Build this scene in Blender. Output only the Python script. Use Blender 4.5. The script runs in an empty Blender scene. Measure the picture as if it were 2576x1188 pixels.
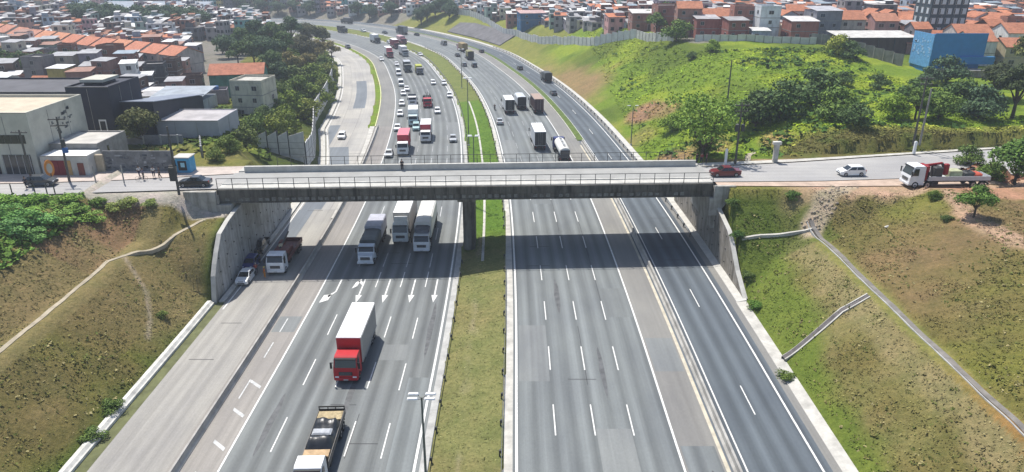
import bpy, math, random
import numpy as np
from mathutils import Vector, Matrix
R = math.radians
scn = bpy.context.scene
COL = scn.collection
random.seed(7)

# ------------------------------------------------------------------ camera, sky, sun
CH = 42.0; TH = math.atan(722 / 1803.0)
cam = bpy.data.cameras.new('camera'); cam.sensor_width = 36; cam.lens = 36 * 1803 / 2576
cam.clip_start = 0.5; cam.clip_end = 9000
co = bpy.data.objects.new('camera', cam); COL.objects.link(co)
co.location = (0, 0, CH); co.rotation_euler = (math.pi / 2 - TH, 0, 0)
scn.camera = co
SUN_DIR = Vector((-0.27, 0.42, 1.0)).normalized()
ELEV = math.asin(SUN_DIR.z); AZ = math.atan2(SUN_DIR.x, SUN_DIR.y)
w = bpy.data.worlds.new('World'); scn.world = w; w.use_nodes = True
nt = w.node_tree; nt.nodes.clear()
sky = nt.nodes.new('ShaderNodeTexSky'); sky.sky_type = 'NISHITA'; sky.sun_disc = False
sky.sun_elevation = ELEV; sky.sun_rotation = AZ; sky.dust_density = 2.0; sky.altitude = 700
bg = nt.nodes.new('ShaderNodeBackground'); bg.inputs[1].default_value = 0.105
wo = nt.nodes.new('ShaderNodeOutputWorld')
nt.links.new(sky.outputs[0], bg.inputs[0]); nt.links.new(bg.outputs[0], wo.inputs[0])
sl = bpy.data.lights.new('sun', 'SUN'); sl.energy = 4.1; sl.angle = R(0.55); sl.color = (1, .95, .88)
so = bpy.data.objects.new('sun', sl); COL.objects.link(so)
so.rotation_euler = SUN_DIR.to_track_quat('Z', 'Y').to_euler()
vs = scn.view_settings
vs.view_transform = 'Standard'; vs.look = 'None'; vs.exposure = 0.6; vs.gamma = 1
scn.cycles.max_bounces = 5; scn.cycles.diffuse_bounces = 2; scn.cycles.glossy_bounces = 2
scn.cycles.volume_bounces = 0; scn.cycles.transparent_max_bounces = 6

# ------------------------------------------------------------------ material helpers
MATS = {}
def _mat(name):
    m = bpy.data.materials.new(name); m.use_nodes = True
    n = m.node_tree.nodes; b = n['Principled BSDF']
    return m, n, m.node_tree.links, b
def noise(n, l, scale, detail=4, rough=.6, vec=None):
    t = n.new('ShaderNodeTexNoise'); t.inputs['Scale'].default_value = scale
    t.inputs['Detail'].default_value = detail; t.inputs['Roughness'].default_value = rough
    if vec is not None: l.new(vec, t.inputs['Vector'])
    return t
def ramp(n, l, src, stops):
    r = n.new('ShaderNodeValToRGB'); e = r.color_ramp.elements
    e[0].position, e[0].color = stops[0][0], (*stops[0][1], 1)
    e[1].position, e[1].color = stops[-1][0], (*stops[-1][1], 1)
    for p, c in stops[1:-1]:
        k = e.new(p); k.color = (*c, 1)
    l.new(src, r.inputs[0]); return r
def mixc(n, l, a, b, fac=1.0, mode='MULTIPLY'):
    x = n.new('ShaderNodeMix'); x.data_type = 'RGBA'; x.blend_type = mode
    for i, s in ((6, a), (7, b)):
        if hasattr(s, 'links'): l.new(s, x.inputs[i])
        else: x.inputs[i].default_value = (*s, 1)
    if hasattr(fac, 'links'): l.new(fac, x.inputs[0])
    else: x.inputs[0].default_value = fac
    return x.outputs[2]
def bump(n, l, b, h, s, d=.1):
    k = n.new('ShaderNodeBump'); k.inputs['Strength'].default_value = s; k.inputs['Distance'].default_value = d
    l.new(h, k.inputs['Height']); l.new(k.outputs[0], b.inputs['Normal'])
def plain(name, c, rough=.8, var=.25, scale=1.5, metal=0, bmp=0.0, objcol=False, spec=.3, coat=0):
    """colour times soft weathering noise; with objcol the colour is the object's own colour"""
    if name in MATS: return MATS[name]
    m, n, l, b = _mat(name)
    tc = n.new('ShaderNodeTexCoord'); oi = n.new('ShaderNodeObjectInfo')
    ad = n.new('ShaderNodeVectorMath'); ad.operation = 'ADD'
    l.new(tc.outputs['Object'], ad.inputs[0])
    sc = n.new('ShaderNodeVectorMath'); sc.operation = 'SCALE'; sc.inputs[3].default_value = 1.0
    l.new(oi.outputs['Location'], sc.inputs[0]); l.new(sc.outputs[0], ad.inputs[1])
    t = noise(n, l, scale, 5, .65, ad.outputs[0])
    r = ramp(n, l, t.outputs[0], [(.3, (1 - var,) * 3), (.7, (1 + var * .4,) * 3)])
    base = oi.outputs['Color'] if objcol else c
    l.new(mixc(n, l, base, r.outputs[0]), b.inputs['Base Color'])
    b.inputs['Roughness'].default_value = rough; b.inputs['Metallic'].default_value = metal
    b.inputs['Specular IOR Level'].default_value = spec
    if coat: b.inputs['Coat Weight'].default_value = coat
    if bmp: bump(n, l, b, t.outputs[0], bmp, .05)
    MATS[name] = m; return m

def streaky(name, c, lo=.35, rough=.9):
    m, n, l, b = _mat(name); tc = n.new('ShaderNodeTexCoord')
    mp = n.new('ShaderNodeMapping'); mp.inputs['Scale'].default_value = (1.6, 1.6, .13); l.new(tc.outputs['Object'], mp.inputs[0])
    t = noise(n, l, 1.0, 5, .7, mp.outputs[0]); t2 = noise(n, l, .5, 5, .7, tc.outputs['Object'])
    r = ramp(n, l, t.outputs[0], [(.36, (lo, lo, lo * .95)), (.55, (1, 1, 1)), (.8, (1.15, 1.15, 1.12))]); r2 = ramp(n, l, t2.outputs[0], [(.35, (.72, .71, .68)), (.6, (1.05,) * 3)])
    l.new(mixc(n, l, mixc(n, l, c, r.outputs[0]), r2.outputs[0]), b.inputs['Base Color']); b.inputs['Roughness'].default_value = rough
    b.inputs['Specular IOR Level'].default_value = .2; bump(n, l, b, t2.outputs[0], .3, .05); MATS[name] = m; return m

def road_mat(name, c, track=.25, tracks=True, warm=0, tw=3.6, t0=0.0, joint=False, blot=.22):
    """asphalt: UV holds metres across and along the road"""
    m, n, l, b = _mat(name)
    uv = n.new('ShaderNodeUVMap'); sep = n.new('ShaderNodeSeparateXYZ'); l.new(uv.outputs[0], sep.inputs[0])
    def vec(su, sv):
        cb = n.new('ShaderNodeCombineXYZ')
        for k, s in ((0, su), (1, sv)):
            q = n.new('ShaderNodeMath'); q.operation = 'MULTIPLY'; q.inputs[1].default_value = s
            l.new(sep.outputs[k], q.inputs[0]); l.new(q.outputs[0], cb.inputs[k])
        return cb.outputs[0]
    streak = noise(n, l, 1.0, 3, .6, vec(1.6, .02))
    r1 = ramp(n, l, streak.outputs[0], [(.3, (1 - track,) * 3), (.7, (1.08,) * 3)])
    blotn = noise(n, l, 1.0, 5, .6, vec(.16, .06))
    r2 = ramp(n, l, blotn.outputs[0], [(.3, (1 - blot, 1 - blot, 1 - blot * .9)), (.7, (1.1, 1.09, 1.06))])
    grain = noise(n, l, 1.0, 6, .8, vec(5, 3))
    r3 = ramp(n, l, grain.outputs[0], [(.25, (.86,) * 3), (.75, (1.12,) * 3)])
    col = mixc(n, l, mixc(n, l, mixc(n, l, c, r1.outputs[0]), r2.outputs[0]), r3.outputs[0])
    if tracks:
        a = n.new('ShaderNodeMath'); a.operation = 'ADD'; a.inputs[1].default_value = -t0
        l.new(sep.outputs[0], a.inputs[0])
        wv = n.new('ShaderNodeTexNoise'); wv.inputs['Scale'].default_value = .03
        l.new(uv.outputs[0], wv.inputs['Vector'])
        md = n.new('ShaderNodeMath'); md.operation = 'MULTIPLY'; md.inputs[1].default_value = 2 * math.pi / tw
        l.new(a.outputs[0], md.inputs[0])
        cs = n.new('ShaderNodeMath'); cs.operation = 'COSINE'; l.new(md.outputs[0], cs.inputs[0])
        r4 = ramp(n, l, cs.outputs[0], [(-1 + 1, (1.0,) * 3), (1, (1.0,) * 3)])
        r4.color_ramp.elements[0].position = 0.0
        mr = n.new('ShaderNodeMapRange'); mr.inputs[1].default_value = -1; mr.inputs[2].default_value = 1
        mr.inputs[3].default_value = .76; mr.inputs[4].default_value = 1.1
        l.new(cs.outputs[0], mr.inputs[0])
        col = mixc(n, l, col, mr.outputs[0])
    if joint:
        bk = n.new('ShaderNodeTexBrick'); bk.inputs['Scale'].default_value = 1
        bk.inputs['Brick Width'].default_value = 4.0; bk.inputs['Row Height'].default_value = 6.0
        bk.inputs['Mortar Size'].default_value = .05; bk.offset = 0
        bk.inputs['Color1'].default_value = (1, 1, 1, 1); bk.inputs['Color2'].default_value = (.86, .87, .9, 1)
        bk.inputs['Mortar'].default_value = (.6, .6, .6, 1)
        l.new(uv.outputs[0], bk.inputs['Vector'])
        col = mixc(n, l, col, bk.outputs[0])
    l.new(col, b.inputs['Base Color']); b.inputs['Roughness'].default_value = .85
    b.inputs['Specular IOR Level'].default_value = .25
    bump(n, l, b, grain.outputs[0], .25, .02)
    return m

def attr_mat(name, rough=.9, islands=False, trans=0.0, fine=3.0, tint=None):
    """ground / leaves: colour from the mesh's own colour attribute, broken up with noise"""
    m, n, l, b = _mat(name)
    at = n.new('ShaderNodeAttribute'); at.attribute_name = 'Col'
    tc = n.new('ShaderNodeTexCoord')
    t1 = noise(n, l, fine, 6, .75, tc.outputs['Object'])
    r1 = ramp(n, l, t1.outputs[0], [(.28, (.62, .65, .6)), (.5, (.97, .98, .97)), (.72, (1.32, 1.28, 1.25))])
    t2 = noise(n, l, .35, 5, .7, tc.outputs['Object'])
    r2 = ramp(n, l, t2.outputs[0], [(.3, (.75, .82, .72)), (.7, (1.25, 1.15, 1.18))])
    col = mixc(n, l, mixc(n, l, at.outputs['Color'], r1.outputs[0]), r2.outputs[0])
    l.new(col, b.inputs['Base Color']); b.inputs['Roughness'].default_value = rough
    b.inputs['Specular IOR Level'].default_value = .1
    bump(n, l, b, t1.outputs[0], 1.0, .25)
    return m

def leaf_mat(name):
    m, n, l, b = _mat(name)
    oi = n.new('ShaderNodeObjectInfo'); g = n.new('ShaderNodeNewGeometry')
    r = ramp(n, l, g.outputs['Random Per Island'], [(0, (.55, .6, .5)), (.5, (1, 1, 1)), (1, (1.5, 1.35, 1.1))])
    l.new(mixc(n, l, oi.outputs['Color'], r.outputs[0]), b.inputs['Base Color'])
    b.inputs['Roughness'].default_value = .7; b.inputs['Specular IOR Level'].default_value = .15
    return m

def attr_leaf(name):
    m, n, l, b = _mat(name)
    at = n.new('ShaderNodeAttribute'); at.attribute_name = 'Col'
    l.new(at.outputs['Color'], b.inputs['Base Color'])
    b.inputs['Roughness'].default_value = .85; b.inputs['Specular IOR Level'].default_value = .08
    return m

def glassy(name, c, rough=.12, spec=.6):
    m, n, l, b = _mat(name)
    b.inputs['Base Color'].default_value = (*c, 1); b.inputs['Roughness'].default_value = rough
    b.inputs['Specular IOR Level'].default_value = spec; return m

def wall_mat(name, kind):
    """house walls take the object's colour; brick shows courses, plaster shows stains"""
    m, n, l, b = _mat(name)
    oi = n.new('ShaderNodeObjectInfo'); tc = n.new('ShaderNodeTexCoord')
    at = n.new('ShaderNodeAttribute'); at.attribute_name = 'Col'
    ad = n.new('ShaderNodeVectorMath'); ad.operation = 'ADD'
    l.new(tc.outputs['Object'], ad.inputs[0]); l.new(oi.outputs['Location'], ad.inputs[1])
    mp = n.new('ShaderNodeMapping'); mp.inputs['Scale'].default_value = (1, 1, .35); l.new(ad.outputs[0], mp.inputs[0])
    t = noise(n, l, 1.1, 6, .7, mp.outputs[0])
    r = ramp(n, l, t.outputs[0], [(.3, (.6, .58, .57)), (.55, (1, 1, 1)), (.8, (1.1, 1.08, 1.05))])
    src = at.outputs['Color'] if kind == 'attr' else oi.outputs['Color']
    l.new(mixc(n, l, src, r.outputs[0]), b.inputs['Base Color'])
    b.inputs['Roughness'].default_value = .9; b.inputs['Specular IOR Level'].default_value = .15
    return m

def tile_mat(name):
    m, n, l, b = _mat(name)
    oi = n.new('ShaderNodeObjectInfo'); tc = n.new('ShaderNodeTexCoord')
    wv = n.new('ShaderNodeTexWave'); wv.inputs['Scale'].default_value = 1.6; wv.inputs['Distortion'].default_value = .6
    wv.bands_direction = 'X'; l.new(tc.outputs['Object'], wv.inputs['Vector'])
    r0 = ramp(n, l, wv.outputs[0], [(0, (.72, .72, .72)), (1, (1.08, 1.08, 1.08))])
    t = noise(n, l, .9, 6, .7, tc.outputs['Object'])
    r = ramp(n, l, t.outputs[0], [(.3, (.55, .52, .52)), (.6, (1, 1, 1)), (.8, (1.15, 1.15, 1.1))])
    l.new(mixc(n, l, mixc(n, l, oi.outputs['Color'], r.outputs[0]), r0.outputs[0]), b.inputs['Base Color'])
    b.inputs['Roughness'].default_value = .8; b.inputs['Specular IOR Level'].default_value = .2
    bump(n, l, b, wv.outputs[0], .5, .06)
    return m

# ------------------------------------------------------------------ object helpers
def tag(o, label=None, cat=None, group=None, kind=None):
    if label: o['label'] = label
    if cat: o['category'] = cat
    if group: o['group'] = group
    if kind: o['kind'] = kind
    return o
def link(o, parent=None):
    COL.objects.link(o)
    if parent is not None: o.parent = parent
    return o
def empty(name, loc=(0, 0, 0), rz=0):
    o = bpy.data.objects.new(name, None); o.location = loc; o.rotation_euler = (0, 0, rz)
    o.empty_display_size = .3
    return link(o)
def kids(o): return list(KIDS.get(o.name, ()))
KIDS = {}
def copy_tree(o, parent=None):
    c = o.copy(); COL.objects.link(c)
    if parent is not None:
        c.parent = parent; KIDS.setdefault(parent.name, []).append(c)
    for ch in kids(o): copy_tree(ch, c)
    return c

class MB:
    def __init__(s): s.v = []; s.f = []; s.mi = []; s.m = []; s.sm = []
    def mat(s, m):
        if m not in s.m: s.m.append(m)
        return s.m.index(m)
    def face(s, pts, m, smooth=False):
        k = len(s.v); s.v += [tuple(p) for p in pts]
        s.f.append(tuple(range(k, k + len(pts)))); s.mi.append(s.mat(m)); s.sm.append(smooth)
    def mesh(s, vs, fs, m, smooth=False):
        k = len(s.v); s.v += [tuple(p) for p in vs]; i = s.mat(m)
        for f in fs: s.f.append(tuple(a + k for a in f)); s.mi.append(i); s.sm.append(smooth)
    def box(s, c, d, m, rz=0, top=None, bev=0):
        """c = centre, d = full sizes; top = scale of the top face (x, y) or shift tuple"""
        x, y, z = d[0] / 2, d[1] / 2, d[2] / 2
        tx, ty = top if top else (1, 1)
        if bev:
            bx, by = min(bev, x * .45), min(bev, y * .45); bz = min(bev, z * .45)
            ring = lambda X, Y, Z, a, b: [(-X + a, -Y, Z), (X - a, -Y, Z), (X, -Y + b, Z), (X, Y - b, Z), (X - a, Y, Z), (-X + a, Y, Z), (-X, Y - b, Z), (-X, -Y + b, Z)]
            L = [ring(x - bx, y - by, -z, bx, by), ring(x, y, -z + bz, bx, by), ring(x * tx, y * ty, z - bz, bx * tx, by * ty), ring(x * tx - bx, y * ty - by, z, bx * .7, by * .7)]
            vs_ = [p for r_ in L for p in r_]
            fs = [tuple(range(7, -1, -1)), tuple(range(24, 32))]
            for a in range(3):
                for i in range(8):
                    j = (i + 1) % 8; fs.append((a * 8 + i, a * 8 + j, a * 8 + 8 + j, a * 8 + 8 + i))
        else:
            vs_ = [(-x, -y, -z), (x, -y, -z), (x, y, -z), (-x, y, -z), (-x * tx, -y * ty, z), (x * tx, -y * ty, z), (x * tx, y * ty, z), (-x * tx, y * ty, z)]
            fs = [(3, 2, 1, 0), (4, 5, 6, 7), (0, 1, 5, 4), (1, 2, 6, 5), (2, 3, 7, 6), (3, 0, 4, 7)]
        ca, sa = math.cos(rz), math.sin(rz)
        s.mesh([(c[0] + a * ca - b * sa, c[1] + a * sa + b * ca, c[2] + h) for a, b, h in vs_], fs, m)
        return s
    def tube(s, a, b, r0, r1, m, n=8, caps=True):
        a, b = Vector(a), Vector(b); d = (b - a).normalized()
        u = d.orthogonal().normalized(); v = d.cross(u)
        vs_ = []
        for p, r in ((a, r0), (b, r1)):
            for i in range(n):
                t = 2 * math.pi * i / n; vs_.append(p + (u * math.cos(t) + v * math.sin(t)) * r)
        s.mesh(vs_, [(i, (i + 1) % n, n + (i + 1) % n, n + i) for i in range(n)], m, True)
        if caps: s.mesh(vs_, [tuple(range(n - 1, -1, -1)), tuple(range(n, 2 * n))], m)
        return s
    def prism(s, prof, x0, x1, m, smooth=False, taper=None):
        """side profile (y, z) closed loop, extruded in x; taper(y,z) scales x"""
        n = len(prof); T = taper or (lambda y, z: 1)
        vs_ = [(x0 * T(y, z), y, z) for y, z in prof] + [(x1 * T(y, z), y, z) for y, z in prof]
        fs = [(i, (i + 1) % n, n + (i + 1) % n, n + i) for i in range(n)]
        s.mesh(vs_, fs + [tuple(range(n - 1, -1, -1)), tuple(range(n, 2 * n))], m, smooth)
        return s
    def build(s, name, parent=None, loc=None, rz=0, uv=None):
        me = bpy.data.meshes.new(name); me.from_pydata(s.v, [], s.f); me.update()
        for m in s.m: me.materials.append(m)
        me.polygons.foreach_set('material_index', s.mi)
        me.polygons.foreach_set('use_smooth', s.sm)
        o = bpy.data.objects.new(name, me); link(o, parent)
        if parent is not None: KIDS.setdefault(parent.name, []).append(o)
        if loc is not None: o.location = loc
        if rz: o.rotation_euler = (0, 0, rz)
        return o

def np_mesh(name, verts, faces, mat, col=None, smooth=False, parent=None, uv=None):
    """verts (N,3) faces (M,k) arrays"""
    me = bpy.data.meshes.new(name); k = faces.shape[1]
    me.vertices.add(len(verts)); me.vertices.foreach_set('co', verts.astype(np.float32).ravel())
    me.loops.add(faces.size); me.loops.foreach_set('vertex_index', faces.astype(np.int32).ravel())
    me.polygons.add(len(faces))
    me.polygons.foreach_set('loop_start', np.arange(0, faces.size, k, dtype=np.int32))
    me.polygons.foreach_set('loop_total', np.full(len(faces), k, dtype=np.int32))
    me.update(calc_edges=True)
    me.polygons.foreach_set('use_smooth', np.full(len(faces), smooth))
    if col is not None:
        a = me.color_attributes.new('Col', 'FLOAT_COLOR', 'POINT')
        a.data.foreach_set('color', np.c_[col, np.ones(len(col))].astype(np.float32).ravel())
    if uv is not None:
        l_ = me.uv_layers.new(name='UVMap')
        l_.data.foreach_set('uv', uv[faces.ravel()].astype(np.float32).ravel())
    me.materials.append(mat)
    o = bpy.data.objects.new(name, me); link(o, parent)
    if parent is not None: KIDS.setdefault(parent.name, []).append(o)
    return o

# ------------------------------------------------------------------ survey: motorway reference curve
def W(x, y, z=0.0):
    """photo position -> world point on the level plane z (used to survey the place)"""
    v = y - 594.0; D = (CH - z) / (v * math.cos(TH) + 1803 * math.sin(TH))
    return ((x - 1288.0) * D, (1803 * math.cos(TH) - v * math.sin(TH)) * D)

RP = [(0.4, -60), (0.4, 0), (0.4, 50), (0.5, 75), (.35, 95), (-.2, 119), (-1.5, 146), (-5.1, 189), (-11, 232), (-19.2, 272),
      (-28.6, 310), (-41.5, 343), (-56, 371), (-73, 398), (-94, 424), (-120, 446), (-150, 461), (-190, 471), (-240, 478), (-300, 483), (-420, 488)]
def catmull(P, n=14):
    P = [np.array(p, float) for p in P]; P = [2 * P[0] - P[1]] + P + [2 * P[-1] - P[-2]]; out = []
    for i in range(1, len(P) - 2):
        for k in range(n):
            t = k / n; a, b, c, d = P[i - 1], P[i], P[i + 1], P[i + 2]
            out.append(.5 * (2 * b + (c - a) * t + (2 * a - 5 * b + 4 * c - d) * t * t + (3 * b - 3 * c + d - a) * t ** 3))
    out.append(P[-2]); return np.array(out)
REF = catmull(RP)
seg = np.diff(REF, axis=0); sl_ = np.hypot(*seg.T); S = np.r_[0, np.cumsum(sl_)] - 60.0
TAN = np.gradient(REF, axis=0); TAN /= np.hypot(*TAN.T)[:, None]
def ref(s):
    x = np.interp(s, S, REF[:, 0]); y = np.interp(s, S, REF[:, 1])
    tx = np.interp(s, S, TAN[:, 0]); ty = np.interp(s, S, TAN[:, 1]); h = np.hypot(tx, ty)
    return x, y, tx / h, ty / h
def RW(s, o):
    x, y, tx, ty = ref(s); return x + ty * o, y - tx * o
def so_of(X, Y):
    """world -> (along, offset right of the reference)"""
    X = np.asarray(X, float).ravel(); Y = np.asarray(Y, float).ravel()
    so_, oo_ = np.empty(len(X)), np.empty(len(X))
    for i0 in range(0, len(X), 20000):
        x = X[i0:i0 + 20000]; y = Y[i0:i0 + 20000]
        d = (x[:, None] - REF[None, :, 0]) ** 2 + (y[:, None] - REF[None, :, 1]) ** 2
        k = d.argmin(1); dx = x - REF[k, 0]; dy = y - REF[k, 1]
        t = dx * TAN[k, 0] + dy * TAN[k, 1]
        so_[i0:i0 + 20000] = S[k] + t
        oo_[i0:i0 + 20000] = np.sign(dx * TAN[k, 1] - dy * TAN[k, 0]) * np.sqrt(np.maximum(d[np.arange(len(k)), k] - t * t * (np.abs(t) < 5), 0))
    return so_, oo_
LZ = -0.9
def zr(o): return np.interp(o, [-8.2, -1.2], [LZ, 0.0])
def left_edge(s): return np.interp(s, [150, 185], [-38.0, -43.5])

# ------------------------------------------------------------------ terrain height
CAP = np.array([(-58, 60, 11), (-58, 80, 11), (-58, 95, 10.5), (-110, 60, 12), (-100, 100, 10.5), (-70, 115, 10.3), (-60, 130, 9), (-110, 150, 9), (-60, 190, 7), (-110, 204, 8),
    (-75, 260, 8), (-160, 297, 7), (-110, 340, 7), (-190, 370, 9), (-195, 442, 15), (-240, 520, 24), (-330, 520, 26), (-150, 410, 8), (-130, 520, 3), (-60, 520, 3), (-170, 560, 6),
    (-100, 650, 14), (0, 650, 20), (56, 40, 11), (56, 80, 11.3), (90, 60, 13), (90, 90, 12), (56, 100, 10.5), (110, 108, 10.7), (60, 122, 13), (110, 121, 13.5),
    (45, 159, 11), (65, 165, 13.5), (48, 228, 16), (65, 215, 17), (88, 192, 16), (101, 189, 14), (106, 174, 13), (110, 161, 12), (150, 170, 13), (30, 268, 14.5),
    (18, 297, 12.5), (4, 337, 9), (-23, 405, 9.5), (-40, 430, 8), (-30, 480, 6), (20, 420, 10), (60, 330, 15), (100, 270, 17), (160, 260, 17), (250, 380, 20), (120, 400, 17), (0, 520, 10),
    (150, 550, 22), (350, 560, 26), (300, 800, 40), (-300, 800, 45), (0, 900, 45), (-500, 500, 30), (500, 500, 30), (700, 1200, 60), (-700, 1200, 60), (500, 100, 20), (-500, 100, 15)], float)
_d = np.hypot(CAP[:, None, 0] - CAP[None, :, 0], CAP[:, None, 1] - CAP[None, :, 1])
_w = np.linalg.solve(_d + np.eye(len(CAP)) * 1e-3, CAP[:, 2] - 12)
def cap(X, Y):
    out = np.zeros(len(X))
    for i0 in range(0, len(X), 20000):
        x = X[i0:i0 + 20000]; y = Y[i0:i0 + 20000]
        out[i0:i0 + 20000] = 12 + np.hypot(x[:, None] - CAP[None, :, 0], y[:, None] - CAP[None, :, 1]) @ _w
    return out
_rng = np.random.RandomState(3); _tab = _rng.rand(256, 256)
def vnoise(X, Y, sc):
    x = X / sc; y = Y / sc; xi = np.floor(x).astype(int); yi = np.floor(y).astype(int)
    fx = x - xi; fy = y - yi; fx = fx * fx * (3 - 2 * fx); fy = fy * fy * (3 - 2 * fy)
    g = lambda a, b: _tab[a % 256, b % 256]
    return (g(xi, yi) * (1 - fx) + g(xi + 1, yi) * fx) * (1 - fy) + (g(xi, yi + 1) * (1 - fx) + g(xi + 1, yi + 1) * fx) * fy
def fbm(X, Y, sc, o=4):
    r = 0; a = .5; 
    for i in range(o): r = r + a * vnoise(X + 37.7 * i, Y - 19.3 * i, sc / 2 ** i); a *= .5
    return r / (1 - .5 ** o)
WR_Y = [82.5, 86.5, 91, 97.4, 100, 114, 121]; WR_Z = [0.1, 2.2, 5.8, 7.3, 8.6, 8.6, 1]     # right retaining wall top
WL_Y = [83.6, 84.4, 86, 88.6, 92, 100, 113, 122]; WL_Z = [-.8, 2.2, 4.4, 6.9, 7.6, 8.4, 8.4, 0]
def height(X, Y):
    X = np.asarray(X, float).ravel(); Y = np.asarray(Y, float).ravel()
    s, o = so_of(X, Y); cp = cap(X, Y); bumpy = (fbm(X, Y, 3.5, 4) - .5) + (fbm(X + 90, Y, 14, 3) - .5) * 1.2
    h = zr(o) - .12
    h = np.where((o > -7.9) & (o < -1.2), zr(o) + .10 + .10 * bumpy, h)
    h = np.where((s > 186) & (o > -32.6) & (o < -31.0), LZ + .1, h)
    # right
    d = o - 29.3
    near = np.interp(d, [0, 10.3, 12.6, 13.2, 28], [0.0, 6.05, 5.95, 6.5, 11.3])
    wall = np.interp(Y, WR_Y, WR_Z); nr = np.maximum(np.where((Y > 82) & (d < .9), 0, near), np.where(d > .9, np.interp(d, [0, 12], [0, -1]) + wall, 0))
    emb = 10.45 - np.maximum(0, (97.5 - 3.6 * np.clip((X - 38) / 8, 0, 1) - Y)) * .75
    nr = np.where(o > 30.5, np.maximum(nr, emb), nr)
    wrt = np.where(X < 56, 1, 0)
    nr = np.where(d > 28, np.maximum(11.3 * (Y < 95) + 10.45 * (Y >= 95), 0) + (cp - 11.3) * np.clip((d - 28) / 25, 0, 1) * (Y < 95), nr)
    far = np.minimum(np.interp(d, [0, 1.5, 60], [0, .5, 32]), cp)
    far = np.maximum(far, np.where(o > 30.5, 10.45 - np.maximum(0, Y - 116 - np.maximum(X - 40, 0) * .15) * .9, -9))
    far = far + bumpy * np.clip(d / 8, 0, 1) * .9
    tt = np.clip((Y - 114) / 6, 0, 1)
    onroad = (Y > 96) & (Y < 112 + np.maximum(X - 30, 0) * .17) & (o > 30.5)
    hr = np.where(Y < 114, nr + bumpy * .35 * np.clip(d / 2, 0, 1) * (~onroad), far)
    hr = np.where(onroad, 10.45, hr)
    h = np.where(d > 0, hr, h)
    # left
    le = left_edge(s) - 1.6; d = le - o
    near = np.interp(d, [0, 9.3, 11.6, 20], [LZ, 6.0, 6.0, 11.2])
    wall = np.interp(Y, WL_Y, WL_Z); nl = np.maximum(near, np.where(d > 0, np.interp(d, [0, 12], [0, -1]) + wall, -9))
    emb = 10.45 - np.maximum(0, (94.0 - Y)) * .75 - np.clip(X + 46.6, 0, 5) * 1.0 * np.clip((95.2 - Y) / 1.0, 0, 1)
    nl = np.where(o < -41.5, np.maximum(nl, emb), nl)
    nl = np.where(d > 20, np.where(Y < 92, 11.2 + (cp - 11.2) * np.clip((d - 20) / 30, 0, 1), 10.45), nl)
    far = np.minimum(1.0 + .36 * d, cp)
    far = np.where(d < 1.2, LZ + d * 1.5, far)
    far = np.maximum(far, np.where(o < -41.5, 10.3 - np.maximum(0, Y - 139 + np.maximum(0, X + 56) * 2.2) * .5, -9))
    onroad = (Y > 92) & (Y < 108) & (o < -41.5)
    hl = np.where(Y < 112, nl + bumpy * .35 * np.clip(d / 2, 0, 1) * (~onroad), far + bumpy * .4 * np.clip(d / 8, 0, 1))
    h = np.where(d > 0, hl, h)
    return h
def H1(x, y): return float(height([x], [y])[0])
def G(px, py):
    """where the sight line of the photo position meets the ground"""
    v = py - 594.0; dn = v * math.cos(TH) + 1803 * math.sin(TH); fw = 1803 * math.cos(TH) - v * math.sin(TH); u = px - 1288.0
    t = np.linspace(45 / fw, 900 / fw, 1400); z = CH - dn * t; hh = height(u * t, fw * t)
    k = int(np.argmax(z <= hh)) if (z <= hh).any() else len(t) - 1
    return (u * t[k], fw * t[k], float(hh[k]))

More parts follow.
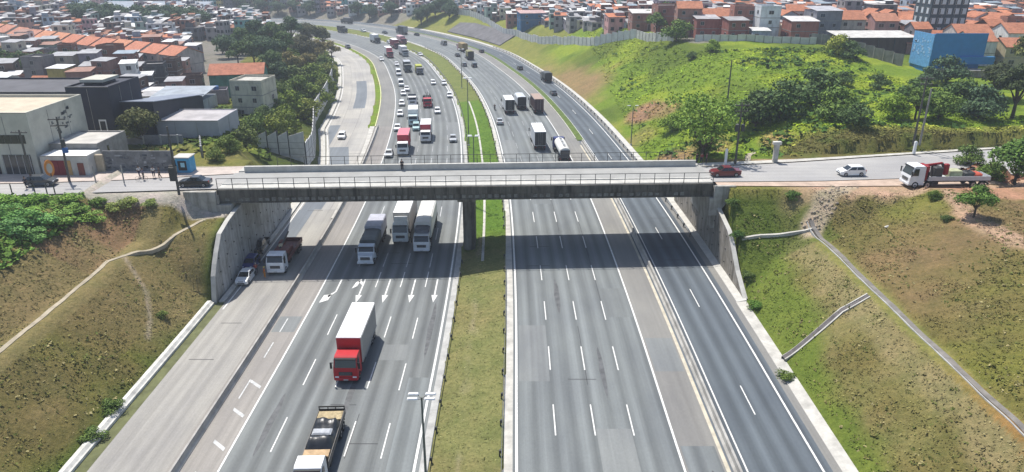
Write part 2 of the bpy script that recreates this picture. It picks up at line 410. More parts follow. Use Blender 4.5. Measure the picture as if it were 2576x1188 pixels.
# ------------------------------------------------------------------ ground mesh
def seg_dist(X, Y, P):
    best = np.full(len(X), 1e9)
    for (x0, y0), (x1, y1) in zip(P[:-1], P[1:]):
        dx, dy = x1 - x0, y1 - y0; L = dx * dx + dy * dy
        t = np.clip(((X - x0) * dx + (Y - y0) * dy) / L, 0, 1)
        best = np.minimum(best, np.hypot(X - x0 - t * dx, Y - y0 - t * dy))
    return best
C_DRY = np.array((.150, .130, .046)); C_DRY2 = np.array((.205, .168, .078)); C_GRN = np.array((.088, .125, .024)); C_OLV = np.array((.158, .160, .038))
C_LUSH = np.array((.135, .205, .020)); C_DIRT = np.array((.42, .29, .20)); C_RED = np.array((.225, .135, .085)); C_PALE = np.array((.40, .33, .24)); C_URB = np.array((.20, .185, .175))
def blend(c, m, t): m = np.clip(m, 0, 1)[:, None]; return c * (1 - m) + t * m
def ground_col(X, Y):
    s, o = so_of(X, Y); n1 = fbm(X, Y, 9, 4); n2 = fbm(X + 50, Y + 9, 2.2, 3); n3 = fbm(X - 70, Y + 31, 22, 3)
    c = np.tile(C_DRY, (len(X), 1)); sm = lambda v, a, b: np.clip((v - a) / (b - a), 0, 1)
    c = blend(c, sm(n1, .42, .62), C_OLV); c = blend(c, sm(n2, .55, .75) * .5, C_DRY2); c = blend(c, sm(n3, .55, .7) * .6, C_DRY2)
    # left slopes
    L = (o < -38) & (Y < 95); d = -38.6 - o
    c = blend(c, L * sm(3.2 - d + (n1 - .5) * 5, 0, 1.5), C_GRN); c = blend(c, L * (d > 9.4) * (d < 11.9) * .9, np.array((.225, .20, .085)))
    c = blend(c, L * sm(n3 + .35 * (d > 11.8), .68, .9), C_DRY2)
    c = blend(c, (L & (d > 12) & (Y > 78)) * sm(n1 + .1, .4, .6), C_RED * .95)
    c = blend(c, (o < -55) * (Y < 93.5) * sm(d + (n1 - .5) * 10, 18.5, 21) * .9, C_LUSH * .9)
    c = blend(c, (o < -55) * (Y < 93.5) * sm(n2, .52, .66) * (d > 19) * .6, C_DRY2)
    c = blend(c, L * (d > 4) * (Y < 93) * .4 * sm(n3, .3, .5), np.array((.190, .140, .064)))
    # right slopes
    Rm = (o > 29) & (Y < 96); d = o - 29
    c = blend(c, Rm * (d < 11) * sm(n1, .4, .65) * .6, np.array((.21, .175, .09)))
    C_L2 = np.array((.125, .165, .030)); c = blend(c, Rm * sm(3.4 + 4 * sm(Y, 60, 84) - d + (n1 - .5) * 6, 0, 2), C_L2); c = blend(c, Rm * sm(2.2 - np.abs(d - 9.3) + (n2 - .5) * 2.5, 0, 1.5) * (Y < 90) * .6, np.array((.27, .23, .12))); c = blend(c, Rm * (d > 10.4) * (d < 12.6), np.array((.21, .205, .065)))
    c = blend(c, Rm * (d > 10.4) * (d < 12.2) * sm(60 - Y, 0, 12), np.array((.27, .165, .06)))
    c = blend(c, Rm * (d > 13) * sm(n1, .35, .6) * .5, C_OLV); c = blend(c, Rm * (d > 13) * sm(n3, .52, .66) * .5, C_RED * .9)
    c = blend(c, Rm * (Y > 88) * (d < 14) * .7, C_GRN)
    # approach dirt, paths
    c = blend(c, (o > 31) * sm(Y + (n2 - .5) * 2, 93.2, 94.4) * (Y < 112) * sm(X, 37, 43), C_DIRT)
    c = blend(c, sm(1.9 - seg_dist(X, Y, [(48, 98), (43.5, 94.5), (40.8, 91)]) + (n2 - .5), 0, .8), C_PALE)
    c = blend(c, sm(1.6 - seg_dist(X, Y, [(61, 97), (58.5, 90), (57, 83), (58, 74), (60, 66)]) + (n2 - .5) * 1.5, 0, .8), C_DIRT * .95)
    c = blend(c, sm(3.2 - seg_dist(X, Y, [(60, 97), (66, 93), (75, 90)]) + (n2 - .5) * 2, 0, .8), C_DIRT * np.array((.9, .75, .7)))
    c = blend(c, sm(.35 - seg_dist(X, Y, [(-49.2, 83), (-44.5, 78.5), (-42.5, 74.5), (-41.5, 71.5)]), 0, .3), C_PALE * .8)
    c = blend(c, (o < -39) * (Y > 92.5) * (Y < 108), np.array((.42, .38, .34)))
    # hill beyond the bridge
    Hm = (o > 29) & (Y > 112); d = o - 29.3
    c = blend(c, Hm, C_LUSH); c = blend(c, Hm * sm(n1, .46, .62) * .85, C_LUSH * np.array((1.55, 1.3, 1.2))); c = blend(c, Hm * sm(n3, .5, .65) * .6, C_GRN * .6)
    c = blend(c, Hm * sm(2.5 + 6 * (Y > 205) - d + (n1 - .5) * 8, 0, 3) * .8, C_OLV * 1.3)
    for (x, y, r, k) in ((19, 235, 13, .85), (9, 258, 12, .6), (26, 222, 8, .6), (33, 178, 5, 1.0), (37, 172, 4, .8), (30, 163, 4, .5), (32, 141, 4, .9), (38, 138, 5, .7), (48, 128, 3, .8)):
        q = np.hypot(X - x, (Y - y) * .55); c = blend(c, Hm * sm(r - q + (n1 - .5) * r, 0, r * .5) * k, np.array((.24, .165, .085)) if k < .9 else C_RED * 1.15)
    c = blend(c, (o > 31) * (Y > 112) * (Y < 122.5) * (X > 44) * .9, C_DRY * .8); c = blend(c, (o > 31) * (Y > 112) * (Y < 122.5) * (X > 44) * sm(n2, .45, .62) * .6, C_GRN * .9)
    c = blend(c, (o > 31) * (Y > 121.5) * (Y < 125) * (X > 46) * .8, C_OLV * 1.3)
    kn = Hm & (Y > 300) & (d < 30); c = blend(c, kn * .7, C_OLV * 1.25)
    c = blend(c, (Y > 120) * (o < -38) * 1.0, C_GRN * .7); c = blend(c, (Y > 120) * (o < -38) * sm(n1, .5, .65), C_OLV * .9)
    urb = ((cap(X, Y) > -90) & (((o > 62) & (Y > 218)) | ((o < -75) & (Y > 108)) | (Y > 440)))
    c = blend(c, urb * .85, C_URB)
    c = blend(c, (o > -7.9) * (o < -1.2) * 1.0, np.array((.190, .195, .075)))
    md = (o > -7.9) & (o < -1.2)
    c = blend(c, md * sm(Y, 104, 112) * (Y < 205) * sm(o, -6.5, -3.8), C_LUSH * 1.15); c = blend(c, md * sm(Y, 96, 106) * (Y < 175) * .9, C_GRN * 1.15)
    c = blend(c, md * sm(Y, 103, 108) * (Y < 215) * .95, np.array((.095, .175, .022))); c = blend(c, md * (Y >= 215) * .8, np.array((.14, .17, .045)))
    c = blend(c, md * (Y < 100) * sm(n1, .42, .6) * .5, C_DRY2 * 1.1); c = blend(c, md * sm(.5 - np.abs(o + 5.2) + (n2 - .5) * 1.4, 0, .5) * (Y < 105) * sm(n1, .4, .6) * .6, C_PALE)
    c = blend(c, (s > 186) * (o > -32.6) * (o < -31.0), C_LUSH * 1.1)
    return c
ys = [22.0]
while ys[-1] < 720: ys.append(ys[-1] * 1.0078 + .02)
while ys[-1] < 2600: ys.append(ys[-1] * 1.06)
ys = np.array(ys); ts = np.concatenate([np.linspace(-1.6, -.86, 30)[:-1], np.linspace(-.86, .86, 380), np.linspace(.86, 1.6, 30)[1:]])
GX = (ys[:, None] * ts[None, :]).ravel(); GY = np.repeat(ys, len(ts))
GZ = height(GX, GY)
nr_, nc_ = len(ys), len(ts); idx = np.arange(nr_ * nc_).reshape(nr_, nc_)
quads = np.stack([idx[:-1, :-1], idx[:-1, 1:], idx[1:, 1:], idx[1:, :-1]], -1).reshape(-1, 4)
M_GROUND = attr_mat('grassy ground', fine=2.2)
tag(np_mesh('ground', np.c_[GX, GY, GZ], quads, M_GROUND, ground_col(GX, GY), True), kind='structure')
_b = MB(); _b.face([(-6000, -3000, -14), (6000, -3000, -14), (6000, 7000, -14), (-6000, 7000, -14)], plain('far earth', (.14, .14, .1), scale=.01))
tag(_b.build('terrain'), kind='structure')

# ------------------------------------------------------------------ roads
def ribbon(name, o0, o1, s0, s1, z, mat, step=3.0, edge=0.0, kind='structure', zf=None, cross=1):
    n = max(2, int((s1 - s0) / step) + 1); ss = np.linspace(s0, s1, n); vs_, uv = [], []
    for s in ss:
        a = o0(s) if callable(o0) else o0; b = o1(s) if callable(o1) else o1
        for k in range(cross + 1):
            o = a + (b - a) * k / cross; x, y = RW(s, o)
            vs_.append((x, y, (zf(o) if zf else float(zr(o))) + z)); uv.append((o, s))
    vs_ = np.array(vs_); uv = np.array(uv); c1 = cross + 1
    f = [(i * c1 + k, i * c1 + k + 1, (i + 1) * c1 + k + 1, (i + 1) * c1 + k) for i in range(n - 1) for k in range(cross)]
    f = np.array(f)
    if edge:
        base = len(vs_); lo = vs_.copy(); lo[:, 2] -= edge; vs_ = np.r_[vs_, lo]; uv = np.r_[uv, uv]
        g = []
        for i in range(n - 1):
            a, b = i * c1, (i + 1) * c1; g.append((a, b, b + base, a + base))
            a, b = i * c1 + cross, (i + 1) * c1 + cross; g.append((a, a + base, b + base, b))
        g.append((0, base, base + cross, cross)) if cross == 1 else None
        f = np.r_[f, np.array([q for q in g if q])]
    o_ = np_mesh(name, vs_, f, mat, uv=uv); 
    return tag(o_, kind=kind) if kind else o_
M_ASPH = road_mat('main asphalt', (.192, .210, .212), .2, True, tw=1.8, t0=.9)
M_ASPL = road_mat('main asphalt left', (.190, .204, .203), .22, True, tw=1.72, t0=-26.0)
M_SHLD = road_mat('shoulder asphalt', (.225, .222, .208), .12, False)
M_COLR = road_mat('side road asphalt', (.110, .130, .148), .15, True, tw=1.8, t0=20.4)
M_COLL = road_mat('pale side road', (.335, .325, .298), .16, False, blot=.28)
M_CONC_R = road_mat('old concrete road', (.40, .385, .35), .1, False, joint=True)
M_PATCH = road_mat('asphalt patch', (.17, .19, .21), .12, False)
M_BROWN = road_mat('dusty shoulder', (.285, .27, .25), .2, False)
M_FAR = road_mat('bright asphalt', (.30, .31, .315), .2, True, tw=1.72, t0=-26.0)
S0, S1_ = 10, 700
ribbon('road', -1.1, 14.6, S0, S1_, 0, M_ASPH, cross=4)
ribbon('road', -26.4, -8.2, S0, S1_, 0, M_ASPL, cross=4)
ribbon('road_shoulder', 14.6, 18.6, S0, S1_, 0, M_SHLD)
ribbon('road', 18.6, 27.4, S0, S1_, 0, M_COLR, cross=2)
ribbon('road_shoulder', -31.0, -26.4, S0, 187, 0, M_BROWN)
ribbon('road_shoulder', -31.0, -26.4, 187, S1_, 0, M_SHLD)
ribbon('road', left_edge, -31.0, S0, 121, 0, M_COLL)
ribbon('road', left_edge, lambda s: -31.0 if s < 186 else -32.6, 121, S1_, 0, M_CONC_R)
ribbon('road_patch', lambda s: left_edge(s) + .6, -34.8, 96, 121, .004, M_PATCH)
ribbon('road_patch', lambda s: left_edge(s) + .8, lambda s: left_edge(s) + np.interp(s, [121, 166], [4.4, 5.2]), 121, 166, .004, M_PATCH)
ribbon('road_patch', lambda s: left_edge(s) + .8, -40.0, 168, 190, .004, M_PATCH)
ribbon('road_patch', -38.6, -35.2, 212, 262, .004, M_PATCH)
ribbon('road_patch', -11.6, -8.9, 40, 66, .003, M_ASPH)
ribbon('road_patch', 14.9, 18.0, 30, 53.5, .003, M_ASPH)
M_SEAL = plain('bitumen seal', (.045, .045, .048), .7, .3, 3); M_OIL = plain('oil stain', (.11, .115, .118), .6, .5, 1.2)
M_DARKP = road_mat('newer asphalt patch', (.172, .187, .188), .12, False); M_LITEP = road_mat('older asphalt patch', (.205, .218, .218), .15, False)
_r = random.Random(31)
for k, (a, c, s0, s1, m_) in enumerate(((-15.5, -12.5, 69.5, 73, M_LITEP), (-26.2, -22.8, 40, 50, M_LITEP), (-19, -15.8, 30, 47, M_DARKP), (7.5, 10.8, 40, 56, M_LITEP), (.3, 3.5, 64, 76, M_LITEP), (11.1, 14.4, 78, 86, M_DARKP),
        (3.8, 7.2, 120, 136, M_DARKP), (-15.6, -12.4, 118, 131, M_DARKP), (-22.4, -19.2, 150, 170, M_LITEP), (14.9, 18, 66, 73, M_LITEP), (-12.2, -9.3, 170, 190, M_LITEP), (.3, 3.5, 150, 166, M_LITEP), (-29.6, -26.8, 76, 80, M_LITEP))):
    ribbon('road_patch', a, c, s0, s1, .003, m_)
for k in range(26):
    s0 = _r.uniform(40, 190); L_, a = _r.choice(((-26, -12), (0.2, 14.4), (19.6, 26.4), (-37.5, -31.2))), 0; a = _r.uniform(L_[0], L_[1] - 3.2); ribbon('road_seam', a, a + _r.uniform(2.5, 3.4), s0, s0 + .07 + s0 * .0006, .006, M_SEAL)
for k in range(9):
    s0 = _r.uniform(38, 150); a = _r.choice((3.65, 7.35, 10.95, -12.3, -15.7, -19.1)) + _r.uniform(-.2, .1); ribbon('road_seam', a, a + .06, s0, s0 + _r.uniform(6, 20), .006, M_SEAL)
for o_, s_, w_, l_ in ((17.0, 48.9, .22, 1.3), (9.2, 66, .25, 5), (-17.2, 63, .3, 6), (5.4, 84, .3, 5), (-10.4, 77, .3, 7), (-24, 58, .3, 5)):
    q_ = MB(); q_.face([(*RW(s_ + l_ * math.sin(t_ * .524), o_ + w_ * math.cos(t_ * .524) * (1 + .25 * math.sin(t_ * 2.3))), float(zr(o_)) + .007) for t_ in range(12)], M_OIL); tag(q_.build('road_stain'), kind='structure')
M_PAVE = plain('pale verge concrete', (.50, .485, .44), .9, .35, .6)
M_CONC = plain('concrete', (.42, .42, .40), .9, .3, .8, bmp=.2)
M_CONCL = plain('pale concrete', (.50, .49, .45), .9, .22, .8)
M_CONCD = plain('dark stained concrete', (.085, .08, .072), .9, .5, 1.3)
ribbon('road_verge', -1.25, -.35, S0, 420, .012, M_PAVE, edge=.1)
ribbon('road_verge', -9.0 + .35, -7.85, S0, 420, .012, M_CONC, edge=.1)
M_PAINT = plain('road paint', (.74, .74, .71), .6, .38, 5)
M_PAINTF = plain('faded road paint', (.36, .37, .37), .7, .4, 1.5)
M_PAINTW = plain('worn road paint', (.55, .56, .55), .7, .4, 2.5)
def line(o, s0, s1, w=.16, z=.010, mat=None): ribbon('road_marking', o - w / 2, o + w / 2, s0, s1, z, mat or M_PAINT)
line(0, S0, 520, .24); line(-9.1, S0, 520, .24); line(-26.4, S0, 520, .18); line(14.6, S0, 520, .2)
line(26.6, S0, 520, .2); line(20.0, S0, 520, .15)
line(-30.55, S0, 186, .12, mat=M_PAINTW); line(lambda s: 0, 0, 1, .1) if False else None
ribbon('road_marking', lambda s: left_edge(s) + .35, lambda s: left_edge(s) + .53, 82, 330, .010, M_PAINT)
ribbon('kerb', lambda s: np.interp(s, [118, 186], [-30.9, -32.2]), lambda s: np.interp(s, [118, 186], [-30.5, -31.0]), 116, 187, .14, M_PAVE, edge=.15)
def dashes(o, s0, s1, phase, per=11.2, ln=4.9, w=.125, mat=None):
    b = MB(); s = phase
    while s < s1:
        if s > s0:
            for k in range(2):
                a, c = s + ln * k / 2, s + ln * (k + 1) / 2; z = float(zr(o)) + .010
                b.face([(*RW(a, o - w / 2), z), (*RW(a, o + w / 2), z), (*RW(c, o + w / 2), z), (*RW(c, o - w / 2), z)], mat or M_PAINT)
        s += per
    tag(b.build('road_marking'), kind='structure')
for o in (3.65, 7.35, 10.95): dashes(o, 12, 125, 10.2); dashes(o, 125, 480, 122.2 + 11.2 - 8.8 + .0, mat=M_PAINTF)
dashes(23.2, 12, 480, 13.5, 22.4, 5.0)
for k, o in enumerate((-12.3, -15.7, -19.1, -22.6)):
    dashes(o, 12, 80, 9.6 + .3 * k, 10.8, 5.2); dashes(o, 92, 150, 95 + k * .2, 10.8, 5.2, mat=M_PAINTW); dashes(o, 150, 480, 149 + k * .2, 10.8, 5.2, mat=M_PAINTF)
    if k < 3: dashes(o, 83, 95, 88.5, 30, 5.0)
# lane arrows painted in front of the bridge
def arrow(o, kind):
    b = MB(); z = LZ + .010; s1 = 91.0; P = lambda a, c: (*RW(s1 - a, o + c), z)
    Q = lambda pts: b.face([P(*p) for p in pts], M_PAINT)
    if kind != 'turn':
        Q([(0, .1), (5.0, .1), (5.0, -.1), (0, -.1)]); Q([(5.0, .42), (7.2, 0), (5.0, -.42)])
    if kind == 'turn': Q([(0, .1), (3.8, .1), (3.8, -.1), (0, -.1)]); Q([(3.8, .1), (5.6, -.65), (5.1, -.85), (3.8, -.1)]); Q([(4.7, -.35), (6.4, -.5), (7.2, -1.5), (4.9, -1.35)])
    if kind == 'both': Q([(1.2, -.1), (.2, -.5), (.5, -.9), (1.9, -.1)]); Q([(-.3, -.5), (2.1, -.75), (2.9, -1.35), (1.0, -1.15)])
    tag(b.build('road_marking'), kind='structure')
for o, k in ((-24.2, 'turn'), (-20.9, 'both'), (-17.4, 'ahead'), (-13.9, 'ahead'), (-10.8, 'ahead')): arrow(o, k)
# bars across the left shoulder
b = MB()
for k, s in enumerate((46.5, 50.6, 55, 60, 65)):
    z = LZ + .01; b.face([(*RW(s, -28.4), z), (*RW(s - 1.2, -27.0), z), (*RW(s - .75, -26.95), z), (*RW(s + .45, -28.4), z)], M_PAINT if k < 2 else M_PAINTW)
for s in (62, 70, 76): b.face([(*RW(s, -28.6), LZ + .01), (*RW(s, -28.45), LZ + .01), (*RW(s + 3.5, -28.45), LZ + .01), (*RW(s + 3.5, -28.6), LZ + .01)], M_PAINTW)
tag(b.build('road_marking'), kind='structure')

# concrete barriers beside the side roads
def barrier(name, oc, s0, s1, z0, mat, wid=.6, hgt=.82, label='', cat='barrier', prof=None):
    prof = prof or [(-wid / 2, 0), (-wid / 2, .12), (-wid * .22, .32), (-wid * .16, hgt), (wid * .16, hgt), (wid * .22, .32), (wid / 2, .12), (wid / 2, 0)]
    n = int((s1 - s0) / 3) + 1; vs_ = []
    for s in np.linspace(s0, s1, n):
        oo = oc(s) if callable(oc) else oc
        for a, h in prof: x, y = RW(s, oo + a); vs_.append((x, y, z0 + h))
    k = len(prof); f = [(i * k + j, (i + 1) * k + j, (i + 1) * k + (j + 1) % k, i * k + (j + 1) % k) for i in range(n - 1) for j in range(k)]
    o = np_mesh(name, np.array(vs_), np.array(f), mat)
    me = o.data
    return tag(o, label, cat)
M_BARR = plain('barrier concrete', (.40, .39, .36), .85, .4, .5)
barrier('concrete_barrier', -30.1, 10, 186, LZ, M_BARR, label='long low concrete barrier between the pale left side road and the dusty shoulder')
barrier('concrete_barrier', 19.1, 10, 162, 0, M_BARR, wid=.7, label='long low concrete barrier between the right carriageway and the dark right side road')
ribbon('road_marking', 18.2, 18.55, S0, 160, .011, plain('dusty gutter', (.52, .48, .38), .9, .3, .7))
# grass strips with kerbs further up the road
ribbon('verge_grass', 18.3, 19.9, 164, 420, .12, plain('kerb grass', (.10, .15, .025), .9, .5, .8), edge=.13)
M_YK = plain('yellowed kerb', (.62, .62, .36), .9, .2, .6)
for a, b_ in ((18.1, 18.28), (-31.0, -30.75)):
    ribbon('kerb', a, b_, 166 if a > 0 else 187, 420, .16, M_YK if a < 0 else M_PAVE, edge=.18)
# drains and kerbs at the outer edges
ribbon('road_shoulder', 27.4, 28.2, 10, 82, .006, M_SHLD)
ribbon('drain', 28.2, 29.5, 10, 82, .02, M_PAVE, edge=.3, zf=lambda o: (o - 28.2) * .10)
ribbon('drain', 28.3, 29.6, 82, 430, .05, M_CONCL, edge=.3, zf=lambda o: (o - 28.3) * .18)
ribbon('road_shoulder', 27.4, 28.4, 82, 430, .006, M_SHLD)
M_WHITEW = plain('whitewashed concrete', (.62, .61, .56), .85, .38, .9)
barrier('kerb_wall', -39.45, 10, 83.4, LZ, M_WHITEW, label='low whitewashed kerb wall between the left grass slope and the pale side road', cat='wall',
        prof=[(-.55, -.3), (-.55, .55), (-.1, .6), (.15, .35), (.3, .3), (.3, -.3)])
ribbon('drain', -39.2, -38.0, 10, 84, .006, plain('mossy gutter', (.13, .14, .06), .9, .4, .8))
ribbon('kerb', lambda s: left_edge(s) - .75, lambda s: left_edge(s) - .1, 84, 430, .22, M_CONCL, edge=.3)
ribbon('drain', lambda s: left_edge(s) - 1.75, lambda s: left_edge(s) - .75, 112, 430, .10, M_PAVE, edge=.3)
# light drain in the median
ribbon('drain', -4.85, -4.45, 96, 215, .16, M_PAVE, edge=.15)

# ------------------------------------------------------------------ draped paths
def drape(name, pts, width, mat, z=.06, step=.8, kind='structure', curb=0, label=None, cat=None):
    P = [np.array(p[:2], float) for p in pts]; Q = []
    for a, b in zip(P[:-1], P[1:]):
        n = max(1, int(np.hypot(*(b - a)) / step)); Q += [a + (b - a) * k / n for k in range(n)]
    Q.append(P[-1]); Q = np.array(Q); T = np.gradient(Q, axis=0); T /= np.hypot(*T.T)[:, None]; N = np.c_[-T[:, 1], T[:, 0]]
    offs = [-.5, -.38, .38, .5] if curb else [-.5, .5]
    rows = []; wv_ = .75 + .5 * fbm(Q[:, 0], Q[:, 1], 2.0, 3)[:, None]; Q = Q + N * (fbm(Q[:, 0] + 9, Q[:, 1], 3.0, 2)[:, None] - .5) * width * .5
    for k, f in enumerate(offs):
        q = Q + N * width * f * wv_; hz = height(q[:, 0], q[:, 1])
        rows.append(np.c_[q, hz])
    zc = np.max([r_[:, 2] for r_ in rows], axis=0)
    zc = np.maximum(zc, np.convolve(np.pad(zc, 2, 'edge'), np.ones(5) / 5, 'valid'))
    n = len(Q); c = len(offs); V = np.zeros((n, c, 3))
    for k in range(c): V[:, k] = rows[k]; V[:, k, 2] = zc + z - (curb if 0 < k < c - 1 and curb else 0) * 0
    f = [(i * c + k, i * c + k + 1, (i + 1) * c + k + 1, (i + 1) * c + k) for i in range(n - 1) for k in range(c - 1)]
    lo = V[:, [0, -1]].copy(); lo[:, :, 2] -= .5; base = n * c; VV = np.r_[V.reshape(-1, 3), lo.reshape(-1, 3)]
    for i in range(n - 1):
        f.append((i * c, base + 2 * i, base + 2 * i + 2, (i + 1) * c)); f.append((i * c + c - 1, (i + 1) * c + c - 1, base + 2 * i + 3, base + 2 * i + 1))
    o = np_mesh(name, VV, np.array(f), mat)
    return tag(o, label, cat, kind=kind)
M_PATH = plain('worn path', (.40, .35, .26), .95, .35, .7)
M_DRN = plain('dark drain bed', (.12, .11, .11), .9, .5, .8)
drape('path', [(-49.2, 40), (-49.4, 60), (-49.6, 72), (-49.9, 81), (-47.6, 85.5), (-44.6, 89.6), (-42.2, 92.4)], .55, M_PATH)
drape('path', [(41.0, 92), (41.4, 86), (41.3, 70), (41.2, 55), (41.2, 38)], .62, plain('grey channel', (.21, .195, .175), .9, .4, .8))
drape('kerb', [(40.5, 92), (40.9, 86), (40.85, 70), (40.7, 55), (40.6, 38)], .12, M_CONC, z=.10)
drape('drain', [(39.9, 72.0), (37.0, 71.6), (33, 69.6), (29.8, 68.0)], .55, M_DRN, z=.07)
drape('kerb', [(39.9, 72.35), (37.0, 71.95), (33, 69.95), (29.8, 68.35)], .14, M_PAVE, z=.14)
drape('kerb', [(39.9, 71.65), (37.0, 71.25), (33, 69.25), (29.8, 67.65)], .14, M_PAVE, z=.14)
drape('path', [(30.5, 90.5), (34, 91.0), (38, 91.2), (41, 91)], .4, M_PAVE)
drape('path', [W(1905, 345, 12.0), W(1915, 370, 11), W(1880, 392, 10.6), W(1885, 410, 10.6)], .8, M_PATH)

# approach roads
M_APPR = road_mat('approach road', (.36, .355, .345), .12, False)
def strip(name, near, far, z, mat, n=30, kind='structure', thick=0):
    """surface between two polylines x->y"""
    xs = np.linspace(near[0][0], near[-1][0], n); a = np.interp(xs, *zip(*near)); b_ = np.interp(xs, *zip(*far))
    c = 3; V = []; uv = []
    for x, y0, y1 in zip(xs, a, b_):
        for k in range(c + 1): y = y0 + (y1 - y0) * k / c; V.append((x, y, z)); uv.append((y, x))
    f = [(i * (c + 1) + k, (i + 1) * (c + 1) + k, (i + 1) * (c + 1) + k + 1, i * (c + 1) + k + 1) for i in range(n - 1) for k in range(c)]
    return tag(np_mesh(name, np.array(V), np.array(f), mat, uv=np.array(uv)), kind=kind)
strip('road', [(-110, 90.5), (-70, 93.2), (-58, 94.6), (-41, 96.4)], [(-110, 97), (-70, 98.6), (-58, 100), (-41, 103.4)], 10.62, M_APPR)
strip('pavement', [(-110, 97.1), (-70, 98.7), (-58, 100.1), (-41, 103.5)], [(-110, 104.5), (-70, 104.5), (-58, 104.8), (-41, 107.5)], 10.70, plain('dusty pavement', (.50, .43, .38), .9, .25, .5))
strip('road', [(29, 99.6), (45, 100.0), (60, 101.5), (80, 104), (120, 111)], [(29, 107), (45, 109.7), (60, 113), (80, 117.2), (120, 125)], 10.62, M_APPR)
strip('pavement', [(29, 107.1), (45, 109.9), (60, 113.2), (80, 117.4), (120, 125.2)], [(29, 109), (45, 111.2), (60, 114.2), (80, 118.4), (120, 126.2)], 10.72, M_PAVE)
strip('path', [(29.5, 97.9), (45, 97.6), (60, 98), (72, 99)], [(29.5, 99.5), (45, 99.9), (60, 101.4), (72, 103)], 10.56, plain('dusty lay-by', (.48, .37, .29), .95, .3, .6))

# ------------------------------------------------------------------ overpass
YN = lambda x: 96.8 + .042 * x
YF = lambda x: 108.9 + .050 * x
ZD = 10.75
def slab(b, x0, x1, y0f, y1f, z0, z1, m, n=1):
    xs = np.linspace(x0, x1, n + 1)
    for a, c in zip(xs[:-1], xs[1:]):
        v = [(a, y0f(a), z0), (c, y0f(c), z0), (c, y1f(c), z0), (a, y1f(a), z0), (a, y0f(a), z1), (c, y0f(c), z1), (c, y1f(c), z1), (a, y1f(a), z1)]
        b.mesh(v, [(3, 2, 1, 0), (4, 5, 6, 7), (0, 1, 5, 4), (1, 2, 6, 5), (2, 3, 7, 6), (3, 0, 4, 7)], m)
bridge = tag(empty('overpass_bridge', (-6, 102, 0)), 'concrete road overpass crossing the motorway on a central pier, with steel railings', 'bridge')
def bpart(b, name, par=None):
    o = b.build(name, par or bridge)
    if par is None: o.location = (6, -102, 0)
    return o
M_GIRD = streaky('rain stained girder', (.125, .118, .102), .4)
M_STAIN = plain('streaked girder panel', (.20, .20, .185), .9, .6, 2.5)
XL, XR = -41.2, 28.9
f_ = lambda g, d: (lambda x: g(x) + d)
b = MB(); slab(b, XL, XR, f_(YN, .15), f_(YF, -.15), 10.15, ZD, M_CONC); deck = bpart(b, 'deck')
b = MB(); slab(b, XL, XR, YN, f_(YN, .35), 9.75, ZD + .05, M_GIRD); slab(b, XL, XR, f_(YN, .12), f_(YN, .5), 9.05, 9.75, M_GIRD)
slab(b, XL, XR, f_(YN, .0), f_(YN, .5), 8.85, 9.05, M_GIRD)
x = XL + 1
rr = random.Random(5)
while x < XR - 4:
    if rr.random() < .8:
        w_ = .5 + rr.random() * .12
        slab(b, x, x + w_, f_(YN, .07), f_(YN, .13), 9.12, 9.5 + rr.random() * .15, M_STAIN)
    x += .92
bpart(b, 'edge_girder')
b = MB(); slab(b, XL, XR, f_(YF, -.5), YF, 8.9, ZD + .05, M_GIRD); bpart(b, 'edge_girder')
b = MB()
for k in range(5):
    slab(b, XL, XR, f_(YN, 1.8 + k * 2.2), f_(YN, 2.3 + k * 2.2), 8.95, 10.149, M_CONC)
bpart(b, 'girders')
b = MB(); slab(b, XL, XR, f_(YN, .36), f_(YN, 2.3), ZD + .004, ZD + .16, M_CONCL); bpart(b, 'footway')
b = MB(); slab(b, XL, XR, f_(YF, -2.9), f_(YF, -.02), ZD + .004, ZD + .16, M_CONCL); bpart(b, 'footway')
M_DECKR = plain('worn deck asphalt', (.33, .33, .315), .85, .2, .35)
b = MB(); slab(b, XL - .4, XR + .4, f_(YN, 2.31), f_(YF, -3.35), ZD + .004, ZD + .03, M_DECKR)
bpart(b, 'roadway')
b = MB(); slab(b, XL + 1, XR - .5, f_(YF, -3.3), f_(YF, -2.95), ZD + .165 - .16, ZD + .95, M_CONCL, 12); bpart(b, 'crash_barrier')
b = MB(); slab(b, XL, XR, f_(YN, 2.2), f_(YN, 2.45), ZD + .161, ZD + .3, M_WHITEW); bpart(b, 'kerb')
b = MB(); slab(b, XL + 3, XR - 1, f_(YN, 5.4), f_(YN, 5.52), ZD + .034, ZD + .038, M_PAINTW)
slab(b, XL + 3, XR - 1, f_(YF, -3.6), f_(YF, -3.5), ZD + .034, ZD + .038, M_PAINTW); bpart(b, 'lane_line')
M_STEEL = plain('dark painted steel', (.06, .062, .06), .6, .3, 2)
def railing(yf, h, x0, x1, step, name):
    r = MB()
    for hh, t in ((h, .045), (h * .5, .02), (.12, .02)):
        for a, c in zip(np.linspace(x0, x1, 13)[:-1], np.linspace(x0, x1, 13)[1:]):
            r.tube((a, yf(a), ZD + .16 + hh), (c, yf(c), ZD + .16 + hh), t, t, M_STEEL, 5, False)
    ro = bpart(r, 'railing')
    p = MB(); p.box((0, 0, h / 2), (.08, .08, h), M_STEEL)
    src = None; x = x0
    while x <= x1 + .01:
        if src is None: src = p.build('post', ro); o = src
        else:
            o = src.copy(); COL.objects.link(o); o.parent = ro
        o.location = (x, yf(x), ZD + .16); x += step
railing(f_(YN, .2), 1.5, XL + .1, XR - .1, (XR - XL - .2) / 33, 'near')
railing(f_(YF, -.15), 1.35, XL + 5, XR - .1, 2.05, 'far')
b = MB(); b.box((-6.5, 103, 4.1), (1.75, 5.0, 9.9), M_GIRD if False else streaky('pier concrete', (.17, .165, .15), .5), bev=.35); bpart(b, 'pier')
b = MB(); b.box((-6.5, 103, 8.66), (2.6, 12.0, .55), plain('pier concrete', 0)); bpart(b, 'cross_beam')
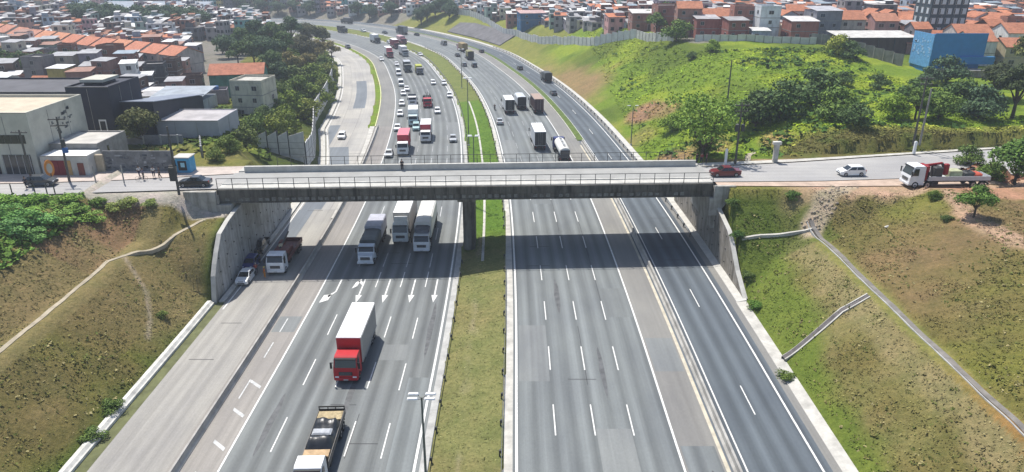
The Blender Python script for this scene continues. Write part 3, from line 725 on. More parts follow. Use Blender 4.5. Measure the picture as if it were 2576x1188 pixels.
def prismY(b, prof, y0, y1, m):
    n = len(prof); v = [(x, y0, z) for x, z in prof] + [(x, y1, z) for x, z in prof]
    b.mesh(v, [(i, (i + 1) % n, n + (i + 1) % n, n + i) for i in range(n)] + [tuple(range(n - 1, -1, -1)), tuple(range(n, 2 * n))], m)
M_ABUT = streaky('abutment concrete', (.40, .39, .36), .62)
b = MB(); prismY(b, [(-45.6, 10.72), (-45.6, 10.0), (-40.9, 5.6), (-39.3, 5.6), (-39.3, 8.8), (-41.2, 8.8), (-41.2, 10.72)], 94.4, 95.0, M_ABUT)
prismY(b, [(-41.4, 10.1), (-41.4, 4), (-39.3, 4), (-39.3, 8.8), (-41.0, 8.8), (-41.0, 10.1)], 95.01, 107.5, M_ABUT); bpart(b, 'abutment')
b = MB(); prismY(b, [(32.0, 10.62), (32.0, 9.9), (29.6, 6.2), (28.4, 6.2), (28.4, 8.8), (28.95, 8.8), (28.95, 10.62)], 97.4, 98.0, M_ABUT)
prismY(b, [(30.4, 10.1), (30.4, 4), (29.0, 4), (28.4, 8.8), (29.2, 8.8), (29.2, 10.1)], 98.01, 110.5, M_ABUT); bpart(b, 'abutment')

# soil-nailed retaining walls under the bridge ends
def nailwall(o_, ys_, zs_, base, m, label, sgn):
    b = MB(); pts = []
    yy = np.arange(ys_[0], ys_[-1], 1.0)
    for y in yy:
        x, y2 = RW(y, o_); pts.append((x, y2, float(np.interp(y, ys_, zs_))))
    t = .35 * sgn
    for p, q in zip(pts[:-1], pts[1:]):
        v = [(p[0], p[1], base), (q[0], q[1], base), (q[0] + t, q[1], base), (p[0] + t, p[1], base), (p[0], p[1], p[2]), (q[0], q[1], q[2]), (q[0] + t, q[1], q[2]), (p[0] + t, p[1], p[2])]
        b.mesh(v, [(0, 1, 5, 4), (4, 5, 6, 7), (3, 2, 6, 7), (0, 3, 7, 4), (1, 2, 6, 5)], m)
        c = [(a[0] - .05 * sgn, a[1], a[2]) for a in (p, q)]
        b.mesh([(c[0][0], c[0][1], c[0][2]), (c[1][0], c[1][1], c[1][2]), (q[0] + t + .2 * sgn, q[1], q[2]), (p[0] + t + .2 * sgn, p[1], p[2]),
                (c[0][0], c[0][1], c[0][2] + .12), (c[1][0], c[1][1], c[1][2] + .12), (q[0] + t + .2 * sgn, q[1], q[2] + .12), (p[0] + t + .2 * sgn, p[1], p[2] + .12)],
               [(4, 5, 6, 7), (0, 1, 5, 4), (3, 2, 6, 7)], M_CONCL)
    for k, p in enumerate(pts[::3]):
        z = base + 1.0 + (k % 2) * .6
        while z < p[2] - .5: b.box((p[0] - .03 * sgn, p[1], z), (.12, .17, .17), M_STEEL); z += 1.9
    o = b.build('retaining_wall'); return tag(o, label, 'retaining wall')
nailwall(29.3, WR_Y, WR_Z, -.2, streaky('rough shotcrete', (.31, .285, .25), .5), 'rough grey retaining wall dotted with nail heads beneath the right end of the overpass', 1)
nailwall(-39.0, WL_Y, WL_Z, -1.1, streaky('smooth shotcrete', (.40, .40, .39), .62), 'smooth pale retaining wall beneath the left end of the overpass', -1)

# ------------------------------------------------------------------ guard rails in the median
M_GALV = plain('galvanised steel', (.34, .35, .35), .5, .3, 3, metal=.3)
def guardrail(o_, s0, s1, label, side):
    s_, e_ = s0, s1; x0, y0 = RW(s0, o_); z = float(zr(o_))
    root = tag(empty('guard_rail', (x0, y0, z)), label, 'guard rail')
    n = int((s1 - s0) / 4); V, F = [], []
    prof = [(0, .45), (.05, .5), (0, .58), (.05, .66), (0, .74)]
    for i, s in enumerate(np.linspace(s0, s1, n + 1)):
        for a, h in prof: x, y = RW(s, o_ + side * a); V.append((x - x0, y - y0, h))
    k = len(prof); F = [(i * k + j, (i + 1) * k + j, (i + 1) * k + j + 1, i * k + j + 1) for i in range(n) for j in range(k - 1)]
    np_mesh('beam', np.array(V), np.array(F), M_GALV, parent=root)
    p = MB(); p.box((0, 0, .3), (.12, .16, .75), M_STEEL); p.box((side * .08, 0, .58), (.16, .2, .34), M_STEEL)
    src = None
    for s in np.linspace(s0, s1, min(n, 95)):
        x, y = RW(s, o_ - side * .16)
        if src is None: src = p.build('post', root); o = src
        else: o = src.copy(); COL.objects.link(o); o.parent = root
        o.location = (x - x0, y - y0, 0)
guardrail(-7.75, 30, 96, 'steel guard rail on the left edge of the median, nearer the camera than the overpass', -1)
guardrail(-1.35, 30, 96, 'steel guard rail on the right edge of the median, nearer the camera than the overpass', 1)
guardrail(-7.75, 108, 340, 'steel guard rail on the left edge of the median beyond the overpass', -1)
guardrail(-1.35, 108, 340, 'steel guard rail on the right edge of the median beyond the overpass', 1)
guardrail(27.9, 104, 330, 'steel guard rail along the foot of the green hill beyond the overpass', 1)

# ------------------------------------------------------------------ lamps and poles
M_POLE = plain('weathered pole', (.10, .095, .085), .8, .3, 2)
M_POLEC = plain('concrete pole', (.30, .29, .27), .85, .3, 1)
M_LAMPP = plain('lamp pole', (.13, .15, .13), .6, .2, 2)
M_WHITE = plain('white fitting', (.75, .76, .76), .5, .1, 3)
def street_lamp(x, y, z, h, label, heads=4, arms=.62):
    r = tag(empty('street_lamp', (x, y, z)), label, 'street lamp', 'street lamps in the median' if heads == 4 else None)
    b = MB(); b.tube((0, 0, 0), (0, 0, h), .13, .07, M_LAMPP, 8); b.build('pole', r)
    b = MB(); b.box((0, 0, .15), (.5, .5, .3), M_CONC, bev=.05); b.build('base', r)
    for k, (sx, sy) in enumerate(((1, .3), (-1, .3), (1, -.3), (-1, -.3))[:heads]):
        b = MB(); b.tube((0, 0, h - .15), (sx * .3, sy * .9, h + .02), .035, .03, M_POLEC, 6); a = b.build('arm', r)
        b = MB(); b.box((sx * arms, sy, h + .1), (.78, .3, .15), M_WHITE, bev=.06, top=(.9, .8)); b.build('lamp_head', r)
street_lamp(-6.5, 43.5, LZ + .6, 12.4, 'tall street lamp with four white heads in the median at the bottom of the photo')
street_lamp(-6.6, 120, LZ + .6, 12.6, 'street lamp with four white heads in the median just beyond the overpass')
street_lamp(-10.0, 162, LZ + .6, 15.4, 'very tall dark street lamp in the narrow median where the motorway begins to bend')
street_lamp(*RW(238, -4.6), -.4, 12.4, 'farthest street lamp in the median, on the bend beyond the trucks')
xx, yy, zz = G(1587, 366)
street_lamp(xx, yy, zz, 9, 'slim two headed lamp on the lower green slope right of the motorway', heads=2, arms=.9)
def utility_pole(x, y, z, h, label, arms=2, trafo=0, lean=(0, 0), rz=0, mat=None, banner=False):
    r = tag(empty('utility_pole', (x, y, z), rz), label, 'utility pole')
    m = mat or M_POLE
    b = MB(); b.tube((0, 0, 0), (lean[0], lean[1], h), .19, .12, m, 8); b.build('pole', r)
    for k in range(arms):
        zz = h - .35 - k * .9; b = MB(); b.box((lean[0], lean[1] - .16, zz), (2.3 - .3 * k, .12, .14), M_POLE)
        for q in (-1, -.4, .4, 1): b.tube((lean[0] + q * (.98 - .12 * k), lean[1] - .16, zz + .07), (lean[0] + q * (.98 - .12 * k), lean[1] - .16, zz + .27), .05, .04, M_POLEC, 6)
        b.build('cross_arm', r)
    for k in range(trafo):
        b = MB(); b.tube((.45 if k == 0 else -.45, -.25, h * .55), (.45 if k == 0 else -.45, -.25, h * .55 + 1.0), .3, .3, M_STEEL, 10); b.box((.45 if k == 0 else -.45, -.25, h * .55 + 1.05), (.3, .3, .12), M_POLEC); b.build('transformer', r)
    if banner: b = MB(); b.box((-.35, -.22, 3.0), (.9, .12, 1.9), M_STEEL, bev=.03); b.build('dark_box', r)
    return r
P1 = utility_pole(-64.4, 99.8, 10.7, 9.4, 'utility pole with a blue box in front of the cream commercial building', arms=2, trafo=1, lean=(.3, 0), rz=.15)
b = MB(); b.box((.55, -.3, 4.6), (.7, .35, .75), plain('blue box', (.03, .12, .35), .6, .1, 2), bev=.04); b.build('meter_box', P1)
utility_pole(-69, 98.6, 10.7, 7.8, 'utility pole with one cross arm at the far left edge by the shop entrance', arms=1)
utility_pole(-45.9, 93.9, 10.5, 9.6, 'dark utility pole with a dark box beside the left end of the overpass', arms=0, banner=True)
xx, yy, zz = G(1829, 262); utility_pole(xx, yy, zz, 9.5, 'bare dark pole standing alone up on the green hill right of the motorway', arms=0)
utility_pole(35.0, 108.6, 10.7, 9.6, 'utility pole with two transformers beside the dark red car', arms=2, trafo=2)
utility_pole(31.5, 116.8, 10.2, 7.2, 'short dark post between the leafy tree and the transformer pole', arms=0)
utility_pole(67.2, 117.2, 11.4, 11.5, 'left one of the twin poles in front of the brown bank', arms=2)
utility_pole(68.4, 117.4, 11.4, 9.5, 'right and shorter one of the twin poles in front of the brown bank', arms=0, mat=M_POLEC)
def post(x, y, z, h, label, m=None, w_=.28, name='bollard'):
    b = MB(); b.box((0, 0, h / 2), (w_, w_, h), m or M_WHITE, bev=.04); b.box((0, 0, h + .05), (w_ * .7, w_ * .7, .1), m or M_WHITE)
    return tag(b.build(name, loc=(x, y, z)), label, name.replace('_', ' '))
post(65.9, 114.2, 10.8, 2.0, 'tall white post at the far kerb in front of the brown bank', w_=.4)
post(33.4, 108.4, 10.7, 2.4, 'white post beside the transformer pole and the dark red car', w_=.35)
for k, (px, py) in enumerate(((242, 462), (313, 462))):
    x_, y_ = W(px, py, 10.7); post(x_, y_, 10.68, 2.6, ('slim grey post in front of the grey block wall, left one of two', 'slim grey post in front of the grey block wall, right one of two')[k], M_POLEC, .16, 'sign_post')
for k, (px, lab) in enumerate(((32, 'grey stump at the left road edge, leftmost of the posts'), (90, 'dark short post at the left road edge among the bushes'), (120, 'middle dark post at the left road edge'), (140, 'rightmost dark post at the left road edge'))):
    x_, y_ = W(px, 492, 10.6); post(x_, y_, 10.45, 1.7, lab, M_POLE, .14)
# white stepped marker pillar on the bank
xx, yy, zz = G(1948, 412); b = MB(); b.box((0, 0, 1.6), (.75, .6, 3.2), M_PAVE, bev=.06); b.box((0, 0, 3.4), (1.3, .7, .5), M_WHITEW, bev=.05); tag(b.build('stone_pillar', loc=(xx, yy, zz - .1)), 'pale stepped stone pillar at the left end of the brown bank', 'pillar')

# ------------------------------------------------------------------ noise barrier left beyond the overpass
M_NB = plain('grey noise panel', (.55, .55, .53), .85, .22, .8)
nb = tag(empty('noise_barrier', (-47, 142, 0)), 'tall grey panel wall with slanted tops along the left edge of the concrete side road', 'wall')
pts = [(-51.6 + 2.15 * k, 141.5) for k in range(4)]
s = 142.0
while s < 268: pts.append(RW(s + 2, float(left_edge(s)) - 2.6)); s += 3.2
pp = MB(); pp.box((0, 0, 2.9), (.2, .2, 7.4), M_STEEL); psrc = None
for k, (a, c) in enumerate(zip(pts[:-1], pts[1:])):
    z0 = LZ + (3.0 if k < 4 else .8); hA, hB = (4.9, 5.9) if k < 4 else (5.6, 5.9)
    L = math.hypot(c[0] - a[0], c[1] - a[1]); ang = math.atan2(c[1] - a[1], c[0] - a[0])
    b = MB(); t = .09
    v = [(.12, -t, -1.5), (L - .05, -t, -1.5), (L - .05, t, -1.5), (.12, t, -1.5), (.12, -t, hA), (L - .05, -t, hB), (L - .05, t, hB), (.12, t, hA)]
    b.mesh(v, [(3, 2, 1, 0), (4, 5, 6, 7), (0, 1, 5, 4), (1, 2, 6, 5), (2, 3, 7, 6), (3, 0, 4, 7)], M_NB)
    for h in (1.2, 2.4, 3.6): b.box((L / 2, -t - .01, h), (L - .4, .02, .05), M_STEEL)
    o = b.build('panel', nb, (a[0] + 47, a[1] - 142, z0), ang)
    if psrc is None: psrc = pp.build('post', nb); q = psrc
    else: q = psrc.copy(); COL.objects.link(q); q.parent = nb
    q.location = (a[0] + 47, a[1] - 142, z0 - .6)

# ------------------------------------------------------------------ concrete fence along the hill crest
def fence(pts, h, label, m, step=2.6, zoff=0):
    P = []
    for a, c in zip(pts[:-1], pts[1:]):
        n = max(1, round(math.hypot(c[0] - a[0], c[1] - a[1]) / step))
        P += [(a[0] + (c[0] - a[0]) * i / n, a[1] + (c[1] - a[1]) * i / n) for i in range(n)]
    P.append(pts[-1]); r = tag(empty('concrete_fence', (*P[0], 0)), label, 'fence'); x0, y0 = P[0]
    Z = [H1(*p) for p in P]
    pb = MB(); pb.box((0, 0, h / 2), (.22, .22, h + .2), M_POLEC); src = None
    for k, (a, c) in enumerate(zip(P[:-1], P[1:])):
        z0 = min(Z[k], Z[k + 1]) - .4; zt = max(Z[k], Z[k + 1]) + h; L = math.hypot(c[0] - a[0], c[1] - a[1])
        b = MB(); b.box((L / 2, 0, (z0 + zt) / 2), (L - .22, .1, zt - z0), m); b.build('panel', r, (a[0] - x0, a[1] - y0, 0), math.atan2(c[1] - a[1], c[0] - a[0]))
        if src is None: src = pb.build('post', r); q = src
        else: q = src.copy(); COL.objects.link(q); q.parent = r
        q.location = (a[0] - x0, a[1] - y0, Z[k])
M_FENCE = plain('pale fence concrete', (.64, .64, .60), .9, .25, .4)
M_FENCED = plain('mouldy fence concrete', (.22, .225, .21), .9, .5, .4)
fence([(-38, 428), (-33, 420), (-23, 405), (-12, 378), (-4, 352), (3, 337), (11, 312), (18, 297), (30, 268), (42, 250)], 2.9, 'pale concrete panel fence winding over the grassy knoll right of the motorway', M_FENCE, 3.2)
fence([(42, 250), (46, 236), (50, 228)], 2.6, 'low white concrete fence running down to the trees on the hill crest', M_WHITEW, 2.6)
fence([W(2040, 112, 16.5), W(2090, 122, 16), W(2150, 135, 15.5), W(2270, 168, 14)], 2.8, 'mouldy grey block fence at the top of the green hill beside the blue house', M_FENCED, 3.0)
fence([(55, 222), (66, 216.5), (78, 213.5), (90, 210), (97, 207)], 1.8, 'low patched grey wall under the brick houses on the hill crest', M_FENCE, 2.6)
# dark shotcrete slope beside the bend
P_ = []
for s_, d0, d1 in ((330, 31.0, 42), (345, 31.0, 42.5), (360, 31.2, 43), (376, 31.2, 43), (390, 31.3, 42)):
    a = RW(s_, d0); c = RW(s_, d1 - 3); P_.append((a, c))
b = MB()
for (a, c), (a2, c2) in zip(P_[:-1], P_[1:]):
    q = [(p[0], p[1], H1(*p) + .45) for p in (a, a2, c2, c)]; q2 = [(p[0], p[1], p[2] - 1.6) for p in q]
    b.mesh(q + q2, [(0, 1, 2, 3), (0, 3, 7, 4), (1, 0, 4, 5), (3, 2, 6, 7), (2, 1, 5, 6)], plain('dark shotcrete', (.16, .155, .16), .95, .4, .3, bmp=.5))
tag(b.build('retaining_slope'), 'dark grey sprayed concrete slope below the grassy knoll at the bend', 'retaining wall')

# ------------------------------------------------------------------ vehicles
M_PAINTC = plain('vehicle paint', (1, 1, 1), .32, .06, 2, objcol=True, spec=.5, coat=.4)
M_GLASS = glassy('dark glass', (.012, .018, .022), .08, .8)
M_RUBBER = plain('tyre rubber', (.018, .018, .018), .85, .2, 3)
M_RIM = plain('wheel rim', (.38, .38, .39), .4, .2, 4, metal=.4)
M_BLACK = plain('black trim', (.02, .02, .022), .55, .2, 2)
M_LIGHT = glassy('headlight glass', (.75, .77, .78), .15, .6)
M_RED = glassy('tail light', (.35, .01, .01), .2, .6)
M_CHAS = plain('truck chassis', (.035, .034, .033), .75, .4, 2)
M_PLATE = plain('plate', (.5, .5, .5), .5, .1, 2)

def wheel_mesh(r, wd):
    b = MB(); n = 16; prof = [(-wd / 2, r * .62), (-wd / 2, r * .93), (-wd * .32, r), (wd * .32, r), (wd / 2, r * .93), (wd / 2, r * .62)]
    v = []; k = len(prof)
    for i in range(n):
        t = 2 * math.pi * i / n
        for x, q in prof: v.append((x, q * math.cos(t), q * math.sin(t)))
    b.mesh(v, [(i * k + j, ((i + 1) % n) * k + j, ((i + 1) % n) * k + j + 1, i * k + j + 1) for i in range(n) for j in range(k - 1)], M_RUBBER, True)
    m = b; rim = MB(); rim.tube((-wd * .42, 0, 0), (wd * .42, 0, 0), r * .64, r * .64, M_RIM, 12); rim.tube((-wd * .5, 0, 0), (wd * .5, 0, 0), r * .2, r * .2, M_CHAS, 8)
    return m, rim
def add_wheels(root, xs, ys_, r, wd):
    m, rim = wheel_mesh(r, wd); first = None
    for y in ys_:
        for x in xs:
            if first is None: o = m.build('wheel', root); q = rim.build('rim', o); first = (o, q)
            else:
                o = first[0].copy(); COL.objects.link(o); o.parent = root; KIDS.setdefault(root.name, []).append(o)
                q = first[1].copy(); COL.objects.link(q); q.parent = o; KIDS.setdefault(o.name, []).append(q)
            o.location = (x, y, r)
def setcol(root, c):
    for o in [root] + list(kids(root)):
        o.color = (*c, 1)
        for q in kids(o): q.color = (*c, 1)
def make_car(kind, name):
    """front points along +y"""
    root = empty(name); hw = .86
    if kind == 'hatch': L, y0, y1, t0, t1, zt, zb, zh = 3.95, -1.85, 1.05, -1.45, .35, 1.47, .93, .86
    elif kind == 'sedan': L, y0, y1, t0, t1, zt, zb, zh = 4.45, -1.45, 1.1, -.85, .35, 1.44, .93, .88
    elif kind == 'suv': L, y0, y1, t0, t1, zt, zb, zh = 4.4, -2.05, 1.0, -1.85, .45, 1.72, 1.05, 1.0; hw = .9
    elif kind == 'pickup': L, y0, y1, t0, t1, zt, zb, zh = 5.2, -.75, 1.35, -.6, .65, 1.72, 1.08, 1.02; hw = .92
    else: L, y0, y1, t0, t1, zt, zb, zh = 4.9, -2.35, 1.6, -2.3, 1.0, 2.1, 1.15, 1.1; hw = .95
    h = L / 2; b = MB()
    rear = zb if kind != 'sedan' else .95
    prof = [(-h + .1, .28), (-h, .5), (-h + .02, .78), (-h + .1, rear - .03), (y0, rear + .02), (y1, zb), (y1 + .3, zh + .02), (h - .35, zh - .06), (h - .06, zh - .16), (h, .55), (h - .08, .28),
            (h - .5, .2), (-h + .5, .2)]
    ends = lambda y, z: (1 - .16 * max(0, (abs(y) - (h - .5)) / .5) ** 2) * (1 - .06 * max(0, (z - .7)) / .3)
    if kind == 'pickup':
        prof = [(-h, .5), (-h, 1.05), (-h + .08, 1.05), (-h + .1, .72), (y0 - .12, .72), (y0 - .1, 1.06), (y0, 1.08)] + prof[5:-1] + [(-h + .4, .35)]
    b.prism(prof, -hw, hw, M_PAINTC, taper=ends)
    if kind == 'pickup':
        for s_ in (-1, 1): b.box((s_ * (hw - .07), (y0 - h) / 2 - .05, .88), (.1, h + y0 - .1, .36), M_PAINTC)
    wb, wt = hw * .94, hw * .76
    if kind in ('suv', 'van'): wt = hw * .84
    P = [(-wb, y0, zb - .02), (wb, y0, zb - .02), (wb, y1, zb - .02), (-wb, y1, zb - .02), (-wt, t0, zt - .05), (wt, t0, zt - .05), (wt, t1, zt - .05), (-wt, t1, zt - .05)]
    q = [(-wt + .06, t0 + .08, zt), (wt - .06, t0 + .08, zt), (wt - .06, t1 - .1, zt), (-wt + .06, t1 - .1, zt)]
    b.mesh(P + q, [(0, 1, 5, 4), (1, 2, 6, 5), (2, 3, 7, 6), (3, 0, 4, 7), (8, 9, 10, 11), (4, 5, 9, 8), (5, 6, 10, 9), (6, 7, 11, 10), (7, 4, 8, 11)], M_PAINTC)
    b.build('body', root)
    def pane(i, j, k, l, name, a0=.08, a1=.92, b0=.1, b1=.88, d=.012):
        A, B, Cc, D = (Vector(P[x]) for x in (i, j, k, l)); nrm = (B - A).cross(D - A).normalized() * d
        f = lambda u, v: (A * (1 - u) + B * u) * (1 - v) + (D * (1 - u) + Cc * u) * v + nrm
        m = MB(); m.face([f(a0, b0), f(a1, b0), f(a1, b1), f(a0, b1)], M_GLASS); m.build(name, root)
    pane(2, 3, 7, 6, 'windscreen', .05, .95, .04, .95); pane(0, 1, 5, 4, 'rear_window')
    if kind != 'van':
        pane(1, 2, 6, 5, 'side_window', .07, .47); pane(1, 2, 6, 5, 'side_window', .51, .93); pane(3, 0, 4, 7, 'side_window', .07, .47); pane(3, 0, 4, 7, 'side_window', .51, .93)
    else: pane(1, 2, 6, 5, 'side_window', .68, .93); pane(3, 0, 4, 7, 'side_window', .07, .32)
    for s_ in (-1, 1):
        m = MB(); m.box((s_ * (hw * .68), h - .11, .66), (.34, .12, .15), M_LIGHT, bev=.03); m.build('headlight', root)
        m = MB(); m.box((s_ * (hw * .76), -h + .05, .8), (.2, .1, .26), M_RED, bev=.03); m.build('tail_light', root)
        m = MB(); m.box((s_ * (hw + .06), y1 - .25, zb + .05), (.16, .12, .12), M_BLACK, bev=.03); m.build('mirror', root)
    m = MB(); m.box((0, h - .04, .46), (hw * 1.15, .06, .2), M_BLACK, bev=.02); m.box((0, h - .06, .68), (hw * .8, .06, .08), M_BLACK); m.build('grille', root)
    m = MB(); m.box((0, -h + .02, .62), (.42, .04, .13), M_PLATE); m.build('number_plate', root)
    r = .31 if kind in ('hatch', 'sedan') else .36
    add_wheels(root, (-hw + .08, hw - .08), (-h + .78, h - .8), r, .2)
    root['L'] = L
    return root
PROTO = {}
COLS = {'white': (.78, .79, .79), 'silver': (.42, .44, .45), 'grey': (.17, .18, .19), 'black': (.015, .016, .018), 'dark': (.04, .045, .05), 'red': (.42, .015, .02), 'dark red': (.13, .008, .014),
        'teal': (.38, .55, .55), 'blue': (.02, .04, .2), 'beige': (.5, .45, .36)}
USED = set()
def put(root, x, y, z, hx, hy):
    root.location = (x, y, z); root.rotation_euler = (0, 0, math.atan2(-hx, hy))
CARS = {'hatch': 'small_car', 'sedan': 'sedan_car', 'suv': 'large_car', 'pickup': 'pickup_truck', 'van': 'van'}
def car(kind, px, py, colr, label, away=False, z=None, head=None, group=None):
    if z is None:
        zz = 0.0 if away else LZ; x, y = W(px, py, zz); z = float(zr(so_of([x], [y])[1][0])) + .012
        if (px > 1288) != away and not head: pass
    else: x, y = W(px, py, z)
    if head is None:
        s_, o_ = so_of([x], [y]); _, _, tx, ty = ref(s_[0]); hx, hy = (tx, ty) if away else (-tx, -ty)
    else: hx, hy = head
    if kind not in PROTO: PROTO[kind] = make_car(kind, CARS[kind])
    p = PROTO[kind]
    if kind in USED: r = copy_tree(p)
    else: r = p; USED.add(kind)
    L = p['L']
    if head is None: cx, cy = x + (hx if away else -hx) * L / 2 * 1.0, y + (hy if away else -hy) * L / 2
    else: cx, cy = x, y + .85
    put(r, cx, cy, z, hx, hy); setcol(r, COLS[colr])
    tag(r, label, {'pickup': 'pickup truck', 'van': 'van'}.get(kind, 'car'), group or ('vehicles moving on the motorway'))
    return r

def make_truck(name, L, body, cabc, bodyc, cab='over', bh=4.1, cabh=3.3, bl=None, cl=2.1, roofc=None, rear=None, frontc=None, gap=.5, extra=None, wd=2.5):
    """front at y = +L/2, ground origin in the middle"""
    root = empty(name); h = L / 2; hw = wd / 2; yf = h
    pm = lambda c, r=.4: plain('paint ' + '_'.join('%.3f' % q for q in c), c, r, .12, 1.2, spec=.4)
    mc = pm(cabc); mbd = pm(bodyc, .55)
    b = MB(); cy0 = yf - cl
    nose = .9 if cab == 'bonnet' else 0
    if nose:
        b.prism([(yf - .05, .55), (yf, 1.2), (yf - .12, 1.6), (yf - nose, 1.75), (yf - nose, .55)], -hw * .84, hw * .84, mc)
        cy0 -= .3
    b.prism([(yf - nose, .5), (cy0, .5), (cy0, cabh - .1), (cy0 + .15, cabh), (yf - nose - .65, cabh), (yf - nose - .45, cabh - .12), (yf - nose - .08, 1.85), (yf - nose, 1.5)], -hw * .98, hw * .98, mc,
            taper=lambda y, z: .93 if z > cabh - .15 else 1)
    b.build('cab', root)
    zt = min(cabh - .3, 2.95); fy = lambda z: yf - nose - .08 - (z - 1.85) * (.37 / max(.3, cabh - .12 - 1.85)) + .015
    m = MB(); m.face([(hw * .88, fy(1.9), 1.9), (-hw * .88, fy(1.9), 1.9), (-hw * .84, fy(zt), zt), (hw * .84, fy(zt), zt)], M_GLASS); m.build('windscreen', root)
    for s_ in (-1, 1):
        m = MB(); X = s_ * (hw * .98 + .012); m.face([(X, yf - nose - .3, 1.85), (X, yf - nose - 1.15, 1.85), (X * .985, yf - nose - 1.15, zt - .05), (X * .985, yf - nose - .5, zt - .05)][::s_], M_GLASS); m.build('side_window', root)
        m = MB(); m.box((s_ * (hw + .18), yf - nose - .05, 2.2), (.22, .12, .75), M_BLACK, bev=.03); m.box((s_ * (hw + .06), yf - nose - .1, 2.5), (.3, .05, .05), M_BLACK); m.build('mirror', root)
        m = MB(); m.box((s_ * hw * .72, yf + .03, .82), (.42, .08, .22), M_LIGHT, bev=.03); m.build('headlight', root)
    m = MB(); m.box((0, yf + .02, 1.25), (wd * .55, .06, .42), M_BLACK, bev=.02)
    for k in range(3): m.box((0, yf + .055, 1.12 + k * .13), (wd * .5, .02, .03), M_GALV)
    m.build('grille', root)
    m = MB(); m.box((0, yf + .02, .62), (wd * .96, .16, .36), mc if cabc[0] > .3 or cabc[0] > 2 * cabc[1] else M_BLACK, bev=.06); m.box((0, yf + .1, .55), (.5, .03, .14), M_PLATE); m.build('bumper', root)
    m = MB(); m.box((0, fy(zt) + .08, zt + .08), (wd * .86, .22, .12), M_BLACK); m.build('sun_visor', root)
    m = MB(); m.box((0, -.1, .85), (.9, L - .4, .3), M_CHAS); m.box((0, -h + .1, .6), (wd * .9, .12, .2), M_CHAS)
    for s_ in (-1, 1): m.box((s_ * (hw - .25), cy0 - 1.6, .75), (.4, 1.1, .5), M_CHAS, bev=.08)
    m.build('chassis', root)
    add_wheels(root, (-hw + .16, hw - .16), [yf - nose - .9 if not nose else yf - 1.0] + ([-h + 1.1, -h + 2.3] + ([-h + 3.5] if L > 12 else []) + ([cy0 - .6] if L > 11 else [])), .5, .3)
    if cab == 'fair':
        m = MB(); m.prism([(cy0 + .1, cabh), (cy0 + .1, cabh + .75), (cy0 + .5, cabh + .7), (yf - .75, cabh + .02)], -hw * .8, hw * .8, mc); m.build('roof_fairing', root)
    by1 = cy0 - gap; by0 = -h; bl = by1 - by0; bc = (by0 + by1) / 2
    if body == 'box':
        b = MB(); b.box((0, bc, (1.15 + bh) / 2), (wd + .06, bl, bh - 1.15), mbd, bev=.05); o = b.build('cargo_box', root)
        if roofc: m = MB(); m.box((0, bc, bh + .03), (wd, bl - .06, .06), pm(roofc, .5)); m.build('roof_sheet', root)
        if frontc: m = MB(); m.box((0, by1 + .02, (1.2 + bh) / 2), (wd, .05, bh - 1.3), pm(frontc)); m.build('front_panel', root)
        m = MB()
        for s_ in (-1, 1):
            for k in range(1, int(bl / .6)): m.box((s_ * (wd / 2 + .04), by0 + k * .6, (1.2 + bh) / 2), (.03, .05, bh - 1.3), mbd)
            m.box((s_ * (wd / 2 + .05), bc, bh - .06), (.05, bl, .1), M_GALV); m.box((s_ * (wd / 2 + .05), bc, 1.2), (.05, bl, .12), M_GALV)
        m.build('side_ribs', root)
        for s_ in (-1, 1): m = MB(); m.box((s_ * (wd / 2 - .1), bc, .72), (.05, bl * .45, .09), M_GALV); m.box((s_ * (wd / 2 - .1), bc, .5), (.05, bl * .45, .09), M_GALV); m.build('side_guard', root)
        m = MB(); mr = pm(rear) if rear else M_GALV
        for s_ in (-1, 1): m.box((s_ * wd / 4, by0 - .03, (1.2 + bh) / 2), (wd / 2 - .04, .06, bh - 1.35), mr)
        for s_ in (-.35, .35): m.box((s_, by0 - .08, (1.2 + bh) / 2), (.05, .05, bh - 1.4), M_GALV)
        m.build('rear_door', root)
    if body == 'tarp':
        b = MB(); n = max(4, int(bl / .9)); V, F = [], []
        for i in range(n + 1):
            y = by0 + bl * i / n; k = .03 * (i % 2)
            for X, Z in ((-hw, 1.15), (-hw - .02 + k, bh - .35), (-hw * .8, bh - .08 - k), (0, bh - k), (hw * .8, bh - .08 - k), (hw + .02 - k, bh - .35), (hw, 1.15)): V.append((X, y, Z))
        F = [(i * 7 + j, i * 7 + j + 1, (i + 1) * 7 + j + 1, (i + 1) * 7 + j) for i in range(n) for j in range(6)] + [tuple(range(7)), tuple(range(n * 7 + 6, n * 7 - 1, -1))]
        b.mesh(V, F, mbd); b.build('tarpaulin', root)
        m = MB(); m.box((0, bc, 1.3), (wd + .08, bl, .4), M_CHAS); m.build('side_board', root)
        if rear: m = MB(); m.box((0, by0 - .03, (1.2 + bh) / 2), (wd - .1, .06, bh - 1.4), pm(rear)); m.build('rear_door', root)
    if body in ('flat', 'open'):
        b = MB(); b.box((0, bc, 1.2), (wd, bl, .16), mbd); b.build('flatbed', root)
        hb = .45 if body == 'flat' else 1.0
        for s_ in (-1, 1): m = MB(); m.box((s_ * (hw - .03), bc, 1.28 + hb / 2), (.06, bl, hb), mbd); m.build('side_board', root)
        m = MB(); m.box((0, by1 - .05, 1.28 + .55), (wd, .09, 1.1), M_CHAS); m.build('headboard', root)
        m = MB(); m.box((0, by0 + .04, 1.28 + hb / 2), (wd, .07, hb), mbd); m.build('tailgate', root)
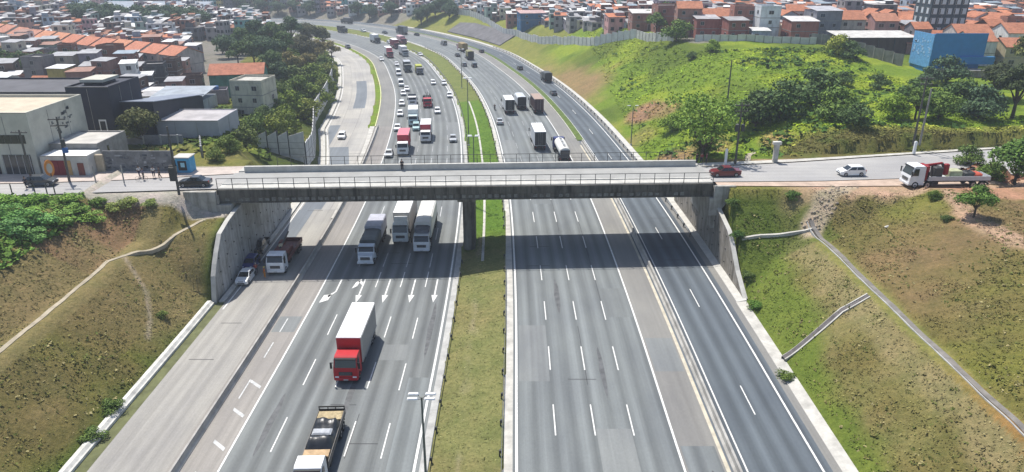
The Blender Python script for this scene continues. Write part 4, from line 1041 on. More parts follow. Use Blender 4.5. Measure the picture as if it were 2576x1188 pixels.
    if body == 'tank':
        b = MB(); n = 14; V, F = [], []
        prof = [(by0 + .1, .15), (by0 + .15, .9), (by0 + .4, 1.05), (by1 - .4, 1.05), (by1 - .15, .9), (by1 - .1, .15)]
        for y, r in prof:
            for i in range(n): t = 2 * math.pi * i / n; V.append((r * 1.12 * math.cos(t), y, 2.25 + r * math.sin(t)))
        F = [(i * n + j, i * n + (j + 1) % n, (i + 1) * n + (j + 1) % n, (i + 1) * n + j) for i in range(len(prof) - 1) for j in range(n)] + [tuple(range(n)), tuple(range(6 * n - 1, 5 * n - 1, -1))]
        b.mesh(V, F, mbd, True); b.build('tank', root)
        m = MB(); m.box((0, bc, 3.34), (.5, bl * .8, .1), M_GALV)
        for k in (-.3, 0, .3): m.tube((0, bc + k * bl, 3.2), (0, bc + k * bl, 3.5), .25, .25, M_GALV, 10)
        m.build('walkway', root); m = MB(); m.box((0, by0 + .02, 1.9), (wd * .8, .1, 1.6), pm(rear or (.1, .1, .1))); m.build('rear_panel', root)
    m = MB()
    for s_ in (-1, 1): m.box((s_ * hw * .8, -h - .02, .85), (.3, .06, .14), M_RED)
    m.build('tail_light', root)
    root['L'] = L
    if extra: extra(root, by0, by1, wd)
    return root
def truck(px, py, label, away=False, name='truck', at=None, head=None, z=None, **kw):
    r = make_truck(name, **kw); L = kw['L']
    if at is None:
        x, y = W(px, py, 0 if away else LZ); s_, o_ = so_of([x], [y]); _, _, tx, ty = ref(s_[0]); hx, hy = (tx, ty) if away else (-tx, -ty)
        z = float(zr(o_[0])) + .012; sg = 1 if away else -1; x, y = x + hx * sg * L / 2, y + hy * sg * L / 2
    else: (x, y), (hx, hy) = at, head
    put(r, x, y, z, hx, hy)
    return tag(r, label, 'truck', 'trucks on the motorway' if at is None else None)
WH = (.78, .78, .77); BK = (.02, .022, .026); GRY = (.16, .17, .18)
truck(872, 966, 'red truck with a long white roofed box in the third lane before the overpass', L=10.6, body='box', cabc=(.45, .012, .02), bodyc=(.34, .33, .32), roofc=(.85, .85, .84), frontc=(.42, .02, .03), bh=4.2, cabh=3.05, gap=.25, wd=2.6)  # white box: shade on its sides put into the grey body colour
# open bed truck at the bottom
def bed_load(root, y0, y1, wd):
    tan = plain('plywood', (.48, .34, .2), .85, .3, 2); tan2 = plain('sandy load', (.42, .34, .2), .9, .5, 3)
    b = MB(); b.box((0, y1 - .95, 1.62), (wd - .25, 1.3, .55), tan); b.build('plywood_stack', root)
    b = MB(); b.box((0, y0 + 1.0, 1.5), (wd - .2, 1.3, .4), tan2); b.build('sand_heap', root)
    m = plain('black tarpaulin', (.02, .024, .028), .38, .5, 2, bmp=.6, spec=.6)
    V, F = [], []; n, k = 12, 12; a, c = y0 + 1.75, y1 - 1.75; rr = random.Random(4)
    for i in range(n + 1):
        for j in range(k + 1):
            u, v = i / n, j / k; e = min(1, 5 * min(u, 1 - u)) * min(1, 6 * min(v, 1 - v))
            V.append(((v - .5) * (wd + .1), a + (c - a) * u, 1.5 + e * (.75 + .35 * math.sin(u * 9) + .1 * math.sin(v * 11 + u * 5)) + rr.random() * .08))
    b = MB(); b.mesh(V, [(i * (k + 1) + j, i * (k + 1) + j + 1, (i + 1) * (k + 1) + j + 1, (i + 1) * (k + 1) + j) for i in range(n) for j in range(k)], m, True); b.build('tarpaulin', root)
    b = MB(); b.box((0, (a + c) / 2 + .3, 2.3), (wd * .7, .9, .12), plain('shiny plastic', (.42, .44, .46), .3, .4, 3, spec=.6), top=(.8, .7)); b.build('plastic_sheet', root)
    b = MB(); b.box((0, y0 + .12, 2.05), (wd, .08, .12), M_CHAS); b.box((0, y0 + .12, 1.75), (wd, .08, .1), M_CHAS)
    for s_ in (-1, -.3, .3, 1): b.box((s_ * (wd / 2 - .05), y0 + .12, 1.7), (.07, .07, .8), M_CHAS)
    b.build('rear_rail', root)
r = truck(0, 0, 'white cab truck with plywood and black tarpaulin on its bed at the bottom edge', at=(-17.2, 52.9), head=(0.03, -1), z=LZ + .012, L=10.2, body='flat', cabc=WH, bodyc=(.12, .11, .1), cabh=2.8, gap=.2, wd=2.5, extra=bed_load)
def dbl(root, y0, y1, wd):
    m = plain('lavender tarpaulin', (.44, .45, .52), .6, .2, 1); L_ = (y1 - y0) * .55
    b = MB(); b.box((0, y0 + L_ / 2, 2.3), (wd + .06, L_, 2.3), m, bev=.12); b.build('rear_cargo_cover', root)
truck(920, 671, 'silver faced truck pulling a dark and a lavender cargo cover into the bridge shadow', L=13.0, body='tarp', cabc=(.62, .66, .7), bodyc=(.07, .09, .095), bh=3.1, cabh=2.75, cab='bonnet', gap=.5, extra=dbl)
truck(1008, 615, 'white box truck with a tall roof fairing passing under the overpass', L=13.5, body='box', cabc=(.72, .76, .76), bodyc=(.55, .52, .5), roofc=(.85, .85, .84), bh=4.3, cabh=3.2, cab='fair', gap=.4)
truck(1061, 639, 'white tarpaulin truck with a grey topped cab, nearest the median under the overpass', L=14.5, body='tarp', cabc=(.66, .68, .7), bodyc=(.74, .73, .69), bh=4.1, cabh=2.9, gap=.9,
      extra=lambda r, a, c, w_: (lambda b: (b.box((0, c + .75, 3.15), (w_ * .9, 1.9, .75), plain('grey deflector', (.15, .16, .19), .6, .3, 2), bev=.2), b.build('roof_deflector', r)))(MB()))
def crane_load(root, y0, y1, wd):
    m = plain('dark red machine', (.16, .02, .018), .5, .4, 2)
    b = MB(); b.box((0, y1 - 1.6, 2.0), (wd * .8, 2.4, 1.2), m, bev=.15); b.box((-.5, y1 - 3.2, 1.8), (.9, 1.6, .9), m, bev=.1); b.box((.6, y1 - 3.6, 2.1), (.7, 1.2, 1.5), m, bev=.1); b.build('machine', root)
    b = MB(); b.tube((.2, y1 - .5, 2.4), (.4, y0 + 1.2, 3.1), .16, .12, M_STEEL, 8); b.tube((.2, y1 - .5, 1.3), (.2, y1 - .5, 2.6), .22, .2, m, 8); b.build('boom', root)
    b = MB(); b.box((.3, y1 - 2.1, 2.75), (.5, .6, .35), plain('cream box', (.6, .52, .35), .6, .1, 2), bev=.05); b.build('tool_box', root)
truck(694.6, 693, 'parked white recovery truck with dark red machinery beside the left retaining wall', L=10.2, body='flat', cabc=(.76, .78, .8), bodyc=(.14, .03, .03), cabh=2.95, gap=.3, extra=crane_load, name='recovery_truck')
truck(1013.6, 393, 'truck with a large pink red box and white cab behind the overpass', L=9.5, body='box', cabc=WH, bodyc=(.42, .02, .045), bh=4.1, cabh=2.9, roofc=(.62, .16, .2))  # one red box: shaded sides coloured darker, sunlit roof coloured paler
truck(1071, 360, 'white box truck with a red front panel, right of the pink red truck', L=9, body='box', cabc=WH, bodyc=(.7, .7, .7), bh=3.9, cabh=2.7, frontc=(.4, .03, .06))
truck(1039.6, 319, 'white box truck with a pale teal cab ahead of the pink red truck', L=8.5, body='box', cabc=(.5, .62, .62), bodyc=WH, bh=4.0, cabh=2.8)
truck(1038, 268, 'white fronted truck with a grey open load, fourth in the queue past the overpass', L=7.5, body='open', cabc=WH, bodyc=(.2, .21, .22), cabh=2.7)
truck(1076, 272, 'bright red truck carrying dark branches, on the bend past the overpass', L=7.5, body='open', cabc=(.48, .01, .03), bodyc=(.05, .06, .06), cabh=2.7,
      extra=lambda r, a, c, w_: (lambda b: ([b.tube((random.uniform(-.9, .9), c - .3, 1.5), (random.uniform(-1.2, 1.2), a + .5, random.uniform(2.4, 3.4)), .12, .08, M_STEEL, 6) for _ in range(9)], b.build('load', r)))(MB()))
truck(1057, 189, 'grey truck with a yellow green load on the bend beyond the overpass', L=7, body='open', cabc=(.2, .2, .22), bodyc=(.35, .36, .05), cabh=2.5,
      extra=lambda r, a, c, w_: (lambda b: (b.box((0, (a + c) / 2, 2.2), (w_ - .2, c - a - .2, 1.6), plain('yellow load', (.42, .45, .06), .7, .3, 2), bev=.1), b.build('load', r)))(MB()))
truck(1027, 183, 'dark grey truck with a white roof strip, next to the yellow loaded grey truck', L=8, body='box', cabc=(.12, .14, .14), bodyc=(.1, .11, .12), bh=3.6, cabh=2.9, roofc=(.4, .42, .45))
truck(983, 147, 'white box truck with a red nose far up the bend, leftmost of the far trucks', L=9, body='box', cabc=(.3, .05, .06), bodyc=WH, bh=4.1, cabh=2.8, frontc=(.6, .2, .25))
truck(1021, 143, 'white and grey truck far up the bend, between the red nosed truck and the median', L=9, body='box', cabc=(.35, .37, .38), bodyc=(.6, .6, .6), bh=3.9, cabh=2.8)
truck(1001, 124, 'maroon truck with a white roof far up the bend', L=9, body='box', cabc=(.12, .03, .05), bodyc=(.25, .05, .08), bh=3.9, cabh=2.8, roofc=(.8, .78, .78))
truck(1018, 115, 'pale pink topped maroon truck, just ahead of the other maroon truck', L=8, body='tarp', cabc=(.2, .03, .06), bodyc=(.55, .35, .38), bh=3.8, cabh=2.8)
truck(952, 110, 'dark fronted truck with a white top in the far traffic near the trees', L=9, body='box', cabc=(.06, .07, .07), bodyc=(.7, .72, .72), bh=3.9, cabh=2.8)
truck(870, 84, 'dark truck entering the bend next to the tree covered mound', L=8, body='box', cabc=(.05, .06, .06), bodyc=(.05, .05, .05), bh=3.6, cabh=2.7)
truck(885, 61, 'farthest dark truck, on the upper motorway above the tree covered mound', L=9, body='tarp', cabc=(.08, .08, .08), bodyc=(.12, .12, .12), bh=3.8, cabh=2.7, away=True)
truck(1283, 289, 'white box truck with a black rear, left one of the three abreast', True, L=9.5, body='box', cabc=WH, bodyc=WH, bh=4.1, cabh=2.8, rear=BK)
truck(1313, 277, 'pale grey tarpaulin truck with a black rear, middle one of the three abreast', True, L=9.5, body='tarp', cabc=WH, bodyc=(.5, .53, .56), bh=3.7, cabh=2.8, rear=BK)
truck(1356, 288, 'brown roofed cargo truck with dark maroon sides beside the grass strip', True, L=11, body='box', cabc=GRY, bodyc=(.085, .045, .045), bh=4.1, cabh=2.8, roofc=(.36, .25, .19), rear=(.06, .025, .035))
truck(1359, 380, 'large white box truck with a black rear just past the overpass', True, L=11.5, body='box', cabc=WH, bodyc=(.72, .73, .74), bh=4.3, cabh=2.9, rear=BK, roofc=(.86, .86, .85))
truck(1421, 410, 'tanker truck with a dark blue cab and a white tank above the overpass railing', True, L=12, body='tank', cabc=(.012, .018, .13), bodyc=(.74, .73, .68), cabh=2.9, rear=(.08, .075, .08), name='tanker_truck')
truck(1380, 209, 'dark truck with a small white top on the right side road', True, L=7, body='tarp', cabc=GRY, bodyc=(.06, .07, .075), bh=3.4, cabh=2.9, rear=BK)
truck(1021, 88, 'big dark truck far up the right carriageway below the grassy knoll', True, L=10, body='box', cabc=GRY, bodyc=(.06, .07, .08), bh=4.2, cabh=2.9)
truck(1170, 132, 'mustard brown loaded truck far up the right carriageway', True, L=9, body='tarp', cabc=(.5, .3, .35), bodyc=(.27, .19, .07), bh=3.8, cabh=2.8)
truck(1185, 152, 'olive loaded truck with a white cab following the mustard brown one', True, L=8, body='tarp', cabc=WH, bodyc=(.2, .19, .07), bh=3.6, cabh=2.8, rear=BK)
truck(660, 50, 'dark truck on the distant stretch of motorway left of the tree covered mound', L=9, body='box', cabc=GRY, bodyc=(.07, .07, .08), bh=3.9, cabh=2.8)

cl = [('hatch', 1011, 268.5, 'white', 'white small car in the left lane beside the truck with the grey open load'),
 ('hatch', 1006.6, 295, 'white', 'white small car in the left lane between two others, beside the teal cab truck roof'),
 ('sedan', 999, 332, 'white', 'white car in the left lane just behind left of the pink red truck'),
 ('sedan', 977, 399, 'silver', 'silver car with a dark front left of the pink red truck, just above the railing'),
 ('hatch', 1101, 288, 'white', 'lone white small car in the middle lane right of the bright red truck'),
 ('sedan', 1140, 360, 'silver', 'silver car alone in the lane next to the median just past the overpass'),
 ('hatch', 1132, 247.7, 'white', 'white small car hugging the median lane on the bend, nearest of three'),
 ('sedan', 1118.5, 215.6, 'white', 'white car beside the median on the bend, right one of a side by side pair'),
 ('hatch', 1091, 214.8, 'white', 'white small car on the bend, left one of a side by side pair'),
 ('van', 1010, 219, 'white', 'white van in the left lane on the bend ahead of two white cars'),
 ('sedan', 1024, 231, 'white', 'white car with a dark windscreen tucked behind the white van'),
 ('hatch', 1015, 242.5, 'white', 'white small car following the car behind the white van'),
 ('van', 1004, 192, 'white', 'white van farther up the left lane beside the dark grey truck'),
 ('sedan', 999, 167.4, 'white', 'white car with a dark front ahead of the farther white van'),
 ('hatch', 961, 154.5, 'white', 'white small car on the shoulder side far up beside the yellow green kerb'),
 ('sedan', 1060, 142, 'white', 'white car far up next to the median, alone'),
 ('hatch', 983, 110.5, 'white', 'white small car far up between the dark fronted truck and the maroon trucks'),
 ('sedan', 973, 90, 'dark', 'dark car far up next to the median where the road turns away'),
 ('hatch', 918.6, 85, 'white', 'tiny white car where the traffic comes round the far bend'),
 ('suv', 878.5, 123.3, 'dark', 'dark car alone far up on the pale concrete side road'),
 ('hatch', 858, 352.5, 'white', 'white small car alone on the dark patch of the left side road'),
 ('suv', 1046.6, 331, 'teal', 'pale teal car squeezed between the teal cab truck and the pink red truck'),
 ('sedan', 606.6, 721.5, 'white', 'white sedan parked at the left kerb in front of the recovery truck'),
 ('hatch', 622, 684, 'blue', 'dark blue car parked behind the white sedan at the left retaining wall'),
 ('pickup', 641, 645, 'dark', 'dark pickup at the foot of the left retaining wall, last of the parked vehicles')]
for k, px, py, c, lab in cl: car(k, px, py, c, lab)
for k, px, py, c, lab in [('sedan', 1258.6, 316, 'silver', 'silver car beside the median behind the three trucks abreast'),
 ('sedan', 1396, 242, 'dark', 'dark car on the right side road level with the brown cargo truck'),
 ('hatch', 1311, 177.5, 'dark', 'dark small car far up the right side road by the grass strip'),
 ('sedan', 1052.7, 91, 'dark', 'dark car just right of the big dark truck far up the right carriageway'),
 ('van', 1121, 115, 'grey', 'grey van far up the right carriageway below the dark sprayed slope'),
 ('sedan', 1153.7, 144, 'dark', 'dark car left of the olive loaded truck'),
 ('hatch', 1214.6, 134, 'dark', 'dark small car at the outer edge right of the mustard brown truck'),
 ('suv', 1195.6, 171, 'dark', 'dark large car below the olive loaded truck, in the middle lane'),
 ('hatch', 1170, 168.5, 'grey', 'small grey car next to the median below the olive loaded truck')]: car(k, px, py, c, lab, away=True)
car('sedan', 486, 472, 'black', 'black sedan driving left on the approach road at the left end of the overpass', z=10.64, head=(-1, -.03), group='cars on the overpass road')
car('sedan', 1827, 446, 'dark red', 'dark red car on the overpass road beside the transformer pole', z=10.64, head=(-1, -.04), group='cars on the overpass road')
car('hatch', 2146, 444.5, 'white', 'white small car on the overpass road right of the bridge, before the flatbed truck', z=10.64, head=(-1, -.05), group='cars on the overpass road')
def knuckle(root, y0, y1, wd):
    rd = plain('red crane paint', (.30, .015, .02), .45, .3, 2); m = MB()
    m.box((0, y1 + .05, 2.1), (1.9, .5, 2.1), rd, bev=.08); m.tube((0, y1, 3.0), (0, y1 - 2.3, 3.35), .22, .18, rd, 8); m.tube((0, y1 - 2.3, 3.35), (0, y1 - 3.0, 2.1), .2, .16, M_STEEL, 8); m.build('loader_crane', root)
    m = MB(); m.box((-.4, y1 - 1.5, 2.2), (1.3, 1.2, 1.6), M_STEEL, bev=.12); m.box((.5, y1 - 2.2, 1.9), (.9, .9, 1.1), plain('worn orange drum', (.55, .15, .04), .6, .3, 2), bev=.2); m.box((-.2, y1 - 2.9, 2.5), (.6, .7, 1.6), rd, bev=.1); m.build('machinery', root)
    m = MB(); m.box((.3, y1 - 4.4, 1.8), (1.6, 1.8, 1.0), plain('pale green crate', (.40, .42, .26), .7, .3, 2), bev=.08); m.build('crate', root)
    m = MB(); m.box((0, y1 - 6.4, 1.7), (1.3, 1.5, .8), M_STEEL, bev=.15); m.tube((0, y1 - 6, 2.1), (.2, y1 - 7.2, 2.5), .12, .1, M_STEEL, 8); m.build('engine_part', root)
    m = MB(); m.box((0, y0 + 1.5, 1.65), (1.5, 1.4, .6), plain('orange sacks', (.5, .09, .05), .7, .3, 2), bev=.2); m.build('sack_pile', root)
truck(0, 0, 'white flatbed truck with a red loader crane parked on the dirt at the right', at=(61.7, 97.9), head=(-1, -.03), z=10.56, L=11.6, body='flat', cabc=(.74, .76, .78), bodyc=(.5, .53, .55), cabh=3.2, gap=.5, extra=knuckle, name='flatbed_truck')
# motorcycles with riders are small: machine and person are separate things
def motorcycle(px, py, label, away=False):
    x, y = W(px, py, 0 if away else LZ); s_, o_ = so_of([x], [y]); _, _, tx, ty = ref(s_[0]); hx, hy = (tx, ty) if away else (-tx, -ty)
    r = empty('motorcycle'); put(r, x, y, float(zr(o_[0])) + .012, hx, hy); tag(r, label, 'motorcycle')
    b = MB(); b.box((0, 0, .72), (.28, .9, .3), M_BLACK, bev=.1); b.box((0, -.45, .82), (.26, .7, .12), M_BLACK, bev=.04); b.box((0, .1, .45), (.3, .5, .35), M_CHAS, bev=.08); b.build('frame', r)
    b = MB(); b.tube((-.36, .5, 1.08), (.36, .5, 1.08), .025, .025, M_STEEL, 6); b.tube((0, .72, .3), (0, .5, 1.05), .04, .04, M_STEEL, 6); b.build('handlebar', r)
    m, rim = wheel_mesh(.31, .12)
    o = m.build('wheel', r); rim.build('rim', o); o.location = (0, .72, .31); o2 = o.copy(); COL.objects.link(o2); o2.parent = r; o2.location = (0, -.62, .31)
    return r

# ------------------------------------------------------------------ people
M_SKIN = plain('skin', (.30, .17, .11), .6, .1, 4)
def skin_obj(name, V, E, Rr, mat, parent, sub=1):
    me = bpy.data.meshes.new(name); me.from_pydata(V, E, []); me.materials.append(mat)
    o = bpy.data.objects.new(name, me); link(o, parent)
    if parent is not None: KIDS.setdefault(parent.name, []).append(o)
    sk = o.modifiers.new('skin', 'SKIN'); sk.use_smooth_shade = True
    for k, d in enumerate(me.skin_vertices[0].data): q = Rr[k]; d.radius = q if isinstance(q, tuple) else (q, q); d.use_root = (k == 0)
    s_ = o.modifiers.new('sub', 'SUBSURF'); s_.levels = sub; s_.render_levels = sub
    return o
def person(x, y, z, rz, shirt, trousers, label, pose='stand', hair=(.02, .015, .01), hat=None, sit=False):
    st = .22 if pose == 'walk' else .04; ar = .25 if pose == 'walk' else .05; rch = pose == 'reach'
    V = [(0, 0, .95), (0, 0, 1.15), (0, .01, 1.38), (0, .01, 1.47), (0, .02, 1.56), (0, .03, 1.66), (0, .02, 1.73),
         (.19, 0, 1.40), (.24, -ar * .5, 1.13), (.25, ar * .3 + .06, .90), (-.19, 0, 1.40), (-.24, ar * .5, 1.13), (-.25, -ar * .3 + .06, .90),
         (.10, 0, .90), (.11, st * .6, .50), (.11, st * .5, .10), (.12, st * .5 + .14, .04), (-.10, 0, .90), (-.11, -st * .2, .50), (-.11, -st * 1.2, .12), (-.12, -st * 1.2 + .14, .05)]
    if sit:
        for i, p in ((14, (.16, .42, .85)), (15, (.17, .3, .42)), (16, (.17, .44, .38)), (18, (-.16, .42, .85)), (19, (-.17, .3, .42)), (20, (-.17, .44, .38)), (8, (.27, .22, 1.2)), (9, (.3, .48, 1.12)), (11, (-.27, .22, 1.2)), (12, (-.3, .48, 1.12))): V[i] = p
    if rch: V[8], V[9] = (.26, .2, 1.22), (.22, .48, 1.25); V[11], V[12] = (-.26, .2, 1.22), (-.2, .45, 1.05)
    E = [(0, 1), (1, 2), (2, 3), (3, 4), (4, 5), (5, 6), (2, 7), (7, 8), (8, 9), (2, 10), (10, 11), (11, 12), (0, 13), (13, 14), (14, 15), (15, 16), (0, 17), (17, 18), (18, 19), (19, 20)]
    Rr = [(.13, .10), (.13, .095), (.14, .10), .055, .075, .09, .055, .055, .042, .03, .055, .042, .03, .085, .058, .042, (.045, .03), .085, .058, .042, (.045, .03)]
    for w_, sx in ((9, 1), (12, -1)):
        p = Vector(V[w_]); d = (Vector(V[w_]) - Vector(V[w_ - 1])).normalized(); u = Vector((0, 1, 0)); u = (u - d * u.dot(d)).normalized(); n_ = d.cross(u) * -sx
        palm = len(V); V.append(tuple(p + d * .07)); E.append((w_, palm)); Rr.append((.035, .018))
        for k, ln in enumerate((.075, .085, .08, .06)):
            a = len(V); q = p + d * .08 + u * (.028 - .018 * k); V.append(tuple(q)); V.append(tuple(q + d * ln * .55 + n_ * .008)); V.append(tuple(q + d * ln * .9 + n_ * .03)); E += [(palm, a), (a, a + 1), (a + 1, a + 2)]; Rr += [.009, .008, .007]
        a = len(V); V.append(tuple(p + d * .03 + u * .04)); V.append(tuple(p + d * .07 + u * .065)); E += [(w_, a), (a, a + 1)]; Rr += [.011, .009]
    root = empty('person', (x, y, z), rz); tag(root, label, 'person')
    skin_obj('body', V, E, Rr, M_SKIN, root)
    b = MB()
    for s_ in (-1, 1): b.box((s_ * .034, .115, 1.66), (.02, .012, .012), M_BLACK); b.box((s_ * .088, .02, 1.65), (.02, .04, .06), M_SKIN)
    b.box((0, .128, 1.63), (.02, .03, .04), M_SKIN, top=(.6, .5)); b.box((0, .115, 1.595), (.045, .01, .01), plain('lips', (.2, .07, .06), .5, .1))
    b.build('face', root)
    pm = lambda n, c: plain(n + '%.2f%.2f%.2f' % c, c, .85, .2, 3)
    I = [0, 1, 2, 7, 8, 10, 11]; mp = {k: i for i, k in enumerate(I)}
    skin_obj('shirt', [V[k] for k in I], [(mp[a], mp[c]) for a, c in E if a in mp and c in mp], [(.155, .125), (.155, .12), (.165, .12), .075, .06, .075, .06], pm('shirt', shirt), root)
    I = [0, 13, 14, 15, 17, 18, 19]; mp = {k: i for i, k in enumerate(I)}
    skin_obj('trousers', [V[k] for k in I], [(mp[a], mp[c]) for a, c in E if a in mp and c in mp], [(.15, .12), .105, .075, .06, .105, .075, .06], pm('trousers', trousers), root)
    b = MB(); b.tube((0, .0, 1.66), (0, -.005, 1.76), .105, .07, pm('hair', hat or hair), 10)
    if hat: b.box((0, .1, 1.71), (.17, .12, .02), pm('hair', hat))
    b.build('helmet' if hat else 'hair', root)
    return root
def P_(px, py, z): return W(px, py, z)
x, y = P_(1012, 429, 10.8); person(x, y, 10.80, 0.1, (.02, .02, .022), (.02, .02, .03), 'person in dark clothes standing at the far barrier in the middle of the overpass')
for px, py, rz, sh, tr, pose, hat, lab in ((646, 690, .6, (.5, .03, .03), (.03, .03, .05), 'reach', (.6, .6, .55), 'worker in a red top beside the white sedan under the overpass'),
    (667, 700, -.9, (.65, .17, .02), (.5, .2, .03), 'stand', (.7, .6, .1), 'worker in an orange suit between the white sedan and the recovery truck'),
    (652, 655, 1.6, (.1, .12, .06), (.03, .03, .03), 'stand', None, 'person in dark green near the dark pickup at the retaining wall'),
    (649, 622, 2.5, (.2, .05, .03), (.04, .03, .03), 'stand', None, 'person in a brown top farthest back along the left retaining wall')):
    x, y = P_(px, py, LZ); person(x, y, LZ + .012, rz, sh, tr, lab, pose, hat=hat)
for px, py, rz, sh, tr, pose, lab in ((352, 446, 1.2, (.5, .5, .5), (.03, .04, .1), 'walk', 'pedestrian in a pale shirt walking in front of the grey block wall'),
    (362, 452, -1, (.12, .12, .2), (.1, .1, .1), 'stand', 'pedestrian in a navy top standing with the bicycle on the pavement'),
    (388, 447, .4, (.6, .58, .55), (.05, .05, .08), 'stand', 'pedestrian in white left of the blue kiosk, nearer the wall'),
    (403, 449, 2, (.08, .06, .06), (.03, .03, .03), 'walk', 'pedestrian in black walking towards the blue kiosk'),
    (67, 474, 1.4, (.03, .035, .05), (.03, .03, .04), 'walk', 'person in dark clothes crossing at the far left shop entrance'),
    (82, 466, 0, (.08, .1, .25), (.05, .05, .06), 'stand', 'person in a blue top beside the orange advertising board')):
    x, y = P_(px, py, 10.7); person(x, y, 10.70, rz, sh, tr, lab, pose)
for px, py, rz, sh, lab in ((1752, 412, .5, (.03, .03, .04), 'person in black under the leafy tree at the right end of the overpass'), (1764, 411, 2.5, (.28, .03, .04), 'person in a dark red top under the leafy tree, between two others'), (1776, 412, -2, (.2, .05, .08), 'person in a plum top nearest the dark red car under the leafy tree')):
    x, y = P_(px, py, 10.7); person(x, y, 10.72, rz, sh, (.03, .03, .05), lab)
mt = motorcycle(1244.8, 277, 'black motorcycle riding close to the median beside the three trucks abreast', True)
pr = person(*mt.location[:2], mt.location.z - .02, mt.rotation_euler.z, (.02, .02, .025), (.03, .03, .04), 'rider in black on the motorcycle beside the three trucks abreast', sit=True, hat=(.03, .03, .03))
mt = motorcycle(1016, 172, 'dark motorcycle filtering between the lanes left of the dark grey truck')
pr = person(*mt.location[:2], mt.location.z - .02, mt.rotation_euler.z, (.03, .03, .035), (.03, .03, .04), 'rider in dark clothes on the motorcycle left of the dark grey truck', sit=True, hat=(.05, .05, .05))
# bicycle leaning on the pavement
x, y = P_(356, 455, 10.7); r = tag(empty('bicycle', (x, y, 10.7), .3), 'dark bicycle standing on the pavement in front of the grey block wall', 'bicycle')
b = MB()
for a, c in (((-.45, 0, .35), (-.1, 0, .8)), ((-.1, 0, .8), (.4, 0, .8)), ((.4, 0, .8), (.0, 0, .35)), ((0, 0, .35), (-.1, 0, .8)), ((-.45, 0, .35), (0, 0, .35)), ((.4, 0, .95), (.55, 0, .35))): b.tube(a, c, .02, .02, M_STEEL, 6)
b.build('frame', r); b = MB(); b.tube((.38, -.25, 1.0), (.38, .25, 1.0), .015, .015, M_STEEL, 6); b.build('handlebar', r); b = MB(); b.box((-.12, 0, .86), (.22, .12, .05), M_BLACK); b.build('saddle', r)
for q in (-.45, .55):
    b = MB()
    for i in range(16):
        t, u = 2 * math.pi * i / 16, 2 * math.pi * (i + 1) / 16; b.tube((q + .33 * math.cos(t), 0, .34 + .33 * math.sin(t)), (q + .33 * math.cos(u), 0, .34 + .33 * math.sin(u)), .018, .018, M_RUBBER, 5, False)
    b.build('wheel', r)

# ------------------------------------------------------------------ vegetation
M_LEAF = leaf_mat('foliage'); M_ALEAF = attr_leaf('ground foliage'); M_BARK = plain('bark', (.09, .07, .05), .9, .4, 3)
def quads_at(P, Nn, size, rs, asp=.7):
    """one bent leaf-cluster card per point"""
    n = len(P); up = rs.randn(n, 3); u = np.cross(Nn, up); u /= np.linalg.norm(u, axis=1)[:, None] + 1e-9; v = np.cross(Nn, u)
    s_ = (size * (.6 + .8 * rs.rand(n)))[:, None]
    V = np.stack([P - u * s_ - v * s_ * asp, P + u * s_ - v * s_ * asp * .6, P + u * s_ * .8 + v * s_ * asp, P - u * s_ * .7 + v * s_ * asp * .8], 1).reshape(-1, 3)
    return V, np.arange(n * 4).reshape(-1, 4)
def crown(lobes, n, size, seed):
    rs = np.random.RandomState(seed); C_ = np.array([l[:3] for l in lobes], float); Rr = np.array([l[3:6] for l in lobes], float)
    wgt = (Rr.prod(1) ** .66); k = rs.choice(len(lobes), n, p=wgt / wgt.sum())
    d = rs.randn(n, 3); d /= np.linalg.norm(d, axis=1)[:, None]; d[:, 2] = np.where(d[:, 2] < -.45, -d[:, 2] * .6, d[:, 2])
    r = (.55 + .5 * rs.rand(n) ** .6) * (1 + .25 * np.sin(d[:, 0] * 7 + seed) * np.sin(d[:, 1] * 6 + d[:, 2] * 5))
    P = C_[k] + d * Rr[k] * r[:, None]; Nn = d + rs.randn(n, 3) * .55 + np.array([0, 0, .35]); Nn /= np.linalg.norm(Nn, axis=1)[:, None]
    return quads_at(P, Nn, size, rs)
def make_tree(name, H_, Rc, seed, n=1700, leaf=.32, trunk=.35, lob=9, flat=.75, cz=None):
    rs = random.Random(seed); root = empty(name); b = MB(); th = H_ * trunk
    b.tube((0, 0, -.6), (0, 0, th), .035 * H_, .024 * H_, M_BARK, 8); lobes = []
    for k in range(lob):
        a = 2 * math.pi * k / lob + rs.uniform(-.4, .4); rad = Rc * rs.uniform(.25, .72) if k else 0
        z = H_ * (rs.uniform(trunk + .12, .88) if trunk > .15 else rs.uniform(.1, .75)) if k else H_ * .82
        c = (rad * math.cos(a), rad * math.sin(a), z); q = Rc * rs.uniform(.32, .5)
        lobes.append((*c, q, q, q * flat)); b.tube((0, 0, th * rs.uniform(.7, 1)), (c[0] * .8, c[1] * .8, c[2] - q * .3), .016 * H_, .006 * H_, M_BARK, 6, False)
    b.build('trunk', root); V, F = crown(lobes, n, leaf, seed); np_mesh('crown', V, F, M_LEAF, parent=root)
    return root
TP = {'round': make_tree('broadleaf_tree', 8, 4.0, 11, 3200, .2), 'tall': make_tree('broadleaf_tree', 11, 4.2, 23, 4000, .22, .33, 11), 'dense': make_tree('broadleaf_tree', 9, 5.0, 37, 4800, .23, .2, 13, .8),
      'bush': make_tree('bush', 3.0, 2.1, 51, 2800, .105, .1, 11), 'shrub': make_tree('bush', 1.5, 1.5, 67, 1300, .085, .08, 9), 'vase': make_tree('broadleaf_tree', 9.5, 5.6, 71, 4200, .17, .2, 17, .6)}
TUSED = set()
G_MID = (.085, .150, .030); G_DARK = (.060, .110, .034); G_BLUE = (.050, .095, .048); G_YEL = (.20, .25, .04); G_BR = (.150, .140, .055); G_LUSH = (.13, .22, .025)
